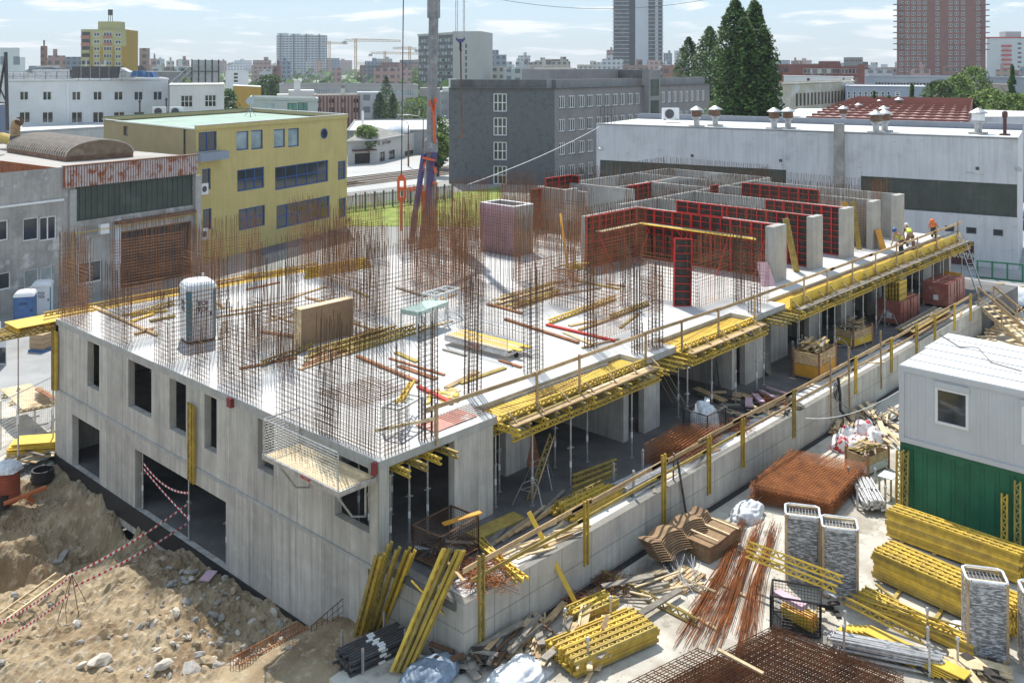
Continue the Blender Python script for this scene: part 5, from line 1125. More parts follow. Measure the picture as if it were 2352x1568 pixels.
def wrapped(c,sx,sy,h,rz,label,seed):
    t=local(thing('wrapped_stack',label,'wrapped stack',c,rz,'film wrapped stacks'));r2=random.Random(seed)
    for k in (-1,0,1):m=MB();m.box(k*(sx/2-.08)-.05,-sy/2,0,k*(sx/2-.08)+.05,sy/2,.12);part(m,'pallet_runner',WOOD,t)
    n=int((h-.2)/.045);b=MB()
    for i in range(n):
        z=.13+(h-.2)*i/n;j=r2.gauss(0,.008);b.box(-sx/2+.05+j,-sy/2+.05,z,sx/2-.05+j,sy/2-.05+r2.gauss(0,.01),z+.034)
    part(b,'slat_layers',DKS,t,kind='stuff')
    for x in (-1,1):
        for y in (-1,1):m=MB();m.bar((x*(sx/2-.02),y*(sy/2-.02),.05),(x*(sx/2-.02),y*(sy/2-.02),h+.06),.06,.04,(0,1,0));part(m,'corner_batten',WOOD,t)
    for y in (-sy/2+.03,sy/2-.08):m=MB();m.box(-sx/2+.03,y,h,sx/2-.03,y+.09,h+.05);part(m,'top_batten',WOOD_L,t)
    m=MB()
    for i in range(9):x=-sx/2+.12+(sx-.24)*i/8;m.rod((x,-sy/2+.1,h-.02),(x,sy/2-.1,h-.02),.008,4)
    part(m,'wire_spacers',STEEL,t,kind='stuff')
    f=MB();w,d,zz=sx/2+.025,sy/2+.025,[.1,.5,1.0,h-.25,h-.02,h+.07];c_=.10;ring_=[(-w+c_,-d),(w-c_,-d),(w,-d+c_),(w,d-c_),(w-c_,d),(-w+c_,d),(-w,d-c_),(-w,-d+c_)]
    for i,z in enumerate(zz):
        k=[1.03,1.0,1.0,1.0,1.0,.9][i];f.v+=[(x*k+r2.gauss(0,.008),y*k+r2.gauss(0,.008),z) for x,y in ring_]
    for i in range(len(zz)-1):
        for j in range(8):q=(j+1)%8;f.f.append((i*8+j,i*8+q,i*8+8+q,i*8+8+j));f.m.append(0)
    part(f,'stretch_film',FILMT,t)
    rim=MB();pp=[Vector((x*.95,y*.95,h+.05)) for x,y in ring_];rim.path(pp+pp[:1],.035,6);part(rim,'film_rim',FILM,t);return t
for x,y,l,s in [(1843,1330,'film wrapped stack of dark slats, left one of the pair',1),(1928,1362,'film wrapped stack of dark slats, right one of the pair',2),(2262,1500,'film wrapped stack of dark slats standing alone at the right',3),(2395,1540,'film wrapped stack cut by the right picture edge',4)]:
    wrapped(yp(x,y),.95,.75,1.95,R(-62),l,s)
  # loose rusty bars
b=MB();A1,A2=yp(1748,1205),yp(1640,1495);D=A2-A1;s=Vector((-D.y,D.x,0)).normalized()
for i in range(150):
    k=rv.choice((-.55,-.05,.45))+rv.gauss(0,.07);f0=rv.uniform(-.05,.25);f1=rv.uniform(.75,1.05);w_=rv.gauss(0,.12);z=.06+rv.random()*.14
    p=[A1+D*f0+s*k+Z(z),A1+D*(f0+f1)/2+s*(k+w_*.6)+Z(z+.02),A1+D*f1+s*(k*1.5+w_)+Z(.03+rv.random()*.06)];b.path(p,.0085,3)
t=thing('rebar_bundle','long sheaf of loose rusty bars strewn across the yard','rebar bundle',yp(1690,1350));part(b,'bars',RUST_B,t,kind='stuff')
for i,(a,c) in enumerate([((1665,1255),(1790,1300)),((1630,1330),(1740,1385)),((1560,1395),(1650,1450)),((1665,1215),(1700,1230))]):plank(yp(*a,.0),yp(*c,.0),.1,.06,WOOD_L,'bearer timber under the loose bars, %s'%('second from the back','middle one','nearest one','at the back end')[i])
  # wavy form strips and mesh pallets
WAVE=mat('brown_formed_board',(.30,.19,.10),.8,.2,5,(.20,.12,.07),(.5,.7),2,rnd=.15)
c0=yp(1470,1300,.42);dd=(yp(1600,1225)-yp(1462,1305));L=dd.length;dd.normalize();sd=Vector((dd.y,-dd.x,0))
for k in range(9):
    b=MB();n=36;p=[]
    for i in range(n+1):x=L*i/n;p.append(c0+dd*x+sd*(.12*math.sin(x*6.0)-.05*k+.30)+Z(.17*math.sin(x*6.0+.8)*.5+.05*k-.05))
    for i in range(n):
        q0,q1=p[i],p[i+1];b.quad(q0,q1,q1+sd*.5,q0+sd*.5);b.quad(q0+Z(-.012),q0+Z(-.012)+sd*.5,q1+Z(-.012)+sd*.5,q1+Z(-.012));b.quad(q0+sd*.5,q1+sd*.5,q1+sd*.5+Z(-.012),q0+sd*.5+Z(-.012));b.quad(q1,q0,q0+Z(-.012),q1+Z(-.012))
    solo(b,'wavy_board',WAVE,'wavy brown board in the pile on the wire cages','board','wavy boards on the wire cages')
for i,(x,y,l) in enumerate([(1490,1330,'grey wire mesh block under the wavy boards, front one'),(1545,1300,'grey wire mesh block under the wavy boards, rear one')]):
    c=yp(x,y);t=local(thing('wire_mesh_block',l,'wire mesh',c,math.atan2(dd.y,dd.x)))
    for k in range(9):g_,f=meshpanel(Vector((-.45,-.36+.09*k,.03)),Vector((.45,-.36+.09*k,.03)),.36,.05,.004,.005);part(g_,'mesh',STEEL_D,t,kind='stuff')
def pallet(c,rz,label):
    t=local(thing('wood_pallet',label,'pallet',c,rz))
    for i in range(6):m=MB();m.box(-.6,-.4+.138*i,.10,.6,-.4+.138*i+.1,.125);part(m,'deck_board',WOOD_L if i%2 else WOOD,t)
    for x in (-.55,0,.55):m=MB();m.box(x-.05,-.4,0,x+.05,.4,.098);part(m,'bearer',WOOD,t)
    return t
pallet(yp(1570,1335),math.atan2(dd.y,dd.x)+.1,'wood pallet under galvanised wire spacers');b=MB();c=yp(1570,1335,.14)
for i in range(14):
    o_=Vector((rv.uniform(-.5,.5),rv.uniform(-.4,.4),.015*i));a=rv.gauss(.7,.3);p=[]
    for k in range(16):x=-.6+1.2*k/15;p.append(c+o_+Vector((math.cos(a)*x,math.sin(a)*x,.05*(k%2))))
    b.path(p,.008,3)
solo(b,'wire_spacers',STEEL,'heap of zigzag galvanised wire spacers on the pallet','wire spacers')
  # strapped slab pack
for i in range(8):
    e=P(1600,1275,yz);a=Vector((dd.x,dd.y,0));c=yp(1640,1262,.06+.062*i);b=MB();n=14;
    for k in range(n):x0=-.85+1.7*k/n;x1=-.85+1.7*(k+1)/n;h0=.05*math.sin(x0*3.2);h1=.05*math.sin(x1*3.2);b.hexa([c+a*x0+sd*-.42+Z(h0),c+a*x1+sd*-.42+Z(h1),c+a*x1+sd*.42+Z(h1),c+a*x0+sd*.42+Z(h0)]+[c+a*x0+sd*-.42+Z(h0+.05),c+a*x1+sd*-.42+Z(h1+.05),c+a*x1+sd*.42+Z(h1+.05),c+a*x0+sd*.42+Z(h0+.05)])
    solo(b,'moulded_board',WAVE,'brown moulded board in the strapped pack by the podium wall','board','strapped pack of moulded boards')
for k in (-.5,.1,.6):c=yp(1640,1262,.60)+Vector((dd.x,dd.y,0))*k;plank(c-sd*.5,c+sd*.5,.06,.03,WOOD_L,'pale batten strapped over the moulded boards, %s'%{-.5:'left one',.1:'middle one',.6:'right one'}[k])
  # sheets and bags
lump(yp(1718,1185),.62,.42,.4,'plastic_sheet',FILM,'crumpled white plastic sheet before the tall mesh pile','plastic sheet',seed=5,amp=.6,n=40,fr=3.2)
for i,(x,y,s_) in enumerate([(1945,1010,.42),(1985,995,.45),(1965,1030,.42),(2010,1015,.40),(1990,1035,.36),(1930,1030,.36)]):lump(yp(x,y),s_*1.2,s_*.8,.5,'sand_bag',BAG,'red and white bag in the heap by the containers, %s'%('back left','back middle','centre','back right','front right','front left')[i],'bag','red and white bags',seed=10+i,amp=.5,n=30,fr=3)
lump(P(985,1560,yz),.75,.5,.35,'plastic_sheet',BLUES,'crumpled blue grey sheet at the bottom edge','plastic sheet',seed=21,amp=.6,n=40,fr=3.2);lump(P(1190,1560,yz),.9,.6,.28,'plastic_sheet',FILM,'crumpled clear sheet in the scrap at the bottom edge','plastic sheet',seed=22,amp=.6,n=44,fr=3.2)
lump(P(2210,1440,yz),.3,.3,.1,'plastic_sheet',FILM,'small clear sheet by the lone wrapped stack','plastic sheet',seed=25,n=20)
  # mesh crate with boards
c=yp(1828,1440);basket(c,1.25,.85,.85,R(-66),'black mesh crate holding yellow boards and a lilac sheet',BLACK,.08,.006)
for i in range(5):a=c+Vector((-.05+.1*i,0,.14));plank(a+Vector((.15,.45,0)),a+Vector((-.1,-.5,.1)),.5,.03,ORNG if i%2 else PLY,'yellow board inside the black mesh crate','boards in the mesh crate',up=(1,.2,.2))
m=MB();m.cbox(c+Vector((-.12,.1,.75)),.25,.9,.12,R(-10));solo(m,'insulation_sheet',PINK,'lilac sheet in the black mesh crate','sheet')
tuberack(yp(1990,1150),R(35),1.9,34,'rack of galvanised props by the tall mesh pile',w=.9,rad=.035);tuberack(yp(2035,1515),R(-68),2.6,24,'rack of steel props at the bottom edge of the yard',w=.7,rad=.035)
  # white topped stand and grey bin by the containers
t=thing('site_table','small white topped wooden table by the green container','table',yp(2040,1140));c=yp(2040,1140)
m=MB();m.cbox(c+Z(.74),.6,.5,.03);part(m,'table_top',WHITE,t)
for x in (-.26,.26):
    for y in (-.2,.2):m=MB();m.bar(c+Vector((x,y,0)),c+Vector((x,y,.72)),.05,.05,(0,1,0));part(m,'leg',WOOD,t)
scrapbox(yp(1992,1075),1.3,.9,.6,R(-10),'grey box of dark sheets behind the prop rack',30,GREY)
  # planks by the podium foot and in the front corner
def heap(x0,x1,y0,y1,n,zf,label,group,mats,Lr=(.4,1.8),ang=None,zt=.35,ws=(.06,.1,.14,.2)):
    for i in range(n):
        c=P(rv.uniform(x0,x1),rv.uniform(y0,y1),zf)+Z(rv.random()*zt+.02)
        if c.y>-2.95 and c.x>.3:c.y=-3.0-rv.random()*.3
        a=rv.uniform(0,3.14) if ang is None else rv.gauss(ang,.3);L=rv.uniform(*Lr);d=Vector((math.cos(a),math.sin(a),rv.uniform(-.06,.1)))*L/2
        if c.x+d.x>.2 and c.y+abs(d.y)>-2.9:c.y=-2.95-abs(d.y)
        plank(c-d,c+d,rv.choice(ws),rv.choice((.03,.05)),rv.choice(mats),label,group)
heap(1090,1260,1430,1500,34,yz,'dark timber in the heap along the foot of the podium wall','dark timbers by the podium foot',(WOOD_G,WOOD_G,RUST_D,WOOD),ang=.3)
heap(1180,1420,1440,1545,60,yz,'split timber in the scrap heap by the bottom girder stack','split timber scrap',(WOOD_L,WOOD,WOOD_G,WOOD_L),ang=.4)
heap(980,1090,1480,1550,30,yz,'dark scrap piece below the podium corner','dark scrap below the corner',(WOOD_G,DARKPLY,RUST_D),Lr=(.2,.7))
heap(1830,2040,935,985,40,yz,'timber in the litter between podium and containers','timber litter by the containers',(WOOD_L,WOOD,WOOD_G),ang=.5);heap(2020,2060,950,1030,16,yz,'timber stacked at the container corner','timber at the container corner',(WOOD,WOOD_L),ang=.8)
heap(2200,2350,740,800,34,yz,'pale timber in the litter beside the stairs','timber litter by the stairs',(WOOD_L,WOOD,WOOD_L));heap(1880,2010,1385,1420,8,yz,'offcut lying between the wrapped stacks and the crate','offcuts by the mesh crate',(GREY,WOOD_L,DARKPLY),Lr=(.2,.6))
heap(2150,2350,1525,1568,16,yz,'board in the pile at the bottom right corner','boards at the bottom right corner',(WOOD_L,DARKPLY,WOOD_L),ws=(.2,.3),Lr=(.6,1.5),zt=.2);heap(1440,1560,1330,1400,10,yz,'lath on the yard beside the podium wall','laths beside the podium wall',(WOOD_G,WOOD_L),ang=-.6)
tangle(yp(1400,1350),.8,.25,150,'tangle of rusty mesh at the foot of the podium wall',RUST,.007,.9);tangle(yp(1350,1400),.7,.3,120,'tangle of brown bars behind the short girder stack',RUST_B,.008,1.0)
m=MB();c=yp(1405,1478,.3);m.cbox(c,.55,.7,.03,.4,Matrix.Rotation(.9,3,'X'));solo(m,'plywood_sheet',WOOD,'brown plywood offcut propped on the scrap heap','plywood')
m=MB();a=yp(2275,700);m.hexa([a,a+Vector((.9,-.5,0)),a+Vector((.93,-.45,0)),a+Vector((.03,.05,0)),a+Vector((-.6,-.2,1.2)),a+Vector((.3,-.7,1.2)),a+Vector((.33,-.65,1.2)),a+Vector((-.57,-.15,1.2))]);solo(m,'radiator_panel',WHITEP,'white panel leaning on the podium end near the stairs','panel')
for i,(x,y) in enumerate([(2130,1468),(2200,1540),(1402,1440),(1298,1470),(1350,1540)]):m=MB();c=yp(x,y);m.rod(c,c+Z(.75),.03,8,True);m.lathe(c+Z(.75),[(.05,0),(.06,.04),(.03,.09)],8);m.box(c.x-.07,c.y-.07,c.z,c.x+.07,c.y+.07,c.z+.012);solo(m,'rack_post',STEEL,'galvanised rack post standing in the yard scrap, %s'%('by the plywood boards','before the lone wrapped stack','right of the short girders','left of the short girders','beside the bottom girder stack')[i],'post')
  # hose and cords on the podium wall
b=MB();d0=ray(1925,900);k=(-2.98-CAM.y)/d0.y;uh=CAM.x+d0.x*k
b.path([Vector((uh,-2.98,-2.3)),Vector((uh+.05,-3.05,-3.0)),Vector((uh-.05,-3.1,-3.6)),Vector((uh+.3,-3.4,-4.1)),Vector((uh+1.2,-4.2,-4.33)),Vector((uh+2.5,-4.4,-4.33)),Vector((uh+4.0,-4.2,-3.9))],.06,8);solo(b,'black_hose',BLACK,'thick black hose hanging over the podium wall','hose',smooth=True)
for i in range(3):b=MB();n=18;b.path([Vector((uh-.3+.1*i+.16*math.cos(6.28*k/n),-3.0,-2.75-.1*i+.3*math.sin(6.28*k/n))) for k in range(n+1)],.018,5);solo(b,'cable_coil',BLACK,'black cable coil on the podium wall, %s'%('highest','middle','lowest')[i],'cable')
for i,(a,c) in enumerate([((1850,960),(2060,1000)),((1905,905),(2065,1020))]):b=MB();b.path(bez(P(a[0],a[1],-2.3),Vector((CUX,CUY,-.2-i)),.3,8),.012,5);solo(b,'cord',WHITE if i==0 else BLACK,'%s cord slung from the podium rail to the white container'%('pale','dark')[i],'cord')
  # ================================================================== SURROUNDING BUILDINGS
ROOFL=mat('pale_roof_membrane',(.62,.62,.60),.8,.08,.4,(.50,.49,.46),(.5,.75),.25);ROOFG=mat('grey_roof_felt',(.30,.30,.29),.9,.15,.5,(.22,.22,.21),(.5,.7),.3);ROOFM=mat('mint_roof_felt',(.33,.43,.36),.9,.12,.6,(.27,.36,.30),(.5,.7),.35)
YELW=mat('yellow_render',(.58,.47,.19),.9,.07,.6,(.47,.39,.19),(.55,.8),.5,.1,30,streak=.25);YELW_SHADE=mat('shaded_yellow_render',(.40,.33,.185),.9,.06,.8,(.35,.29,.165),(.5,.8),.6,.1,40)  # tan tone: the yellow render with the side walls' shade painted in
WHTW=mat('white_render',(.74,.74,.73),.9,.05,.5,(.66,.65,.63),(.5,.8),.3,.1,30,streak=.12)
WHTD=mat('dirty_white_render',(.60,.61,.63),.9,.08,.5,(.46,.46,.46),(.54,.72),.45,.15,25,streak=.4,col3=(.33,.32,.30),c3=(.64,.74),s3=1.3,st3=(.6,.6,2.6))
SHAB=mat('shabby_render',(.42,.40,.37),.95,.12,.7,(.26,.245,.225),(.46,.62),.45,.3,20,streak=.5,col3=(.60,.585,.56),c3=(.54,.66),s3=.9)
GREYT=mat('dark_grey_tile',(.15,.158,.168),.85,.18,9,(.10,.105,.115),(.5,.7),1.5,.35,14,col3=(.24,.25,.26),c3=(.60,.70),s3=7);GREYW=mat('grey_render',(.30,.29,.285),.9,.08,.6,(.23,.225,.22),(.5,.75),.4,.1,30,streak=.35)
GREYD=mat('dark_parapet',(.17,.17,.17),.9,.2,.7,(.11,.11,.11),(.5,.7),.5,streak=.4)
RUSTF=mat('rust_streaked_cladding',(.50,.44,.42),.7,.1,3,(.33,.11,.05),(.50,.62),1.6,col3=(.30,.10,.045),c3=(.56,.66),s3=2.2,st3=(2,2,.5));RUSTO=mat('orange_rusty_cladding',(.40,.125,.045),.8,.2,3,(.25,.07,.03),(.5,.7),1.5)
DKGRN=mat('dim_green_glazing',(.055,.075,.06),.35,.25,.8,(.10,.12,.10),(.5,.7),.5);BLUEF=mat('blue_window_frame',(.025,.085,.30),.45,.1,4);BROWNM=mat('brown_rusty_metal',(.16,.085,.05),.7,.25,2,(.25,.15,.09),(.5,.7),1.5)
BRICK=mat('brown_brick',(.24,.095,.075),.9,.12,.5,(.19,.075,.06),(.5,.7),.3);BROWND=mat('dark_brown_door',(.10,.04,.04),.7,.15,2)
PINKW=mat('pale_pink_render',(.50,.40,.34),.9,.07,.5);OCH=mat('ochre_render',(.45,.28,.05),.9,.06,.2);PALEG=mat('pale_green_render',(.48,.45,.22),.9,.06,.2)
def fwin(w,h,cols,rows,fm,gm,fr=.05,split=None):
    k=('w',round(w,2),round(h,2),cols,rows,fm.name,gm.name,fr)
    if k not in _pm:
        f=MB();d0,d1=.10,.16
        f.box(0,d0,0,fr,d1,h);f.box(w-fr,d0,0,w,d1,h);f.box(fr,d0,0,w-fr,d1,fr);f.box(fr,d0,h-fr,w-fr,d1,h)
        for i in range(1,cols):x=w*i/cols;f.box(x-fr*.45,d0+.005,fr,x+fr*.45,d1-.005,h-fr)
        for j in range(1,rows):z=h*j/rows if rows>2 else h*(split or .38 if rows==2 and split else .5);f.box(fr,d0+.01,z-fr*.4,w-fr,d1-.01,z+fr*.4)
        g_=MB();g_.quad((.01,d1-.02,.01),(w-.01,d1-.02,.01),(w-.01,d1-.02,h-.01),(.01,d1-.02,h-.01))
        _pm[k]=(f.mesh('window_frame',[fm]),g_.mesh('window_pane',[gm]))
    return _pm[k]
class Fac:
    """a facade standing on A->B (left to right as seen), normal towards the viewer"""
    def __init__(s,t,A,B,z0,z1,mt,name='facade',deep=.22):
        s.t=t;s.A=Vector((A[0],A[1],0));s.B=Vector((B[0],B[1],0));s.d=(s.B-s.A).normalized();s.L=(s.B-s.A).length;s.n=Vector((s.d.y,-s.d.x,0));s.z0,s.z1,s.mt,s.name,s.deep=z0,z1,mt,name,deep;s.w=[]
    def sz(s,x,y):p=hit(x,y,s.A,s.n);return (Vector((p.x,p.y,0))-s.A).dot(s.d),p.z
    def win(s,s0,z0,s1,z1,cols=1,rows=1,fm=None,gm=None,fr=.09,sill=None):s.w.append((s0,z0,s1,z1,cols,rows,fm,gm,fr,sill));return s
    def wpx(s,x0,y0,x1,y1,*a,**k):
        s0,za=s.sz(x0,y0);s1,zb=s.sz(x1,y1);sm,zc=s.sz((x0+x1)/2,y1);zt=s.sz((x0+x1)/2,y0)[1];return s.win(s0,zc,s1,zt,*a,**k)
    def pt(s,a,z,out=0.0):q=s.A+s.d*a+s.n*out;return Vector((q.x,q.y,z))
    def box(s,s0,z0,s1,z1,o0,o1,name,mt,parent=None,label=None):  # box from o0 to o1 outwards
        m=MB();m.hexa([s.pt(s0,z0,o1),s.pt(s1,z0,o1),s.pt(s1,z0,o0),s.pt(s0,z0,o0),s.pt(s0,z1,o1),s.pt(s1,z1,o1),s.pt(s1,z1,o0),s.pt(s0,z1,o0)]);return part(m,name,mt,parent or s.t,label)
    def done(s,fm=None,gm=None):
        m=MB();wall(m,s.A,s.B,s.z0,s.z1,[w[:4] for w in s.w],s.deep,s.n);part(m,s.name,s.mt,s.t);a=math.atan2(s.d.y,s.d.x);off=LOC[s.t]
        for s0,z0,s1,z1,c,r,f2,g2,fr,sill in s.w:
            me=fwin(round(s1-s0,2),round(z1-z0,2),c,r,f2 or fm or PVC,g2 or gm or GLASS,fr)
            o=link('window',me[0],s.t,s.pt(s0,z0)-off);o.rotation_euler=(0,0,a);link('pane',me[1],o)
            if sill:s.box(s0-.05,z0-.06,s1+.05,z0,0,.08,'sill',sill)
        return s
def box_rest(t,A,B,Cd,z0,z1,mt,roof,ov=0.0,par=.0):
    """other three sides and the roof of a block whose front is A->B and whose depth vector is Cd"""
    A=Vector((A[0],A[1],0));B=Vector((B[0],B[1],0));C=B+Cd;D=A+Cd;m=MB()
    for p,q in ((B,C),(C,D),(D,A)):m.quad((p.x,p.y,z0),(q.x,q.y,z0),(q.x,q.y,z1),(p.x,p.y,z1))
    part(m,'wall',mt,t);m=MB();e=.02;m.hexa([(A.x,A.y,z1-.05),(B.x,B.y,z1-.05),(C.x,C.y,z1-.05),(D.x,D.y,z1-.05),(A.x,A.y,z1+e),(B.x,B.y,z1+e),(C.x,C.y,z1+e),(D.x,D.y,z1+e)]);part(m,'roof',roof,t)
    if par:
        for p,q in ((A,B),(B,C),(C,D),(D,A)):m=MB();m.bar((p.x,p.y,z1+par/2+e),(q.x,q.y,z1+par/2+e),.25,par);part(m,'parapet',mt,t)
def acunit(loc,rz,label,parent=None):
    t=local(thing('air_conditioner',label,'air conditioner',loc,rz,'air conditioners'));m=MB();m.box(-.42,-.16,.05,.42,.16,.62);part(m,'casing',WHITEP,t);m=MB();m.lathe((-.1,-.165,.33),[(.24,0),(.24,.02),(.05,.03)],16,(0,-1,0));part(m,'fan_grille',STEEL_D,t);m=MB();m.box(-.35,-.1,0,-.28,.1,.05);m.box(.28,-.1,0,.35,.1,.05);part(m,'foot',STEEL_D,t,kind='stuff');return t

  # ---- yellow office building
zr=5.5;A_,B_,C_=P(450,291,zr),P(797,264,zr),P(238,270,zr)
t=thing('office_building','yellow rendered office building with blue framed windows','building',(A_.x,A_.y,ZS));f=Fac(t,A_,B_,ZS,zr,YELW)
for q in [(543,302,571,345),(577,299,604,343),(629,297,655,339),(662,295,687,337)]:f.wpx(*q,1,1,gm=GLASS_L)
for q,c in [((545,387,607,436),3),((632,376,754,427),5),((776,370,794,412),1),((548,476,609,524),3),((635,461,757,513),5),((778,455,794,500),1)]:f.wpx(*q,c,2,fr=.11)
f.wpx(456,303,498,347,2,1);f.wpx(464,388,484,436,1,1);f.wpx(466,480,486,528,1,1);f.wpx(560,566,752,606,6,1,fm=STEEL_D);f.done(BLUEF)
s0,z0=f.sz(744,307);m=MB();m.lathe(f.pt(s0,z0,.02),[(.50,0),(.50,.05),(.40,.06),(.40,.01)],24,f.n);w_=part(m,'round_window',BLUEF,t);m=MB();m.lathe(f.pt(s0,z0,.03),[(.41,0),(.40,.01)],24,f.n);part(m,'pane',GLASS,w_)
a,z0=f.sz(436,372);c,z1=f.sz(508,345);f.box(a+.3,z0,c,z1,0.0,.9,'balcony',mat('blue_grey_panel',(.27,.31,.37),.6,.1,2))
for y in (448,552):a,z0=f.sz(452,y);q_=f.box(a+.2,z0,a+.95,z0+.9,.0,.35,'air_conditioner_box',WHITEP);m=MB();m.lathe(f.pt(a+.5,z0+.45,.36),[(.25,0),(.25,.02)],14,f.n);part(m,'fan',STEEL_D,q_)
a,z0=f.sz(560,600);c,z1=f.sz(760,560);f.box(a,z0+.6,c,z0+.75,0,2.2,'canopy',mat('blue_roof_sheet',(.09,.12,.19),.5,.15,1))
g2=Fac(t,C_,A_,ZS,zr-.25,YELW_SHADE,'side_facade');g2.wpx(283,290,294,312,1,1,fm=BROWNM);g2.done(BLUEF)
a,z0=g2.sz(425,300);g2.box(a-.06,ZS+3,a+.06,zr-.3,0,.12,'downpipe',STEEL_D)
D_=B_+(C_-A_);m=MB();m.poly([(p.x,p.y,zr-.4) for p in (A_,B_,D_,C_)]);part(m,'roof',ROOFM,t)
for p,q in ((A_,B_),(B_,D_),(D_,C_)):m=MB();m.bar((p.x,p.y,zr-.12),(q.x,q.y,zr-.12),.3,.36);part(m,'parapet',YELW_SHADE if p is not A_ else YELW,t)
for p,q in ((A_,B_),(C_,A_),(B_,D_),(D_,C_)):m=MB();m.bar((p.x,p.y,zr+(.07 if p!=C_ else-.17)),(q.x,q.y,zr+(.07 if p!=C_ else-.17)),.34,.05);part(m,'coping',GREY if p!=D_ else mat('dark_green_edge',(.02,.06,.03),.6),t)
m=MB();[m.quad((p.x,p.y,ZS),(q.x,q.y,ZS),(q.x,q.y,zr-.2),(p.x,p.y,zr-.2)) for p,q in ((B_,D_),(D_,C_))];part(m,'wall',YELW_SHADE,t)
for x,y,l in [(366,268,'left one of two air conditioners on the mint roof'),(405,268,'right one of two air conditioners on the mint roof')]:p=P(x,y,zr-.4);acunit((p.x,p.y,zr-.38),R(-20),l).scale=(1.6,1.6,1.6)
for x,y,h,l in [(321,272,1.6,'thin dark vent pipe on the mint roof, left one'),(382,262,1.5,'thin dark vent pipe on the mint roof, right one')]:p=P(x,y,zr-.4);m=MB();m.rod(p,p+Z(h),.09,8,True);m.lathe(p+Z(h),[(.13,0),(.13,.2),(.05,.3)],8);m.box(p.x-.25,p.y-.25,p.z,p.x+.25,p.y+.25,p.z+.25);solo(m,'vent_pipe',STEEL_D,l,'pipe')
p=P(575,268,zr-.4);m=MB();m.rod(p,p+Z(1.6),.05,6)
for k in range(3):m.rod(p+Z(.8),p+Vector((.7*math.cos(k*2.1),.7*math.sin(k*2.1),0)),.03,5)
m.lathe(p+Z(1.6),[(.05,0),(.42,.12),(.44,.14)],14,(-.5,-.6,.3));solo(m,'satellite_dish',GREY,'small satellite dish on a tripod on the mint roof','satellite dish')

  # ---- shabby factory with rusty fascia
zf=3.5;A_,B_=P(145,384,zf),P(450,356,zf);dn=(B_-A_);dn.z=0;dn.normalize();nn=Vector((dn.y,-dn.x,0))
t=thing('factory_shed','shabby factory hall with rust streaked corrugated fascia and dark doorway','building',(A_.x,A_.y,ZS));A0_=A_-dn*14
f=Fac(t,A0_,B_,ZS,zf,SHAB,deep=.35);a,zt=f.sz(172,416);c,zb=f.sz(444,462);f.win(a,zb-.3,c,zt-.1,22,1,fm=DKGRN,gm=DKGRN,fr=.05)
f.wpx(276,520,440,672,1,1,fm=BROWNM,gm=BLACK,fr=.12);f.wpx(53,500,90,553,1,1);f.wpx(91,497,131,552,2,1);f.wpx(-40,508,20,556,2,1);f.wpx(55,618,90,662,1,1,gm=GLASS_L);f.wpx(93,612,122,660,1,1,gm=GLASS_L);f.wpx(-30,628,26,668,2,1);f.wpx(180,600,235,650,2,1);f.done(PVC)
m=MB();sA=(A_-A0_).length;n=54;L=(B_-A_).length  # corrugated fascia, real ribs
for i in range(n):
    s0=sA+L*i/n;s1=sA+L*(i+.62)/n;f.box(s0,zf-1.45,s1,zf+.02,.24,.32,'cladding_rib',RUSTF)
f.box(sA,zf-1.44,sA+L,zf,.0,.25,'fascia_back',RUSTO);f.box(sA-.05,zf+.02,sA+L+.05,zf+.10,-.1,.36,'fascia_cap',BROWNM)
back=-nn*22
b0=A_-nn*.0;e_=P(0,366,zf);ol=(e_-A_);ol.z=0;nr=40
for i in range(nr):
    p=A_+ol*(i/nr);q=A_+ol*((i+.6)/nr);m=MB();m.bar((p.x,p.y,zf-.62),(q.x,q.y,zf-.62),.10,1.05);part(m,'cladding_rib',RUSTO,t)
m=MB();m.bar((A_.x,A_.y,zf-.62),(e_.x,e_.y,zf-.62),.05,1.0);part(m,'fascia_back',BROWNM,t)
roofp=[A_,B_,B_+back,e_+back,e_];m=MB();m.poly([(p.x,p.y,zf-.12) for p in roofp]);part(m,'roof',mat('dusty_roof_felt',(.42,.40,.37),.95,.12,.6,(.32,.30,.28),(.5,.7),.3),t)
m=MB();m.poly([(p.x,p.y,1.2) for p in (A0_,A_,e_,e_-dn*14)]);part(m,'low_roof',ROOFG,t)
a_,z_=f.sz(0,440);f.box(0,1.2,sA,1.34,-.2,.12,'eaves_edge',WHITE);m=MB();m.quad((A_.x,A_.y,1.2),(e_.x,e_.y,1.2),(e_.x,e_.y,zf-1),(A_.x,A_.y,zf-1));part(m,'wall',GREYD,t)
m=MB();p,q=B_,B_+back;m.quad((p.x,p.y,ZS),(q.x,q.y,ZS),(q.x,q.y,zf-.1),(p.x,p.y,zf-.1));part(m,'wall',SHAB,t)
for x0,x1 in ((157,172),(445,458)):a,_=f.sz(x0,450);c,_=f.sz(x1,450);f.box(a,ZS,c,1.9,0,.22,'pilaster',CONC_P)
a,_=f.sz(262,600);c,_=f.sz(276,600);f.box(a,ZS,c,-.6,0,.1,'pilaster',WHTD);a,z0=f.sz(226,528);f.box(a,z0-.3,a+.7,z0+.4,0,.3,'vent_box',WHITEP)
a,z0=f.sz(160,540);c,z1=f.sz(446,490);pp=[f.pt(a,ZS+.3,.3),f.pt(a,z0+.1,.3),f.pt(c,z1,.3),f.pt(c,z1-2.6,.3)];m=MB();m.path(pp,.035,6);part(m,'yellow_gas_pipe',YEL,t)
a,z0=f.sz(262,512);c,z1=f.sz(444,488);f.box(a,z0-.1,c,z0+.12,0,.45,'door_beam',BROWNM)
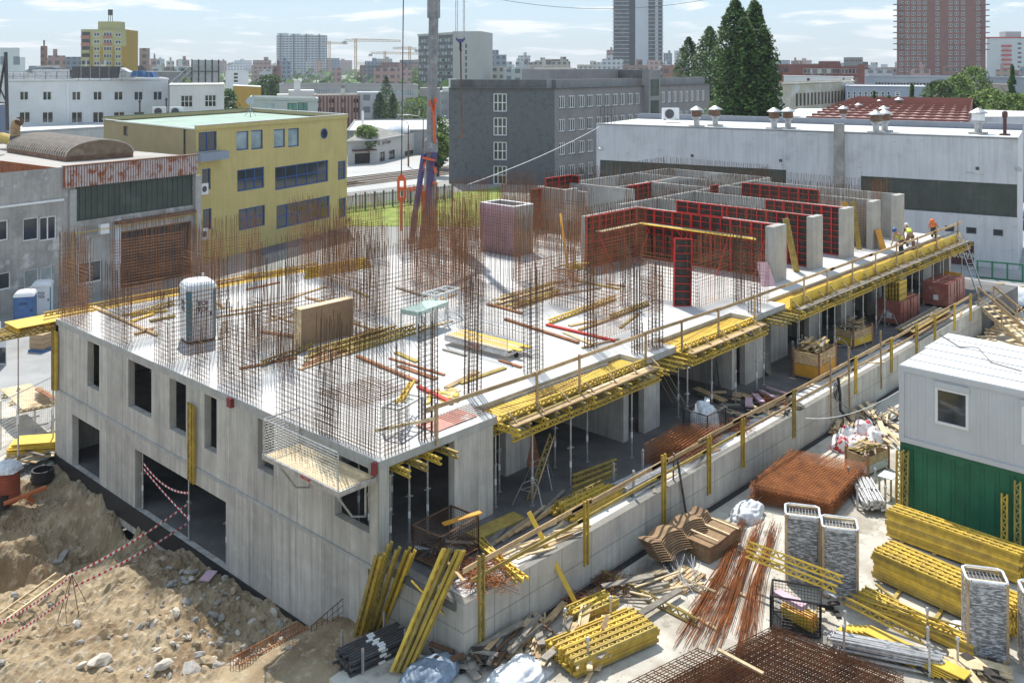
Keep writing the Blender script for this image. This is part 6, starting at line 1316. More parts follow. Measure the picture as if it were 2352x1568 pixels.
  # barrel skylight
t2=thing('barrel_skylight','ribbed brown barrel skylight on the factory roof','skylight',P(190,355,zf));a=P(85,340,zf-.1);c=P(300,352,zf-.1);ax=P(225,357,zf-.1)-P(92,338,zf-.1);ax.z=0;Lx=ax.length;ax.normalize();sx=Vector((-ax.y,ax.x,0));ctr=P(92,345,zf-.1);Wd=2.6;hh=1.1
def arc(s,k,o=0):return ctr+ax*s+sx*(math.cos(math.pi*k)*(Wd+o))+Z(.35+math.sin(math.pi*k)*(hh+o))
m=MB();kk=12
for j in range(kk):m.quad(arc(0,j/kk),arc(Lx,j/kk),arc(Lx,(j+1)/kk),arc(0,(j+1)/kk))
m.poly([arc(0,j/kk) for j in range(kk+1)]);m.poly([arc(Lx,j/kk) for j in reversed(range(kk+1))]);part(m,'glazing',mat('brown_glazing',(.20,.14,.09),.6,.25,2,(.30,.24,.17),(.5,.7),1),t2)
for i in range(27):
    s=Lx*i/26;m=MB()
    for j in range(kk):m.bar(arc(s,j/kk,.03),arc(s,(j+1)/kk,.03),.10,.08,(arc(s,j/kk)-ctr-ax*s))
    part(m,'rib',mat('pale_rib',(.48,.42,.36),.7,.2,2) if 'pale_rib' not in MATS else MATS['pale_rib'],t2)
m=MB();m.hexa([ctr-sx*Wd-Z(.1),ctr+ax*Lx-sx*Wd-Z(.1),ctr+ax*Lx+sx*Wd-Z(.1),ctr+sx*Wd-Z(.1),ctr-sx*Wd+Z(.36),ctr+ax*Lx-sx*Wd+Z(.36),ctr+ax*Lx+sx*Wd+Z(.36),ctr+sx*Wd+Z(.36)]);part(m,'kerb',BROWNM,t2)
  # cyclone duct at the left edge
t2=thing('extraction_duct','old yellow and grey extraction duct on the factory roof','duct',P(35,345,zf-.1));p=P(35,345,zf-.1)
m=MB();m.lathe(p,[(.5,0),(.5,.5),(.42,.6),(.42,1.2)],14);part(m,'fan_housing',STEEL_D,t2);m=MB();q=[p+Vector((0,0,1.2)),p+Vector((0,0,1.9)),p-ax*-.35+Z(2.3),p+ax*.9+Z(2.45)];m.path(q,.38,10);part(m,'elbow',WOOD,t2);m=MB();m.path([p+Z(.7),p-ax*3+Z(.9)],.45,12);part(m,'pipe',YEL_O,t2)

  # ---- white building far left, two segments
def pxblock(label,xl,yl,xr,yr,zr,depth,mt,roof,name='office_building',z0=ZS,par=.3,cat='building',group=None,sided=None):
    A=P(xl,yl,zr);B=P(xr,yr,zr);t=thing(name,label,cat,(A.x,A.y,z0),0,group);f=Fac(t,A,B,z0,zr,mt)
    n=((A+B)/2-CAM) if sided is None else sided;n.z=0;n=n.normalized()*depth if sided is None else sided;box_rest(t,A,B,n,z0,zr,mt,roof,par=par);f.n_=n;return t,f
t,f=pxblock('long white building with paired small windows behind the factory',-60,188,386,184,8.5,14,WHTW,ROOFL,par=.2)
for x in (45,98,165,214,262,308,352):f.wpx(x,210,x+21,231,2,1);f.wpx(x-1,257,x+25,283,2,1)
f.done();a,_=f.sz(155,200);f.box(a-.12,0,a+.12,8.4,0,.15,'downpipe',WHITEP)
t,f=pxblock('white building end with two wide windows below the billboard frame',390,196,515,195,8.0,12,WHTW,ROOFL,par=.05)
f.wpx(415,219,443,247,3,2);f.wpx(470,218,497,246,3,2);f.done()
for i,(x0,x1,y0,y1,m_,l) in enumerate([(0,60,168,182,STEEL,'bright ventilation duct at the left end of the white roof'),(75,160,160,182,STEEL,'crooked ventilation duct on the white roof'),(165,272,153,180,STEEL_D,'large dark grey air handling unit on the white roof'),(272,300,156,180,STEEL,'pale sloping duct end on the white roof'),(300,330,163,176,BLUEP,'blue duct section on the white roof'),(331,353,166,178,BLUEP,'small blue duct section on the white roof')]):
    a=at(x0,y1,124);c=at(x1,y1,124);hgt=(y1-y0)*124/F;d=(c-a);L=d.length;d.normalize();s=Vector((-d.y,d.x,0))*1.6;m=MB();e=.25 if i in (3,4,5) else .0
    m.hexa([a,c,c+s,a+s,a+d*e+Z(hgt),c-d*e+Z(hgt*(.6 if i==3 else 1)),c-d*e+s+Z(hgt*(.6 if i==3 else 1)),a+d*e+s+Z(hgt)]);tt=solo(m,'roof_unit',m_,l,'roof unit')
    for k in range(1,max(2,int(L/1.2))):m=MB();q=a+d*(L*k/max(2,int(L/1.2)))-s*.01;m.bar(q+Z(.02),q+Z(hgt*.95),.06,.06,(d.x,d.y,0));part(m,'flange',STEEL,tt)
t2=thing('roof_railing','thin steel railing along the white roof','railing',at(180,186,121))
for i in range(12):p=at(5+25*i,186,121.5);m=MB();m.rod(p,p+Z(1.1),.03,4);part(m,'post',STEEL_D,t2)
for h in (.55,1.1):m=MB();m.rod(at(0,186,121.5)+Z(h),at(290,185,121.5)+Z(h),.025,4);part(m,'rail',STEEL_D,t2)
t2=thing('billboard_frame','billboard seen from behind on slanting steel struts','billboard',at(480,195,118));a=at(441,190,118);c=at(503,190,120);m=MB();m.hexa([a,c,c+Vector((.2,.2,0)),a+Vector((.2,.2,0)),a+Z(2.8),c+Z(2.8),c+Vector((.2,.2,2.8)),a+Vector((.2,.2,2.8))]);part(m,'panel',GREY,t2)
for i in range(5):p=a.lerp(c,i/4)-Vector((.05,.05,0));m=MB();m.bar(p,p+Z(2.9),.1,.1,(1,0,0));part(m,'upright',STEEL_D,t2);m=MB();m.bar(p+Z(2.3),p+Vector((-1.6,.3,0))*1.6,.07,.07);part(m,'strut',STEEL,t2)
m=MB();m.bar(a+Z(1.4)-Vector((.1,.1,0)),c+Z(1.4)-Vector((.1,.1,0)),.08,.08);part(m,'cross_rail',STEEL_D,t2)
t,f=pxblock('flat white roofed hall between the white building and the factory',40,305,262,292,3.0,10,WHTD,ROOFL,par=.15);f.done()
t,f=pxblock('blue grey cladded block cut by the left picture edge',-60,246,20,240,6.2,4,mat('blue_grey_cladding',(.22,.26,.36),.7,.06,1),ROOFG,par=0);f.done()
t2=thing('steel_mast','grey lattice mast at the left picture edge','mast',P(17,300,2));p0_=at(17,300,78);p1_=at(13,120,78)
m=MB();m.bar(p0_,p1_,.22,.22);part(m,'upright',STEEL_D,t2);m=MB();m.bar(at(-20,330,78),at(13,125,78),.15);m.bar(at(-20,235,78),at(17,237,78),.12);m.bar(at(-20,160,78),at(17,240,78),.1);part(m,'brace',STEEL_D,t2)

  # ---- dark grey building
zg=7.3;A_,Bc,Cc=P(1031,203,zg),P(1274,204,zg),P(1474,197.5,zg);Dd=P(1630,193.2,zg)
t=thing('grey_building','dark grey tiled office building with a column of four windows on its end wall','building',(Bc.x,Bc.y,ZS));f=Fac(t,A_,Bc,ZS,zg,GREYT,'end_wall')
for y0,y1 in ((215,257),(270,312),(326,368),(381,424)):f.wpx(1133,y0,1164,y1,3,2,fr=.15,sill=GREYD)
f.done();g2=Fac(t,Bc,Dd,ZS,zg,GREYW,'long_wall')
xs=[(1284,1299),(1306,1322),(1329,1344),(1349,1364),(1370,1384),(1389,1403),(1408,1421),(1425,1437),(1443,1455),(1459,1470)];xs2=[(1506,1516),(1520,1529),(1534,1542),(1547,1555),(1561,1569),(1574,1582),(1587,1594),(1600,1607),(1612,1619)]
for k in range(4):
    zt=zg-1.0-3.18*k;zb=zt-1.75
    for x0,x1 in xs+xs2:s0,_=g2.sz(x0,300);s1,_=g2.sz(x1,300);g2.win(s0,zb,s1,zt,3,1,fr=.15,sill=GREYD)
g2.done();s0,_=g2.sz(1475,300);s1,_=g2.sz(1502,300);g2.box(s0,ZS,s1,zg+2.4,0,1.2,'stair_tower',GREYW)
for k in range(4):g2.box(s0+.5,zg-1.5-3.2*k,s1-.5,zg+1.0-3.2*k,1.2,1.24,'stair_glazing',DKGRN)
dv=(A_-Bc);E_=Dd+dv;m=MB();m.poly([(p.x,p.y,zg+.05) for p in (A_,Bc,Dd,E_)]);part(m,'roof',ROOFG,t)
for p,q,o in ((A_,Bc,0),(Bc,Dd,.004)):m=MB();dd_=(q-p).normalized();n_=Vector((-dd_.y,dd_.x,0))*1.2;m.bar(p+n_+Z(.62+o),q+n_+Z(.62+o),.5,1.15);part(m,'parapet',GREYD if not o else GREYW,t);m=MB();m.bar(p-n_*.15+Z(.03),q-n_*.15+Z(.03),.3,.12);part(m,'gutter',STEEL_D,t)
m=MB();[m.quad((p.x,p.y,ZS),(q.x,q.y,ZS),(q.x,q.y,zg),(p.x,p.y,zg)) for p,q in ((Dd,E_),(E_,A_))];part(m,'wall',GREYW,t)
ph0,ph1=g2.sz(1312,180)[0],g2.sz(1470,180)[0];g2.box(ph0,zg+.1,ph1,zg+2.6,-9,-4,'penthouse',GREYW);g2.box(ph1+.1,zg+.1,ph1+6,zg+2.5,-8,-1.5,'penthouse',GREYD)

  # ---- long white workshop on the right
zw=5.2;A_,B_=P(1370,285,zw),P(2338,318,zw);gz=yz
t=thing('workshop_building','long dirty white workshop wall with dark strip windows behind the site','building',(A_.x,A_.y,gz));f=Fac(t,A_,B_,-6,zw,WHTD)
s0,z0=f.sz(1378,410);s1,z1=f.sz(1806,392);f.win(s0,z1-1.5,s1,z1+.05,40,1,fm=STEEL_D,gm=DKGRN,fr=.06);s0,z0=f.sz(1977,402);s1,_=f.sz(2336,440);zz=f.sz(2336,424)[1];zq=f.sz(2336,500)[1];f.win(s0,zq,s1,zz,26,1,fm=STEEL_D,gm=DKGRN,fr=.06)
for q in [(2219,522,2243,537),(2281,527,2304,542),(2170,519,2192,532)]:f.wpx(*q,1,1,fm=STEEL_D)
s0,z0=f.sz(2152,600);s1,z1=f.sz(2237,555);f.win(s0,gz,s1,z1,2,1,fm=BROWND,gm=BROWND,fr=.1);f.done()
me=text_mesh('NEPARKOVAŤ',.62,mat('pale_lettering',(.70,.66,.50),.7),bold=True);l=link('lettering',me,t,f.pt((s0+s1)/2,z1-1.1,-.07)-LOC[t]);l.rotation_euler=(R(90),0,math.atan2(f.d.y,f.d.x));l.scale=(.84,1,1)
dep=-f.n*10;box_rest(t,A_,B_,dep,-6,zw-.02,WHTD,ROOFL,par=0);m=MB();m.bar(A_+dep+Z(.25),B_+dep+Z(.25),.4,.55);part(m,'rear_parapet',mat('blue_grey_parapet',(.25,.27,.31),.8,.1,1),t)
s0,_=f.sz(1917,350);s1,_=f.sz(1940,350);f.box(s0,-6,s1,zw+.7,0,.35,'chimney_pier',mat('weathered_pier',(.36,.34,.31),.95,.2,1.2,(.22,.21,.19),(.5,.7),.8))
f.box(0,zw,f.L,zw+.07,-.25,.08,'roof_edge',GREY)
for x,y,l in ((1386,341,'left'),(1812,362,'middle'),(2340,388,'right')):a,z0=f.sz(x,y);m=MB();m.bar(f.pt(a,z0-.1,0),f.pt(a,z0+.05,.4),.05);m.bar(f.pt(a-.1,z0+.1,.35),f.pt(a+.1,z0-.05,.85),.32,.18);solo(m,'wall_lamp',GREY,'grey floodlight on the white workshop wall, %s one'%l,'lamp')
for x,y in ((1590,358),(1793,369),(2245,387)):a,z0=f.sz(x,y);f.box(a-.12,z0-.12,a+.12,z0+.12,0,.03,'vent_hole',STEEL_D)
  # roof ventilators
def ventil(p,s,label,m2=BROWNM):
    t=local(thing('roof_ventilator',label,'ventilator',p,0,'mushroom roof ventilators'));m=MB();m.box(-.4*s,-.4*s,0,.4*s,.4*s,.15);part(m,'base',CONC_P,t);m=MB();m.lathe((0,0,.15),[(.2*s,0),(.2*s,.45*s),(.3*s,.5*s),(.3*s,.6*s)],12);part(m,'stack',STEEL,t)
    m=MB();m.lathe((0,0,.75*s),[(.34*s,0),(.34*s,.38*s)],12);part(m,'drum',m2,t);m=MB();m.lathe((0,0,1.15*s),[(.5*s,0),(.46*s,.06*s),(.08*s,.28*s),(.02,.3*s)],14);part(m,'cap',STEEL,t);return t
for i,(x,y) in enumerate([(1600,292),(1643,290),(1778,297),(1810,296),(2012,306),(2032,303)]):p=P(x,y,zw);ventil(p,1.25,'rusty mushroom ventilator on the workshop roof, %s from the left'%('first','second','third','fourth','fifth','sixth')[i])
p=P(2247,308,zw);ventil(p,1.4,'white mushroom ventilator on the workshop roof',WHITEP);p=P(2308,311,zw);m=MB();m.rod(p,p+Z(1.5),.13,10,True);m.lathe(p+Z(1.4),[(.2,0),(.2,.35),(.1,.45)],10);m.box(p.x-.35,p.y-.3,p.z,p.x+.35,p.y+.3,p.z+.12);solo(m,'vent_pipe',BROWND,'red brown pipe on the workshop roof','pipe')
p=P(1380,283,zw);t2=thing('roof_cage','black ladder cage at the workshop roof corner','ladder',p)
for k in range(5):m=MB();m.rod(p+f.d*(.35*k),p+f.d*(.35*k)+Z(1.5),.03,4);part(m,'bar',STEEL_D,t2)
m=MB();m.rod(p+Z(1.5),p+f.d*1.4+Z(1.5),.03,4);m.rod(p+Z(.75),p+f.d*1.4+Z(.75),.03,4);part(m,'rail',STEEL_D,t2)
p=P(1540,276,zw+.2);acunit(p,R(-40),'air conditioner on the rear parapet of the workshop').scale=(1.8,1.8,1.8)
  # roofs behind: barrel tiled shell roof
t,f2=pxblock('flat roofed hall behind the workshop',1778,271,2420,268,4.6,24,WHTD,ROOFL,par=.0);f2.done()
SHELL=mat('pink_brown_shell_roof',(.42,.27,.24),.8,.15,.6,(.52,.45,.42),(.5,.62),.35);t=thing('shell_roof','pink brown ribbed barrel roof behind the workshop','roof',P(2050,285,4.7));a0,a1=P(1838,289,4.7),P(2222,300,4.7);dp=W(6,46)-W(0,0);dp=(at(2235,256,128)-at(2222,292,84));dp.z=0;nx,ny=26,14
for j in range(ny):
    m=MB()
    for i in range(nx):
        def sp_(i,j):q=a0.lerp(a1,i/nx)+dp*(j/ny)*1.0;return q+Z(.2+1.0*math.sin(math.pi*min(.95,.06+.5*j/ny))*1.0+.10*(i%2))
        m.quad(sp_(i,j),sp_(i+1,j),sp_(i+1,j+1),sp_(i,j+1))
    part(m,'shell_strip',SHELL,t)
    m=MB();m.bar(a0+dp*(j/ny)+Z(.35+1.0*math.sin(math.pi*min(.95,.06+.5*j/ny))),a1+dp*(j/ny)+Z(.35+1.0*math.sin(math.pi*min(.95,.06+.5*j/ny))),.18,.22);part(m,'rib',BRICK,t)
for i in range(nx+1):q=a0.lerp(a1,i/nx);m=MB();m.bar(q+Z(.0),q+Z(.62),.12,.12,(1,0,0));part(m,'eaves_post',BRICK,t)
m=MB();m.quad(a0,a1,a1+Z(.6),a0+Z(.6));part(m,'eaves',GREY,t);m=MB();m.poly([a1,a1+dp,a1+dp+Z(1.2),a1+dp*.6+Z(1.15),a1+dp*.3+Z(.9),a1+Z(.6)]);part(m,'gable',BRICK,t)
for i,(x,y,Y) in enumerate([(1937,281,92),(1972,268,112),(2065,255,112),(2020,258,120),(2030,280,95)]):ventil(at(x,y,Y),1.1,'ventilator on the pink brown barrel roof, %s'%('front left','middle left','back right','back middle','front right')[i])
  # cream long building, brown brick blocks, low blue-grey buildings
def strip(t,f,n,z0,z1,s0,s1,w,fm=PVC,gm=GLASS,cols=1,rows=1,fr=.1):
    for i in range(n):c=s0+(s1-s0)*(i+.5)/n;f.win(c-w/2,z0,c+w/2,z1,cols,rows,fm,gm,fr)
t,f=pxblock('cream factory building with rows of narrow windows',1772,196,1962,188,7.2,16,mat('cream_render',(.55,.50,.38),.9,.08,.4,(.66,.65,.62),(.5,.6),.3),ROOFG,par=.2);strip(t,f,17,3.4,5.6,f.L*.25,f.L*.98,1.1,BROWNM);strip(t,f,17,-.6,1.8,f.L*.25,f.L*.98,1.1,BROWNM);f.wpx(1773,208,1786,228,1,1);f.wpx(1773,244,1786,262,1,1);f.done()
t,f=pxblock('white upper storey behind the cream factory',1800,175,1960,178,7.6,8,WHTW,ROOFL,par=.1);f.wpx(1853,180,1860,192,1,1,fm=BROWND,gm=BROWND);f.wpx(1935,180,1940,190,1,1,fm=BROWND,gm=BROWND);f.done()
t,f=pxblock('brown brick stair block of the cream factory',1768,168,1818,168,8.2,8,BRICK,ROOFG,par=.1);f.done()
t,f=pxblock('pale blue grey low office with a row of eight windows',1942,199,2126,201,6.6,14,mat('pale_blue_render',(.42,.46,.54),.9,.06,.4),ROOFL,par=.15)
for i in range(8):f.wpx(1946+13*i,210,1953+13*i,227,1,2,fr=.12)
f.wpx(2055,210,2067,231,1,4,fr=.2);f.done()
t,f=pxblock('long grey low building before the brown tower',1988,177,2360,181,7.6,14,mat('pale_grey_cladding',(.42,.44,.48),.8,.06,.3),ROOFG,par=.3);strip(t,f,22,4.4,6.4,3,f.L*.55,2.2);f.done()
t,f=pxblock('beige low wall building behind the trees',2140,190,2320,196,6.5,8,mat('beige_cladding',(.46,.38,.32),.8,.08,.6),ROOFG,par=.1);f.done()
def farblock(label,xl,xr,yt,Y,mt,roof=None,name='far_building',rot=0.0,depth=None,group='far buildings',z0=-6.0):
    a=at(xl,yt,Y);b=at(xr,yt,Y);zr=a.z;d=b-a;d.z=0
    if rot:b=a+(Matrix.Rotation(R(rot),3,'Z') @ d)
    t=thing(name,label,'building',(a.x,a.y,z0),0,group);f=Fac(t,a,b,z0,zr,mt,deep=.4);cv=(a+b)/2-CAM;cv.z=0;box_rest(t,a,b,cv.normalized()*(depth or d.length*.5),z0,zr,mt,roof or ROOFG);f.zr=zr;return t,f
def rows_(f,nz,nx,zt,dz,h,w,s0=.04,s1=.96,**k):
    for j in range(nz):strip(None,f,nx,zt-dz*j-h,zt-dz*j,f.L*s0,f.L*s1,w,**k)
t,f=farblock('brown brick office block with white window bands',1786,1932,148,330,BRICK);rows_(f,2,12,f.zr-1.5,3.2,1.7,1.6,.42,.97);f.done()
t,f=farblock('taller brown brick block with antennas on its roof',1880,1930,141,340,BRICK);f.done();t,f=farblock('brown brick block with pale glazing',1930,1984,153,320,BRICK);rows_(f,3,6,f.zr-.8,3,1.6,1.1);f.done();t,f=farblock('grey blue tall office behind the brick block',1938,1982,132,560,mat('grey_blue_facade',(.30,.34,.38),.6,.1,.3));rows_(f,3,8,f.zr-1.2,3.2,1.5,1.0);f.done()
t,f=farblock('red brown brick end tower beside the brick block',1970,1986,148,315,BRICK);f.done();t,f=farblock('pale grey panel housing left of the brown tower',1985,2062,155,520,mat('pale_panel_facade',(.50,.52,.55),.8,.08,.2));rows_(f,2,10,f.zr-1,3,1.5,1.2);f.done()
  # brown tower
BT=mat('red_brown_tower_cladding',(.27,.115,.095),.8,.08,.4,(.23,.10,.082),(.5,.7),.1);t,f=farblock('tall red brown apartment tower with rows of small windows',2060,2264,-40,505,BT,rot=0,depth=40,group=None,name='apartment_tower')
for j in range(17):
    y=4+12.9*j-40
    for x in (2066,2080,2094,2107,2120,2149,2179,2193,2208,2243):
        if y<172:f.wpx(x,y,x+8.5,y+7.5,2,1,fr=.16,gm=GLASS if x in (2120,) else None)
f.done()
for j in range(9):y=3+12.9*j;a,z0=f.sz(2058,y+9);f.box(-1.6,z0,3.0,z0+.5,-1,1.2,'balcony',BT);a,z0=f.sz(2258,y+9);f.box(f.L-3,z0,f.L+1.6,z0+.5,-1,1.2,'balcony',BT)
WR=mat('pale_panel_white',(.62,.64,.67),.8,.05,.2);t,f=farblock('white panel apartment block with red balconies at the right edge',2266,2400,88,640,WR,group=None,name='apartment_tower')
for j in range(7):a,z0=f.sz(2300,104+10.5*j);c,_=f.sz(2322,104);f.box(a,z0-1.2,c,z0,0,1.2,'balcony',RED if j%1==0 else WR)
for j in range(7):f.wpx(2337,98+10.5*j,2347,104+10.5*j,1,1,fr=.15)
f.done();a,z0=f.sz(2266,89);f.box(0,f.zr,f.L,f.zr+.8,-3,.5,'red_cornice',RED);f.box(f.L*.35,f.zr+.8,f.L*.62,f.zr+4.5,-10,-2,'roof_house',GREY)
  # tall pale tower
TW=mat('pale_tower_panel',(.60,.63,.68),.7,.05,.1);TD=mat('dark_tower_glazing',(.10,.11,.13),.4,.3,.4,(.2,.2,.2),(.5,.7),.3);t,f=farblock('tall unfinished residential tower with balconies and a pale blue panel',1409,1522,-40,700,TD,group=None,name='apartment_tower',depth=30)
f.done();s0,_=f.sz(1459,50);s1,_=f.sz(1489,50);f.box(s0,-6,s1,f.zr,0,.5,'pale_panel',TW);s2,_=f.sz(1445,50);f.box(s2,-6,s0,f.zr,0,.25,'dark_panel',mat('charcoal_panel',(.045,.05,.06),.5,.2,.2));s3,_=f.sz(1521,50);f.box(s1+5,-6,s3-3,f.zr,0,.2,'white_column',TW)
for j in range(25):z0=f.zr-2.86*j;f.box(-.8,z0,s2,z0+.5,-2,1.6,'balcony',GREY);f.box(s1,z0,s3+.8,z0+.5,-2,1.6,'balcony',GREY)
  # office slab block (mid)
OG=mat('light_office_panel',(.48,.47,.45),.8,.05,.2);a=at(961,84,400);zr=a.z;c=P(1040,79.5,zr);t=thing('office_slab','tall office slab with dark banded glazing and a blank pale side','building',(a.x,a.y,-6));e_=at(1105,73,385);zt=zr+1.2
f=Fac(t,a,c,-6,zr,mat('dark_band_glazing',(.075,.08,.085),.35,.3,.3),'glazed_facade',deep=.3);kk=15
for j in range(kk):
    for i in range(13):s0=f.L*(i+.1)/13;f.win(s0,zr-1.4-2.62*j-1.3,s0+f.L*.8/13,zr-1.4-2.62*j,1,1,fm=OG,gm=GLASS_L if (i*7+j*5)%3 else GLASS,fr=.12)
f.done();f.box(-.3,zr,f.L+.3,zr+.9,-6,.3,'roof_band',OG);b2=P(1105,73,zr) if 0 else None;d2=at(1105,200,372);g2=Fac(t,c,d2,-6,zr+1.2,OG,'blank_side',deep=.3)
for j in range(12):s0,z0=g2.sz(1068.5,101+14.2*j);s1,z1=g2.sz(1072.5,111+14.2*j);g2.win(s0,z1,s1,z0,1,1,fm=GREYD)
g2.done();m=MB();q1,q2=a,d2;bk=(W(10,60)-W(0,0));m.quad((a.x,a.y,-6),(a.x+bk.x,a.y+bk.y,-6),(a.x+bk.x,a.y+bk.y,zr),(a.x,a.y,zr));m.quad((d2.x,d2.y,-6),(d2.x+bk.x*.4,d2.y+bk.y*.4,-6),(d2.x+bk.x*.4,d2.y+bk.y*.4,zr+1.2),(d2.x,d2.y,zr+1.2));m.poly([(a.x,a.y,zr),(c.x,c.y,zr),(d2.x,d2.y,zr),(d2.x+bk.x*.4,d2.y+bk.y*.4,zr),(a.x+bk.x,a.y+bk.y,zr)]);part(m,'rear_shell',OG,t)
  # ochre apartment tower
t,f=farblock('ochre and pale yellow apartment block with antennas',186,290,68,355,PALEG,group=None,name='apartment_tower',depth=14)
zm=f.sz(250,107)[1]
for j in range(5):
    y=75+16.6*j;f.wpx(215,y,229,y+9,2,1,fr=.2);f.wpx(264,y+1,278,y+10,2,1,fr=.2);f.wpx(237,y-1,257,y+9,3,1,fr=.2)
f.done();s0,_=f.sz(208,90);s1,_=f.sz(236,90);s2,_=f.sz(258,90);f.box(f.sz(209.5,90)[0],-6,f.sz(214,90)[0],zm,0,.12,'ochre_band',OCH);f.box(f.sz(230,90)[0],-6,f.sz(236,90)[0],zm,0,.12,'ochre_band',OCH);f.box(f.sz(258.5,90)[0],-6,f.sz(263,90)[0],zm,0,.12,'ochre_band',OCH);f.box(f.sz(279,90)[0],-6,f.L,zm,0,.12,'ochre_band',OCH)
for j in range(5):y=83+16.6*j;a,z0=f.sz(188,y+6);c,_=f.sz(207,y);f.box(a,z0,c,z0+1.1,0,.9,'balcony',mat('salmon_panel',(.52,.22,.17),.8) if j==0 else (MATS['salmon_panel'] if j<2 else PALEG));a,z0=f.sz(237,y+5);c,_=f.sz(257,y);f.box(a,z0,c,z0+.9,0,.2,'spandrel',MATS['salmon_panel'] if j<2 else PALEG);f.box(f.sz(188,y)[0],z0+1.0,f.sz(207,y)[0],z0+2.3,0,.02,'loggia',STEEL_D)
g2=Fac(t,f.B,at(317,70,372),-6,f.zr,OCH,'side_facade');g2.done();f.box(f.L*.35,f.zr,f.L*.78,f.zr+3.0,-8,-1,'roof_house',PALEG)
m=MB();p=f.pt(f.L*.55,f.zr+3,-4)
for k in (-1,0,1):m.rod(p+Vector((k*.8,0,0)),p+Vector((k*.5,0,4.5)),.12,5);m.box(p.x+k*.6-.25,p.y-.2,p.z+2.4,p.x+k*.6+.25,p.y+.2,p.z+4.6)
solo(m,'antenna_mast',STEEL_D,'cluster of mobile antennas on the ochre apartment block','antenna')
  # far white high rise slab
HR=mat('pale_highrise_facade',(.55,.58,.62),.8,.08,.06);t,f=farblock('wide pale high rise slab with four towers on the skyline',635,752,82,1200,HR,group=None,name='apartment_tower',depth=20)
for j in range(15):z0=f.zr-3.1*j-2;f.box(.5,z0,f.L-.5,z0+1.4,0,.15,'window_band',TD)
for k in range(4):f.box(f.L*(.08+.25*k),-6,f.L*(.10+.25*k),f.zr+2,0,1.2,'pier',TD);f.box(f.L*(.02+.25*k),f.zr,f.L*(.2+.25*k),f.zr+3-k*.8,-12,0,'roof_house',HR)
for k in range(14):f.box(f.L*(k+.35)/14,-6,f.L*(k+.55)/14,f.zr-1,.15,.5,'pier',HR)
f.done()
  # mid distance left-centre
t,f=pxblock('grey long two storey institute with ribbon windows',642,196,960,198,4.0,20,mat('grey_panel_facade',(.40,.39,.37),.85,.07,.3),ROOFG,par=.4);strip(t,f,46,1.0,2.9,f.L*.2,f.L*.99,f.L*.79/50,GREY,GLASS_L);strip(t,f,46,-3.0,-1.2,f.L*.2,f.L*.99,f.L*.79/50,GREY,GLASS_L);f.done()
t,f=pxblock('pale green grey office with large green glazed windows',575,229,730,233,4.2,8,mat('pale_greenish_render',(.50,.53,.50),.9,.06,.4),ROOFL,par=.5);f.wpx(660,237,683,254,2,1,gm=mat('green_glass',(.12,.28,.22),.1,.4,.6),fm=STEEL_D);f.wpx(684,236,707,254,2,1,gm=MATS['green_glass'],fm=STEEL_D);f.wpx(608,236,630,252,2,1,fm=PVC,gm=GLASS_L);f.done()
t,f=pxblock('beige building with dark slanting ribs',722,221,860,219,2.8,12,PINKW,ROOFL,par=.3)
for i in range(5):x=727+28*i;f.wpx(x,226,x+13,238,2,1);f.wpx(x,246,x+13,260,2,1)
f.done()
for i in range(17):s0=f.L*(i+.5)/17;f.box(s0-.15,ZS,s0+.15,2.7,0,.3,'rib',BRICK)
t,f=pxblock('low white hall with a wide pale roof beside the railway',797,303,1024,300,-1.6,34,mat('grey_hall_wall',(.33,.34,.35),.85,.06,.5),ROOFL,par=.25);f.done()
t,f=pxblock('white block with small window stack in the middle distance',518,164,570,164,8.6,10,WHTW,ROOFG,par=.0);f.wpx(537,168,546,173,1,1,fm=STEEL_D);f.wpx(537,176,546,181,1,1,fm=STEEL_D);f.wpx(537,184,546,189,1,1,fm=STEEL_D);f.done()
t,f=pxblock('ochre hall with pale curved roof in the middle distance',535,197,600,200,5.6,12,OCH,ROOFL,par=.0);f.done();t,f=pxblock('dark grey building left of the billboard frame',330,165,420,165,9.2,10,GREYW,ROOFG,par=0);f.done()
  # cafe with hipped roof
a=P(866,374,ZS);bq=P(798,379,ZS);cq=P(958,352,ZS);zc_=-1.9;t=thing('cafe_house','small hip roofed corner cafe beside the railway','house',(a.x,a.y,ZS));CAFE=mat('cafe_render',(.52,.52,.50),.9,.05,.6)
f=Fac(t,a,cq,ZS,zc_,CAFE);f.wpx(872,349,884,376,2,2,fm=BROWND);f.wpx(893,345,907,371,2,2,fm=BROWND);f.wpx(930,346,950,357,2,1,fm=BROWND);f.done();g2=Fac(t,bq,a,ZS,zc_,CAFE);g2.wpx(815,352,850,378,3,1,fm=BROWND,gm=BLACK);g2.done();g2.box(g2.L*.15,zc_-1.7,g2.L*.85,zc_-1.5,0,1.4,'awning',BROWND)
q1=a+(bq-a)*1.15;pk=(a+bq+P(905,362,ZS))/3;dpt=Vector((-f.d.y,f.d.x,0))*9;r0,r1=f.pt(-.6,zc_,.6),f.pt(f.L*.62,zc_,.6);rl_=g2.pt(-.8,zc_,.6);rb=g2.pt(-.8,zc_,.6)+f.d*8+Vector((dpt.x,dpt.y,0))*.3;rc=f.pt(f.L*.62,zc_,0)+dpt;pk=(Vector(r0)+Vector(rl_)+Vector(r1)+Vector(rc))/4;pk.z=zc_+2.0
m=MB();[m.poly([p,q,pk]) for p,q in ((r0,r1),(r1,rc),(rc,rl_),(rl_,r0))];part(m,'roof',mat('grey_shingle_roof',(.30,.29,.27),.95,.2,1.2,(.40,.39,.37),(.5,.7),.8),t);m=MB();m.bar(r0,r1,.2,.2);m.bar(rl_,r0,.2,.2);part(m,'gutter',GREY,t)
l=link('lettering',text_mesh('Jan Degan',.9,BROWND),t,f.pt(f.L*.22,zc_-.75,.04)-LOC[t]);l.rotation_euler=(R(90),0,math.atan2(f.d.y,f.d.x))
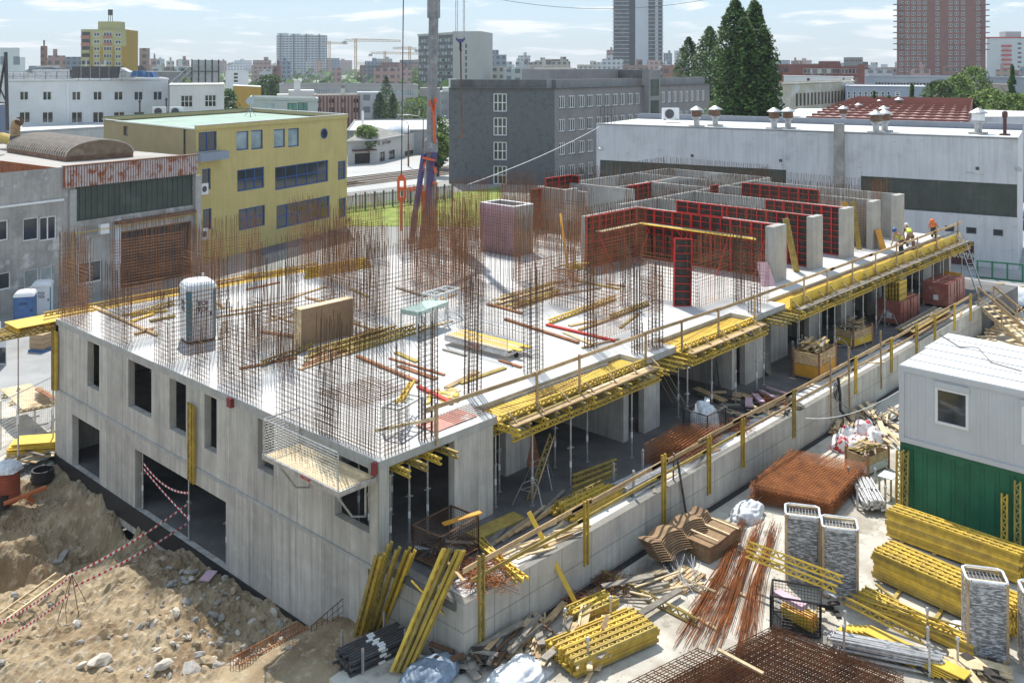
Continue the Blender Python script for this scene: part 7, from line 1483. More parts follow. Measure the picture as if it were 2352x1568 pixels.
lump((f.pt(f.L*.75,zc_,-2.5)),3.0,1.6,1.5,'tarpaulin',FILM,'silver tarpaulin over the cafe terrace','tarpaulin',seed=31,amp=.3,n=20)
  # ================================================================== STREET, CRANE, TREES, SKYLINE, EXCAVATION DETAILS
def gp(x,y,z=0.0):return P(x,y,ZS)+Vector((0,0,z))
def ringpx(name,pts,z,m):return ring(name,[P(x,y,ZS) for x,y in pts],z,m)
ringpx('road',[(700,455),(1120,405),(1120,338),(700,392)],ZS+.03,mat('pale_road',(.46,.46,.45),.95,.08,.3,(.38,.38,.37),(.5,.7),.15))
ringpx('lawn',[(770,520),(1150,520),(1150,430),(770,476)],ZS+.034,GRASS)
t=thing('tram_track','two pairs of rails on dark ballast crossing behind the site','track',gp(915,408));a,c=gp(700,432),gp(1150,377);d=(c-a).normalized();s=Vector((-d.y,d.x,0))
m=MB();m.hexa([a-s*4.2+Z(.04),c-s*4.2+Z(.04),c+s*4.2+Z(.04),a+s*4.2+Z(.04),a-s*3.8+Z(.16),c-s*3.8+Z(.16),c+s*3.8+Z(.16),a+s*3.8+Z(.16)]);part(m,'ballast',mat('dark_ballast',(.13,.11,.09),1,.3,1.5,(.2,.18,.15),(.5,.7),.8),t)
for k in (-2.9,-1.4,1.4,2.9):m=MB();m.bar(a+s*k+Z(.24),c+s*k+Z(.24),.12,.16);part(m,'rail',BROWNM,t)
L=(c-a).length
for k in (-2.15,2.15):
    for i in range(60):p=a+d*(L*(.2+.6*i/60))+s*k;m=MB();m.bar(p-s*1.2+Z(.17),p+s*1.2+Z(.17),.26,.08);part(m,'sleeper',CONC_P,t)
t=thing('picket_fence','dark metal picket fence along the lawn','fence',gp(915,468));a,c=gp(795,487),gp(1040,459);L=(c-a).length
for i in range(13):p=a.lerp(c,i/12);m=MB();m.bar(p,p+Z(2.0),.14,.14,(1,0,0));part(m,'post',STEEL_D,t)
for i in range(110):p=a.lerp(c,(i+.5)/110);m=MB();m.bar(p+Z(.15),p+Z(1.8),.07,.04,(1,0,0));part(m,'picket',GREY if i%3 else STEEL_D,t)
for h in (.4,1.6):m=MB();m.bar(a+Z(h),c+Z(h),.05,.06);part(m,'rail',STEEL_D,t)
def lamp(p,h,label,arm):
    t=thing('street_lamp',label,'street lamp',p,0,'street lamps');m=MB();m.rod(p,p+Z(h*.55),.14,8);m.rod(p+Z(h*.5),p+Z(h),.09,8);part(m,'pole',BROWNM,t);m=MB();pts=[p+Z(h),p+Z(h+.5)+arm*.25,p+Z(h+.7)+arm*.7,p+Z(h+.7)+arm];m.path(pts,.06,6);part(m,'arm',STEEL,t);m=MB();m.bar(pts[-1],pts[-1]+arm*.3,.3,.15);part(m,'lamp_head',GREY,t)
rt=Vector((CA,-SA,0));lamp(gp(972,372),7.2,'street lamp with a curved arm behind the crane',-rt*3.4);lamp(gp(938,383),6.6,'brown street lamp with a yellow foot beside the cafe',-rt*.6);lamp(gp(1016,372),7.0,'brown street lamp right of the crane mast',rt*.5)
p=gp(833,345);m=MB();m.rod(p,p+Z(7.5),.22,10,True);solo(m,'white_pole',WHITE,'plain white pole behind the cafe roof','pole')
  # ---- mobile crane
CG=mat('weathered_crane_grey',(.27,.27,.275),.6,.25,2.5,(.42,.42,.42),(.56,.66),1.2,streak=.5);PUR=mat('purple_crane_paint',(.10,.085,.20),.5,.15,3);ORC=mat('orange_crane_paint',(.75,.13,.04),.5,.12,3)
CYd=62.0
def cq_(x,y,o=0.0):return at(x,y,CYd-o)
t=thing('mobile_crane','grey crane mast with purple struts and orange fittings behind the slab','crane',at(988,735,CYd))
m=MB();m.rod(at(988,735,CYd),cq_(990,360),.36,8,True);m.rod(cq_(990,362),cq_(996,40),.33,8,True,r2=.31);m.lathe(cq_(990,352),[(.36,0),(.46,.1),(.46,.8),(.34,1.0)],8);part(m,'mast',CG,t)
m=MB();m.rod(cq_(996,42),cq_(997,-220),.42,8,True);part(m,'upper_mast',CG,t)
m=MB();m.bar(cq_(997,-200),cq_(1056,-215,8),.35,.5);m.bar(cq_(997,-200),cq_(928,-215,4),.3,.4);part(m,'jib',CG,t)
for a,c in (((974,352),(944,560)),((998,350),(965,575))):m=MB();m.bar(cq_(*a,.5),cq_(*c,.9),.26,.26);part(m,'strut',PUR,t)
for a,c,w in (((972,362),(1000,368),.5),((976,372),(968,395),.2),((995,378),(1002,398),.25),((996,418),(1003,424),.4),((992,430),(940,438),.07),((985,426),(930,434),.07)):m=MB();m.bar(cq_(*a,.55),cq_(*c,.6),w,.12);part(m,'fitting',ORC,t)
m=MB();m.bar(cq_(976,438,.6),cq_(974,520,.6),.28,.28);part(m,'cylinder',ORC,t);m=MB();m.rod(cq_(977,392,.6),cq_(976,440,.6),.07,8);part(m,'piston_rod',STEEL,t)
m=MB();m.bar(cq_(996,258,.5),cq_(999,328,.5),.16,.08);m.bar(cq_(987,230,.5),cq_(996,262,.5),.34,.08);m.bar(cq_(1001,226,.5),cq_(995,256,.5),.22,.08);part(m,'guide_plate',ORC,t)
m=MB();m.lathe(cq_(1004,383,.5),[(.14,0),(.16,.15),(.1,.3)],10);part(m,'horn',BLACK,t)
m=MB();m.cbox(at(980,700,CYd+1),8,2.6,1.4,R(20));part(m,'chassis',PUR,t)
t=thing('lifting_frame','orange lifting frame hanging on a thin cable left of the crane','lifting gear',cq_(922,470,4));m=MB();m.rod(cq_(929,-215,4),cq_(922,402,4),.035,5);part(m,'cable',STEEL_D,t)
m=MB();m.path([cq_(x,y,4) for x,y in ((922,402),(915,411),(915,455),(922,464),(930,455),(930,411),(922,402))],.09,6);part(m,'ring_frame',ORC,t);m=MB();m.rod(cq_(922,462,4),cq_(922,530,4),.09,6);part(m,'shaft',ORC,t)
for y in (411,434,456):m=MB();m.bar(cq_(914,y,4),cq_(931,y,4),.12,.22);part(m,'clamp',ORC,t)
t=thing('hook_block','purple hook block with a long chain hanging from thin ropes','hook',cq_(1058,95,8))
for x in (1046,1050,1064,1067):m=MB();m.rod(cq_(x,-215,8),cq_(x+(1 if x<1058 else 0),90,8),.018,4);part(m,'rope',STEEL,t)
m=MB();m.poly([cq_(x,y,8) for x,y in ((1047,86),(1052,90),(1063,90),(1068,86),(1068,92),(1062,98),(1053,98),(1047,92))]);m.poly([cq_(x,y,8.4) for x,y in ((1047,92),(1053,98),(1062,98),(1068,92),(1068,86),(1063,90),(1052,90),(1047,86))]);pts=((1047,86),(1047,92),(1053,98),(1062,98),(1068,92),(1068,86),(1063,90),(1052,90))
for i in range(8):m.quad(cq_(*pts[i],8),cq_(*pts[(i+1)%8],8),cq_(*pts[(i+1)%8],8.4),cq_(*pts[i],8.4))
part(m,'block',PUR,t);m=MB();m.path([cq_(x,y,8.2) for x,y in ((1058,98),(1057,103),(1059,107),(1056,111),(1059,115),(1058,118))],.07,6);part(m,'hook',BLACK,t);m=MB();m.rod(cq_(1058,117,8.2),cq_(1061,314,8.2),.045,5);m.lathe(cq_(1061,316,8.2),[(.08,0),(.16,.08),(.05,.18)],8);part(m,'chain',BROWNM,t)
for i,(a,c,Y0,Y1,l) in enumerate([((1075,424),(1376,292),60,86,'thin pale rope running from the slab up to the workshop corner'),((1090,-12),(1640,-4),90,95,'thin overhead wire crossing the sky at the top')]):
    m=MB();m.path(bez(at(a[0],a[1],Y0),at(c[0],c[1],Y1),[.25,1.2][i],12),.025,4);solo(m,'rope' if i==0 else 'overhead_wire',WHITE if i==0 else STEEL_D,l,'rope' if i==0 else 'wire')
  # ---- far tower cranes
def tower_crane(x,yb,yt,Y,xl,xr,label,m_=mat('crane_yellow',(.50,.30,.10),.6)):
    t=thing('tower_crane',label,'crane',at(x,yb,Y),0,'far tower cranes');s=Y/F;m=MB();p,q=at(x,175,Y),at(x,yt,Y);w=1.6
    for k in (-1,1):m.bar(p+rt*k*w/2,q+rt*k*w/2,.45)
    n=14
    for i in range(n):m.bar(p.lerp(q,i/n)+rt*(w/2)*(-1)**i,p.lerp(q,(i+1)/n)-rt*(w/2)*(-1)**i,.3)
    part(m,'mast',m_,t);j=(yt+(yb-yt)*.25) if 0 else yt+6;a,c=at(xl,j,Y),at(xr,j+1,Y);m=MB();m.bar(a,c,.5,.4);m.bar(a+Z(1.6),c+Z(1.2),.4,.35);n=18
    for i in range(n):m.bar(a.lerp(c,i/n)+Z(1.5*(i%2)),a.lerp(c,(i+1)/n)+Z(1.5*((i+1)%2)),.25)
    part(m,'jib',m_,t);m=MB();m.bar(q,a.lerp(c,.85)+Z(1.4),.22);m.bar(q,a.lerp(c,.06)+Z(1.4),.22);part(m,'tie_bar',m_,t);b_=a if abs(xl-x)<abs(xr-x) else c;m=MB();m.cbox(b_-Z(1.2),3,2,2.2);part(m,'counterweight',GREY,t);return t
tower_crane(817,165,89,800,791,921,'tallest orange tower crane in the far centre left');tower_crane(884,165,118,900,851,960,'second far tower crane between the mast ropes');tower_crane(941,160,107,850,902,957,'far tower crane just left of the office slab');tower_crane(757,172,95,1000,742,800,'far tower crane right of the pale high rise slab');tower_crane(900,160,142,1000,820,920,'low far tower crane with a short mast')

  # ---- trees
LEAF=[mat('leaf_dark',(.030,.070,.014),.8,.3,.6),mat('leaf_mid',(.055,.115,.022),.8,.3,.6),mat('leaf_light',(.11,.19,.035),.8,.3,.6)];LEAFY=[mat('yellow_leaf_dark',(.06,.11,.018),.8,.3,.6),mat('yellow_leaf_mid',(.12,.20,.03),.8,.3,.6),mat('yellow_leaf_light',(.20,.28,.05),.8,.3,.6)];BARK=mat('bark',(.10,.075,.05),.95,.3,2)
def tree(base,h,r,label,kind='round',n=2600,ls=.4,mats=LEAF,group='trees',seed=0,trunk=True):
    t=thing('poplar_tree' if kind=='poplar' else 'conifer_tree' if kind=='cone' else 'leafy_tree',label,'tree',base,0,group);rr=random.Random(seed);b=MB();base=Vector(base)
    o=Vector((seed*2.3,seed*1.7,0));lobes=[(rr.uniform(0,6.28),rr.uniform(.25,.95),rr.uniform(.35,.7)) for _ in range(22)]
    for i in range(n):
        if kind=='poplar':f=rr.random()**.9;prof=(min(1,f*5+.45))*(1-f**3.2)**.8+.05;z=h*(.05+.95*f)
        elif kind=='cone':f=rr.random()**1.4;prof=(1-f)*(.75+.25*math.sin(f*40))+.03;z=h*(.08+.92*f)
        else:f=rr.random();prof=math.sqrt(max(0,1-(2*f-1)**2))**.8;z=h*(.24+.76*f)
        a=rr.uniform(0,6.283);q=Vector((math.cos(a),math.sin(a),z/r*.45));k=1+.42*noise.noise(q*1.9+o)+.25*noise.noise(q*4.5+o)
        d=r*prof*k*(rr.random()**.38)
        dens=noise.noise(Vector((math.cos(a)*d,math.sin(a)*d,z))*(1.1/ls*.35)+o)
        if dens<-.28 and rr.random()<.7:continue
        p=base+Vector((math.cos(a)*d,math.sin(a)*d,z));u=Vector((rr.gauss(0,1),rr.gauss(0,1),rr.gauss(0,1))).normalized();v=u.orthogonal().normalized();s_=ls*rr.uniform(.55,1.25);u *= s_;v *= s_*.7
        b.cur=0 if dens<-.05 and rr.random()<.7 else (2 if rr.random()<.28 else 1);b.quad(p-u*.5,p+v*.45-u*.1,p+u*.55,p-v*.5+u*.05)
    part(b,'crown',mats,t)
    if trunk:
        m=MB();m.rod(base,base+Z(h*.45),r*.10+.06,7,r2=r*.05+.03);m.rod(base+Z(h*.4),base+Z(h*.9),r*.05+.03,6,r2=.03)
        for i in range(7):a=i*2.4;z=h*(.25+.07*i);m.rod(base+Z(z),base+Vector((math.cos(a)*r*.6,math.sin(a)*r*.6,z+h*.12)),.05+r*.02,5,r2=.02)
        part(m,'trunk',BARK,t)
    return t
def gy(x,Y,z=-5.8):p=at(x,148,Y);return Vector((p.x,p.y,z))
def topz(y,Y):return K-(y-YH)*Y/F
for i,(x,yt,Y,r,l) in enumerate([(1582,86,172,3.2,'slim poplar at the left end of the row'),(1630,62,165,3.6,'second poplar from the left in the row'),(1688,0,112,3.3,'tallest poplar with the left top in the dense clump'),(1732,3,114,3.3,'tall poplar at the right of the dense clump'),(1708,40,110,2.9,'poplar in the middle of the dense clump'),(1752,60,111,2.4,'lower poplar at the right edge of the clump')]):
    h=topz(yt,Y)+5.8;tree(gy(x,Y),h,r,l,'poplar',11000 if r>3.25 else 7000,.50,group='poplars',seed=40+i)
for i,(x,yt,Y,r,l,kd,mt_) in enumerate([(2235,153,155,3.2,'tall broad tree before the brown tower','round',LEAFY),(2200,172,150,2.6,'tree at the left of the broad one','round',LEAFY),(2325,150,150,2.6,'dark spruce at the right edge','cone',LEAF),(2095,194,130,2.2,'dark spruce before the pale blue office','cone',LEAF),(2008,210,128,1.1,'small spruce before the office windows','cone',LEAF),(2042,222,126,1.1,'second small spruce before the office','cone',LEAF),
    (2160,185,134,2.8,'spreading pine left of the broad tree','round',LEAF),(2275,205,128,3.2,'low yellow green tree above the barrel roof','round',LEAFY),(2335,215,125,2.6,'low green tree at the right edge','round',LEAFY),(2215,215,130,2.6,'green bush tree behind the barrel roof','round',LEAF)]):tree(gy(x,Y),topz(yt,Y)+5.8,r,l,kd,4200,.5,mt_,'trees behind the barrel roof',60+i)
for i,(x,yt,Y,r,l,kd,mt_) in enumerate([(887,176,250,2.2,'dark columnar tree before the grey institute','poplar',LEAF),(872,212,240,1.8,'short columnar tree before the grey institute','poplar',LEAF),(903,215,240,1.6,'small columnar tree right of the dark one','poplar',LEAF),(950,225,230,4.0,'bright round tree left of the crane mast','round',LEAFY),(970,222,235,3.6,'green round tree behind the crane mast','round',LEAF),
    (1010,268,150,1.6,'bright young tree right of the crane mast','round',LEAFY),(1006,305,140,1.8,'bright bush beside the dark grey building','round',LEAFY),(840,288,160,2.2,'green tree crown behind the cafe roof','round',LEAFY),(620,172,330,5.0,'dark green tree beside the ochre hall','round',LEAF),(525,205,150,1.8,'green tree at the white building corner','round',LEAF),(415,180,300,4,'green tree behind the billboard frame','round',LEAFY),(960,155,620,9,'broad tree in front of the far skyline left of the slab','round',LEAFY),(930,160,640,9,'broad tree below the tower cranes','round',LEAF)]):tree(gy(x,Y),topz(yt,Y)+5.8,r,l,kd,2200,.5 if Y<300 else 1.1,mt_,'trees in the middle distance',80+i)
  # ---- skyline
def gridmat(name,col,win,px_=3.2,pz=3.0):
    def ex(t,c,pos,N,L,mixc,ramp,nz,mp):
        s=N('ShaderNodeSeparateXYZ');L(pos,s.inputs[0])
        def mth(op,a,b=None):
            q=N('ShaderNodeMath');q.operation=op
            for i,x in enumerate((a,b)):
                if x is None:continue
                if isinstance(x,(int,float)):q.inputs[i].default_value=x
                else:L(x,q.inputs[i])
            return q.outputs[0]
        h=mth('ADD',mth('MULTIPLY',s.outputs[0],CA),mth('MULTIPLY',s.outputs[1],-SA));a=mth('GREATER_THAN',mth('FRACT',mth('DIVIDE',h,px_)),.45);b_=mth('GREATER_THAN',mth('FRACT',mth('DIVIDE',s.outputs[2],pz)),.5)
        return mixc(mth('MULTIPLY',a,b_),c,win)
    return mat(name,col,.85,.06,.05,extra=ex,rnd=.18)
SK=[gridmat('far_grey_facade',(.42,.43,.44),(.16,.18,.20)),gridmat('far_cream_facade',(.54,.50,.44),(.20,.20,.20)),gridmat('far_rose_facade',(.44,.30,.27),(.18,.17,.17)),gridmat('far_white_facade',(.62,.63,.64),(.25,.28,.31)),gridmat('far_slate_facade',(.25,.28,.33),(.12,.14,.17)),gridmat('far_brick_facade',(.30,.17,.14),(.14,.12,.12))]
rs=random.Random(77)
def skyb(xl,xr,yt,Y,m_,label,group='far city skyline'):
    a=at(xl,yt,Y);b_=at(xr,yt,Y);dp=(a-CAM);dp.z=0;dp=dp.normalized()*max(8,(b_-a).length*.6);m=MB();z0=-6;z1=a.z
    m.hexa([(a.x,a.y,z0),(b_.x,b_.y,z0),(b_.x+dp.x,b_.y+dp.y,z0),(a.x+dp.x,a.y+dp.y,z0),(a.x,a.y,z1),(b_.x,b_.y,z1),(b_.x+dp.x,b_.y+dp.y,z1),(a.x+dp.x,a.y+dp.y,z1)])
    if rs.random()<.6:k=rs.uniform(.2,.6);w=(b_-a)*.25;q=a+(b_-a)*k;m2=q+dp*.2;m.hexa([m2,m2+w,m2+w+dp*.3,m2+dp*.3,m2+Z(2.6),m2+w+Z(2.6),m2+w+dp*.3+Z(2.6),m2+dp*.3+Z(2.6)])
    return solo(m,'city_block',m_,label,'building',group)
for x0,x1,y,Y,k,l in [(320,344,111,420,2,'rose apartment block right of the ochre tower'),(110,150,128,380,2,'brown block behind the white roof ducts'),(150,187,131,500,4,'slate block left of the ochre tower'),(93,109,106,420,5,'small red chimney like tower with balconies'),(1105,1163,126,520,4,'stepped slate and rose block right of the office slab'),(1190,1218,128,800,3,'white tower block on the skyline in the centre'),(1220,1260,142,600,1,'cream housing block on the skyline in the centre'),(1255,1310,141,560,1,'grey cream housing block with roof masts'),(1393,1410,115,900,2,'rose tower left of the tall pale tower'),(1524,1544,122,1000,4,'slate tower right of the tall pale tower'),(1549,1580,117,900,3,'pale tower behind the slim poplar'),(1765,1783,136,800,3,'pale round tower right of the poplars'),(1155,1260,158,380,3,'white low office row behind the grey building'),(1226,1312,155,300,1,'beige green penthouse block behind the grey roof'),(382,400,140,700,1,'small cream block on the left skyline'),(405,435,138,650,2,'rose block on the left skyline'),(345,360,135,500,2,'small rose block beside the ochre tower'),(750,780,134,1100,4,'slate block right of the pale high rise'),(918,958,138,700,4,'dark slate block left of the office slab'),(0,45,110,170,3,'grey white block at the left edge with a tall stack'),(40,58,132,200,3,'white box behind the duct roof')]:
    skyb(x0,x1,y,Y,SK[k],l,None)
for i in range(150):
    Y=rs.choice((330,420,520,650,800,1000,1300,1700));x=rs.uniform(-30,2360);w=rs.uniform(14,60)*(500/Y)**.3;yt=148+rs.uniform(-14,3) if Y>600 else 148+rs.uniform(2,14)
    skyb(x,x+w,yt,Y,rs.choice(SK),'small plain block in the far city skyline')
for i in range(44):
    Y=rs.choice((170,200,240,290));x=rs.uniform(520,1030) if i%2 else rs.uniform(1640,2360);w=rs.uniform(30,80);yt=148+(K-rs.uniform(-1.0,4.5))*F/Y*1.0
    if x<1030 and Y<240:continue
    skyb(x,x+w,yt,Y,rs.choice((ROOFL,WHTW,SK[1],SK[3],GREYW)),'low flat roofed shed in the industrial area behind','low industrial sheds')
b=MB()  # far tree belts, one mass
for i in range(9000):
    Y=rs.uniform(300,1900);x=rs.uniform(-60,2420);hmax=6+9*max(0,noise.noise(Vector((x*.02*Y/500,Y*.01,0))));p=gy(x,Y)+Z(rs.uniform(.5,1)*hmax);s_=rs.uniform(1.4,3.4);u=Vector((rs.gauss(0,1),rs.gauss(0,1),rs.gauss(0,.7))).normalized()*s_;v=u.orthogonal().normalized()*s_*.7;b.cur=rs.randrange(3);b.quad(p-u,p-v,p+u,p+v)
o=link('far_tree_belt',b.mesh('far_tree_belt',LEAF));tag(o,'dark green belt of far trees between the city blocks','trees',None,'stuff')
  # ---- smoke puff on the left roofs: small steam cloud as real volume is skipped; parked cars by the office slab
CARC=[mat('car_paint_%s'%n,c,.3,.05,spec=.6) for n,c in (('silver',(.5,.5,.52)),('red',(.4,.03,.03)),('dark',(.04,.04,.05)),('white',(.75,.75,.75)),('blue',(.05,.1,.25)))]
_car={}
def car(p,rz,k,label):
    if k not in _car:
        b=MB();prof=[(-2.1,.3),(2.1,.3),(2.15,.65),(2.0,.85),(1.0,.95),(.45,1.42),(-1.1,1.45),(-1.85,.98),(-2.1,.9)];w=.85
        n=len(prof);b.v=[(x,-w,z) for x,z in prof]+[(x,w,z) for x,z in prof];b.f=[tuple(range(n)),tuple(reversed(range(n,2*n)))]+[(i,i+n,(i+1)%n+n,(i+1)%n) for i in range(n)];b.m=[0]*len(b.f)
        g_=MB();g_.quad((.98,-.7,.98),(.98,.7,.98),(.5,.62,1.38),(.5,-.62,1.38));g_.quad((-1.8,.7,1.02),(-1.8,-.7,1.02),(-1.16,-.62,1.4),(-1.16,.62,1.4));g2=MB();g2.quad((-1.5,-.855,1.0),(.85,-.855,1.0),(.42,-.855,1.36),(-1.1,-.855,1.38));g3=MB();g3.quad((.85,.855,1.0),(-1.5,.855,1.0),(-1.1,.855,1.38),(.42,.855,1.36))
        w_=MB();w_.lathe((0,0,0),[(.31,-.1),(.31,.1)],12,(0,1,0));_car[k]=(b.mesh('car_body',[CARC[k]]),g_.mesh('windscreen',[GLASS]),g2.mesh('side_window',[GLASS]),g3.mesh('side_window',[GLASS]),w_.mesh('wheel',[BLACK]))
    t=thing('parked_car',label,'car',p,rz,'parked cars');B=_car[k];link('body',B[0],t);link('windscreens',B[1],t);link('side_window',B[2],t);link('side_window',B[3],t)
    for x in (-1.3,1.35):
        for y in (-.8,.8):link('wheel',B[4],t,Vector((x,y,.31)))
for i,(x,y,k,l) in enumerate([(985,258,1,'red parked car below the office slab'),(1000,254,0,'silver parked car below the office slab'),(1012,250,2,'dark parked car below the office slab'),(1022,256,3,'white parked car beside the dark grey building')]):car(gp(x,y),R(20*i),k,l)
car(Vector((62,4,ZS+1.4)) if 0 else P(2345,520,yz),R(30),4,'blue parked car at the right end of the workshop')
  # ---- left yard: van door, pallets, plywood platform, fence, drums
t=thing('delivery_van','white van rear with an open door cut by the left picture edge','van',gp(-25,830));c=gp(-8,838);m=MB();m.hexa([c,c+rt*.55,c+rt*.5+Vector((.08,.08,0)),c+Vector((.08,.08,0))]+[c+Z(1.95),c+rt*.5+Z(1.95),c+rt*.45+Vector((.08,.08,1.95)),c+Vector((.08,.08,1.95))]);part(m,'door',WHITEP,t);m=MB();m.hexa([c+rt*.1+Z(.1)-Vector((.01,.01,0)),c+rt*.5+Z(.1)-Vector((.01,.01,0)),c+rt*.5+Z(.1),c+rt*.1+Z(.1),c+rt*.1+Z(.95)-Vector((.01,.01,0)),c+rt*.5+Z(.95)-Vector((.01,.01,0)),c+rt*.5+Z(.95),c+rt*.1+Z(.95)]);part(m,'window',GLASS,t);m=MB();m.cbox(c-rt*1.4+Z(1.1),2.2,2.2,1.9,R(-43));part(m,'body',WHITEP,t)
for i in range(2):m=MB();m.lathe(c-rt*(.6+1.2*i)+Z(.33),[(.33,-.12),(.33,.12)],14,(.7,.7,0));part(m,'wheel',BLACK,t)
for k in range(3):c=gp(100,800,.12+.28*k);m=MB();m.cbox(c+Z(.14),1.2,.9,.26,.5);solo(m,'carton_stack',mat('carton_brown',(.42,.30,.18),.9,.1,2) if 'carton_brown' not in MATS else MATS['carton_brown'],'brown packed block on the blue pallet, %s layer'%('lowest','middle','top')[k],'pack')
m=MB();c=gp(100,802);m.cbox(c+Z(.06),1.3,1.0,.12,.5);solo(m,'blue_pallet',BLUEP,'blue pallet below the packed blocks by the far left corner','pallet')
t=thing('plywood_platform','pale plywood platform on yellow girders left of the building','platform',gp(70,935));a,c,e=P(0,893,-4.6),P(70,880,-4.6),P(125,925,-4.6)
m=MB();q=[a,c,e,a+(e-c)];m.hexa([p-Z(.04) for p in q]+q);part(m,'deck_sheet',WOOD_L,t)
for i in range(3):s0=a.lerp(a+(e-c),.2+.35*i);girder(s0-Z(.26)-(c-a)*.1,s0-Z(.26)+(c-a)*1.25,'',parent=t,name='joist')
for i in range(3):s0=P(40+40*i,930,-4.6);m=MB();m.rod(Vector((s0.x,s0.y,ZS)),s0-Z(.2),.05,6);part(m,'prop',STEEL,t)
for i in range(4):plank(P(85,890+4*i,-4.4)+Z(.05*i),P(128,915+4*i,-4.4)+Z(.05*i),.2,.04,WOOD_R if i%2 else WOOD,'board in the small stack on the plywood platform','boards on the left platform')
rv=random.Random(5)
for i in range(12):c=gp(85,1040,.03+.05*i);m=MB();m.cbox(c+Vector((rv.gauss(0,.06),rv.gauss(0,.06),0)),2.0,1.0,.035,R(-35)+rv.gauss(0,.06));solo(m,'plywood_sheet',PLY if i>3 else WOOD_L,'yellow plywood sheet in the pile by the far left corner','plywood','plywood pile at the left')
for i in range(10):c=gp(rv.uniform(40,125),rv.uniform(1040,1062),.03+.03*i);a=rv.uniform(0,3);d=Vector((math.cos(a),math.sin(a),0))*.6;plank(c-d,c+d,.12,.04,rv.choice((WOOD_G,WOOD,WOOD_L)),'weathered board beside the plywood pile','boards beside the plywood pile')
t=thing('mesh_fence','light wire mesh site fence left of the building','fence',gp(60,1000));a,c=gp(2,1030),gp(128,960);g_,f=meshpanel(a,c,2.0,.14,.005,.025);part(g_,'mesh',STEEL,t,kind='stuff');part(f,'frame',STEEL,t)
RBP=mat('red_brown_pipe',(.33,.085,.045),.6,.12,3);t=thing('shaft_pipe','stack of red brown corrugated shaft pipe wrapped in film at the left edge','pipe',P(18,1150,-6.3));c=P(18,1150,-6.3);m=MB();prof=[]
for k in range(15):prof+=[(.40,.09*k),(.44,.09*k+.03),(.44,.09*k+.06),(.40,.09*k+.085)]
m.lathe(c,prof,20);part(m,'corrugated_pipe',RBP,t);lump((c.x,c.y,c.z+1.2),.5,.5,.35,'film',FILM,'','',parent=t,seed=3,amp=.25,n=20)
c=P(98,1105,-6.2);m=MB();m.lathe(c,[(.42,0),(.42,.12),(.46,.14),(.46,.2),(.42,.22),(.42,.5),(.36,.5),(.36,.05)],22);solo(m,'black_ring',BLACK,'short black plastic shaft ring beside the building corner','pipe');c=P(3,1165,-6.4);m=MB();m.lathe(c,[(.3,0),(.3,.5),(.26,.5),(.26,.1)],18);solo(m,'black_ring',BLACK,'black pipe end cut by the left picture edge','pipe')
m=MB();m.rod(P(8,1165,-6.3)+Z(.15),P(105,1125,-6.2)+Z(.1),.09,10,True);m.rod(P(60,1145,-6.25)+Z(.1),P(75,1150,-6.5),.09,10,True);solo(m,'drain_pipe',mat('orange_pipe',(.60,.19,.07),.45,.1,3),'orange drain pipe lying at the left edge','pipe')
  # ladder, tape, stand, stones
def hz_(p):return Vector((p.x,p.y,terr(p.x,p.y)))
a=P(5,1415,-5.9);c=P(140,1315,-5.6);ladder(Vector((a.x,a.y,terr(a.x,a.y)+.1)),Vector((c.x,c.y,terr(c.x,c.y)+.35)),.42,6,'rough wooden ladder lying on the earth bank',WOOD_L)
p=P(165,1375,-5.7);p.z=terr(p.x,p.y);t=thing('rebar_stand','bent rebar stand holding the barrier tape on the earth bank','stand',p);tp_=P(150,1312,-5.0)
for k in range(4):q=p+Vector((.45*math.cos(k*1.6),.45*math.sin(k*1.6),0));q.z=terr(q.x,q.y)-.05;m=MB();m.rod(q,p+Z(1.15),.012,4);part(m,'leg',RUST_D,t)
top=p+Z(1.12);TAPE=[mat('tape_white',(.8,.8,.8),.5),mat('tape_red',(.6,.03,.04),.5)]
def tape(a,c,label,sag=.12,n=44):
    m=MB();pts=bez(a,c,sag,n)
    for i in range(n):m.cur=i%2;m.bar(pts[i],pts[i+1],.008,.065)
    return solo(m,'barrier_tape',TAPE,label,'tape')
pr1=Vector((.12,10.3,-4.0));pr2=Vector((.12,13.65,-3.9));pl_=P(-20,1440,-5.3)
tape(top,pr1+Z(-.35),'upper barrier tape from the rebar stand to the prop in the opening');tape(p+Z(.75),pr1+Z(-1.0),'lower barrier tape from the rebar stand to the prop');tape(top,pl_,'barrier tape from the rebar stand out of the left edge');tape(p+Z(.6),pl_-Z(.5),'lower barrier tape running out of the left edge');tape(pr1,pr2,'barrier tape sagging between the two props in the opening',.3,30);tape(pr1+Z(-.9),pr2+Z(-.2),'barrier tape crossing the wide opening',.05,30)
STN=[mat('pale_stone',(.55,.50,.42),.95,.15,4),mat('grey_stone',(.36,.34,.31),.95,.2,4),mat('brown_stone',(.40,.31,.20),.95,.2,4)]
def stone_mesh(seed,m_):
    rr=random.Random(seed);b=MB();n,ns=8,5
    for j in range(ns+1):
        th=math.pi*(j/ns-.5)
        for i in range(n):ph=6.283*i/n;d=Vector((math.cos(ph)*math.cos(th),math.sin(ph)*math.cos(th)*.8,math.sin(th)*.62));k=1+.5*noise.noise(d*1.6+Vector((seed,0,0)));b.v.append(tuple(d*k))
    for j in range(ns):
        for i in range(n):q=(i+1)%n;b.f.append((j*n+i,j*n+q,(j+1)*n+q,(j+1)*n+i));b.m.append(0)
    return b.mesh('stone',[m_])
SM=[stone_mesh(i,STN[i%3]) for i in range(9)]
big=[(235,1512,.26,'large pale boulder on the lit earth mound'),(440,1545,.30,'boulder at the bottom of the earth mound'),(480,1530,.2,'grey boulder beside the bottom boulder'),(375,1540,.2,'rock near the bottom edge left of the boulder')]
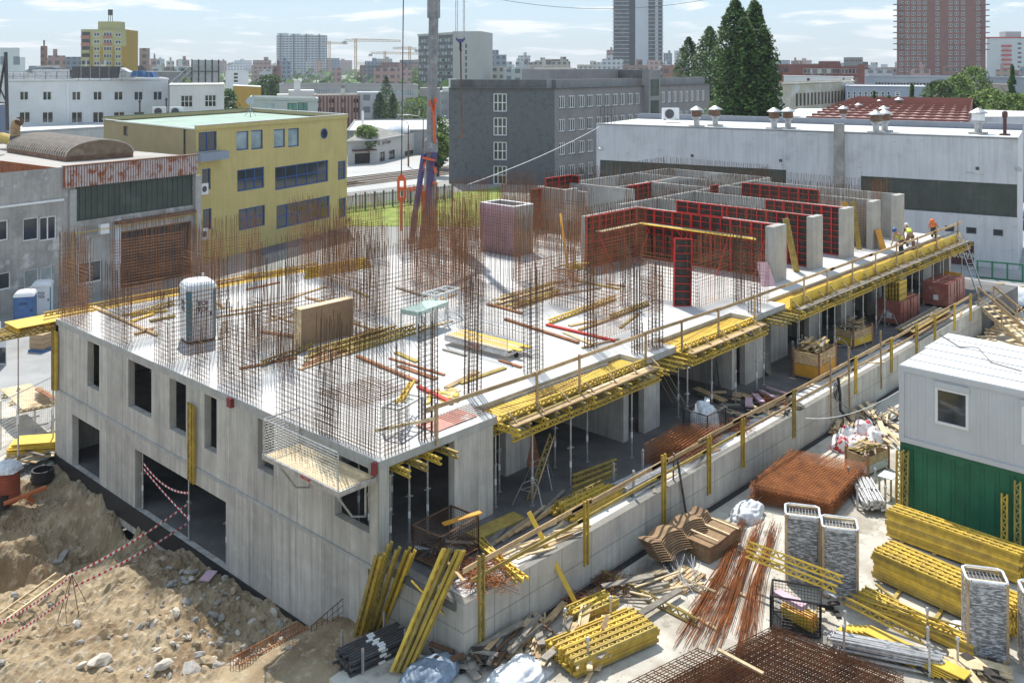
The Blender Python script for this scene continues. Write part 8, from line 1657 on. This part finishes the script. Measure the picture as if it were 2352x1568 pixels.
for i,(x,y,s_,l) in enumerate(big):q=P(x,y,-5.45);q.z=terr(q.x,q.y)+s_*.2;inst('boulder',SM[i],q,(0,0,i),None,l,'stone',scale=(s_*1.4,s_,s_))
for i in range(210):
    if i%3:x,y=rv.uniform(330,720),rv.uniform(1290,1568)
    else:x,y=rv.uniform(0,520),rv.uniform(1320,1568)
    q=P(x,y,-5.5)
    if q.x>-.25:continue
    s_=rv.choice((.05,.06,.07,.09,.13));q.z=terr(q.x,q.y)+s_*.25;inst('stone',SM[rv.randrange(9)],q,(rv.random(),rv.random(),rv.uniform(0,6)),None,'loose stone on the earth bank before the left facade','stone','loose stones on the earth bank',(s_*1.3,s_,s_))
b=MB();ic=[]
for k in range(4):s=MB();n=5;s.v=[(0,0,.6),(1,0,0),(.2,.9,.1),(-.9,.4,-.05),(-.6,-.8,.1),(.5,-.8,0)];s.v=[(x+.3*noise.noise(Vector((k,i,0))),y+.3*noise.noise(Vector((k,i,5))),z) for i,(x,y,z) in enumerate(s.v)];s.f=[(0,1,2),(0,2,3),(0,3,4),(0,4,5),(0,5,1)];ic.append(s)
for i in range(15000):
    x,y=rv.uniform(-20,740),rv.uniform(1080,1575);q=P(x,y,-5.6)
    if q.x>-.12 or not (u0<q.x and v0<q.y<v1):continue
    dn=noise.noise(Vector((q.x*.9,q.y*.9,4)))
    if dn<-.1 and rv.random()<.6:continue
    s_=.02+.085*rv.random()**3;z=terr(q.x,q.y);s=ic[i%4];a=rv.random()*6.28;ca_,sa_=math.cos(a)*s_,math.sin(a)*s_;n0=len(b.v);b.v+=[(q.x+x_*ca_-y_*sa_,q.y+x_*sa_+y_*ca_,z+z_*s_) for x_,y_,z_ in s.v];b.f+=[tuple(k+n0 for k in f_) for f_ in s.f];b.m+=[rv.choice((0,1,2,2))]*5
o=link('gravel',b.mesh('gravel',STN));tag(o,'scatter of gravel and clods on the excavated earth','gravel',None,'stuff')
b=MB()
for i in range(5000):
    q=yp(rv.uniform(1050,2352),rv.uniform(900,1568))
    if q.y>-2.95 or q.x>40 or noise.noise(Vector((q.x*.5,q.y*.5,9)))<-.1:continue
    s_=.010+.03*rv.random()**3;s=ic[i%4];n0=len(b.v);b.v+=[(q.x+x_*s_,q.y+y_*s_,q.z+z_*s_) for x_,y_,z_ in s.v];b.f+=[tuple(k+n0 for k in f_) for f_ in s.f];b.m+=[rv.choice((0,1,2))]*5
o=link('grit',b.mesh('grit',STN));tag(o,'scatter of grit and crumbs on the storage yard','grit',None,'stuff')
for i in range(12):q=P(rv.uniform(380,520),rv.uniform(1290,1350),-5.7);q.x=min(q.x,-.4);q.z=terr(q.x,q.y)+.05;m=MB();m.cbox(q,.24,.12,.08,rv.uniform(0,3),Matrix.Rotation(rv.gauss(0,.3),3,'X'));solo(m,'broken_brick',STN[1],'broken grey brick in the shaded rubble by the wide opening','brick','broken bricks in the rubble')
q=P(497,1312,-5.7);q.z=terr(min(q.x,-.4),q.y)+.08;m=MB();m.cbox((min(q.x,-.5),q.y,q.z),.6,.35,.04,.6);solo(m,'insulation_sheet',PINK,'lilac insulation offcut on the rubble by the wide opening','insulation')
q=P(140,1278,-7.2);q.z=terr(q.x,q.y)+.04;m=MB();m.cbox(q,.9,.3,.05,.9);solo(m,'slab_piece',STN[1],'flat grey slab piece lying in the trench','slab')
  # rebar grids at the bottom left of the podium
a=P(550,1566,-5.2);c=P(705,1478,-5.2);d=c-a;t=thing('rebar_cage','long rusty rebar cage lying at the bottom edge before the left facade','rebar cage',a);m=MB();n=26;sd_=Vector((-d.y,d.x,0)).normalized()*.4
for k in (0,1):
    for j in (0,1):m.rod(a+sd_*k+Z(.45*j),c+sd_*k+Z(.45*j),.014,4)
for i in range(n+1):
    p=a+d*(i/n);q=[p,p+sd_,p+sd_+Z(.45),p+Z(.45)]
    for k in range(4):m.rod(q[k],q[(k+1)%4],.011,3)
part(m,'bars',RUST_B,t,kind='stuff');a2=P(715,1500,-5.3);c2=P(800,1425,-4.9);g_,f=meshpanel(a2,c2,.75,.16,.011,.012);t=thing('rebar_mesh','dark rebar mesh standing at the foot of the left facade','rebar mesh',a2);part(g_,'bars',RUST_D,t,kind='stuff');part(f,'edge_bars',RUST_D,t,kind='stuff')
  # shop floor clutter near the far right: green rack, boards
t=thing('green_rack','green steel rack lying before the workshop wall','rack',P(2295,640,yz));a=P(2245,638,yz);c=P(2349,648,yz)
for k in range(4):
    p=a.lerp(c,k/3);m=MB();m.bar(p,p+Z(1.25),.1,.1,(1,0,0));part(m,'post',GREENP,t)
for h in (.06,1.2):m=MB();m.bar(a+Z(h),c+Z(h),.1,.1);part(m,'rail',GREENP,t)
for k in range(5):p=P(2020+60*k,640+6*k,yz);plank(p,p+Vector((2.5,-2.2,.1)),.2,.05,ORNG if k%2 else YEL_O,'long board on the yard between terrace and workshop','boards before the workshop')
for x,y,l in ((2330,690,'white sheet heap behind the timber stairs'),):lump(P(x,y,yz),1.6,1.0,.8,'plastic_sheet',FILM,l,'plastic sheet',seed=44,amp=.4,n=24)

for gname,(b,ml) in SCB.items():tag(solo(b,'timber_scrap',ml,'litter of small timber pieces, the '+gname,'timber scrap'),kind='stuff')
  # ---- summer haze over the city
hb=MB();hb.box(-2700,-2700,-10,2700,2700,85);ho=link('haze',hb.mesh('haze',[]));tag(ho,kind='stuff');hm=bpy.data.materials.new('haze_air');hm.use_nodes=True;n_=hm.node_tree;n_.nodes.clear()
vo=n_.nodes.new('ShaderNodeVolumePrincipled');vo.inputs['Color'].default_value=(.82,.88,.95,1);vo.inputs['Density'].default_value=.00022;oo=n_.nodes.new('ShaderNodeOutputMaterial');n_.links.new(vo.outputs[0],oo.inputs['Volume']);ho.data.materials.append(hm)
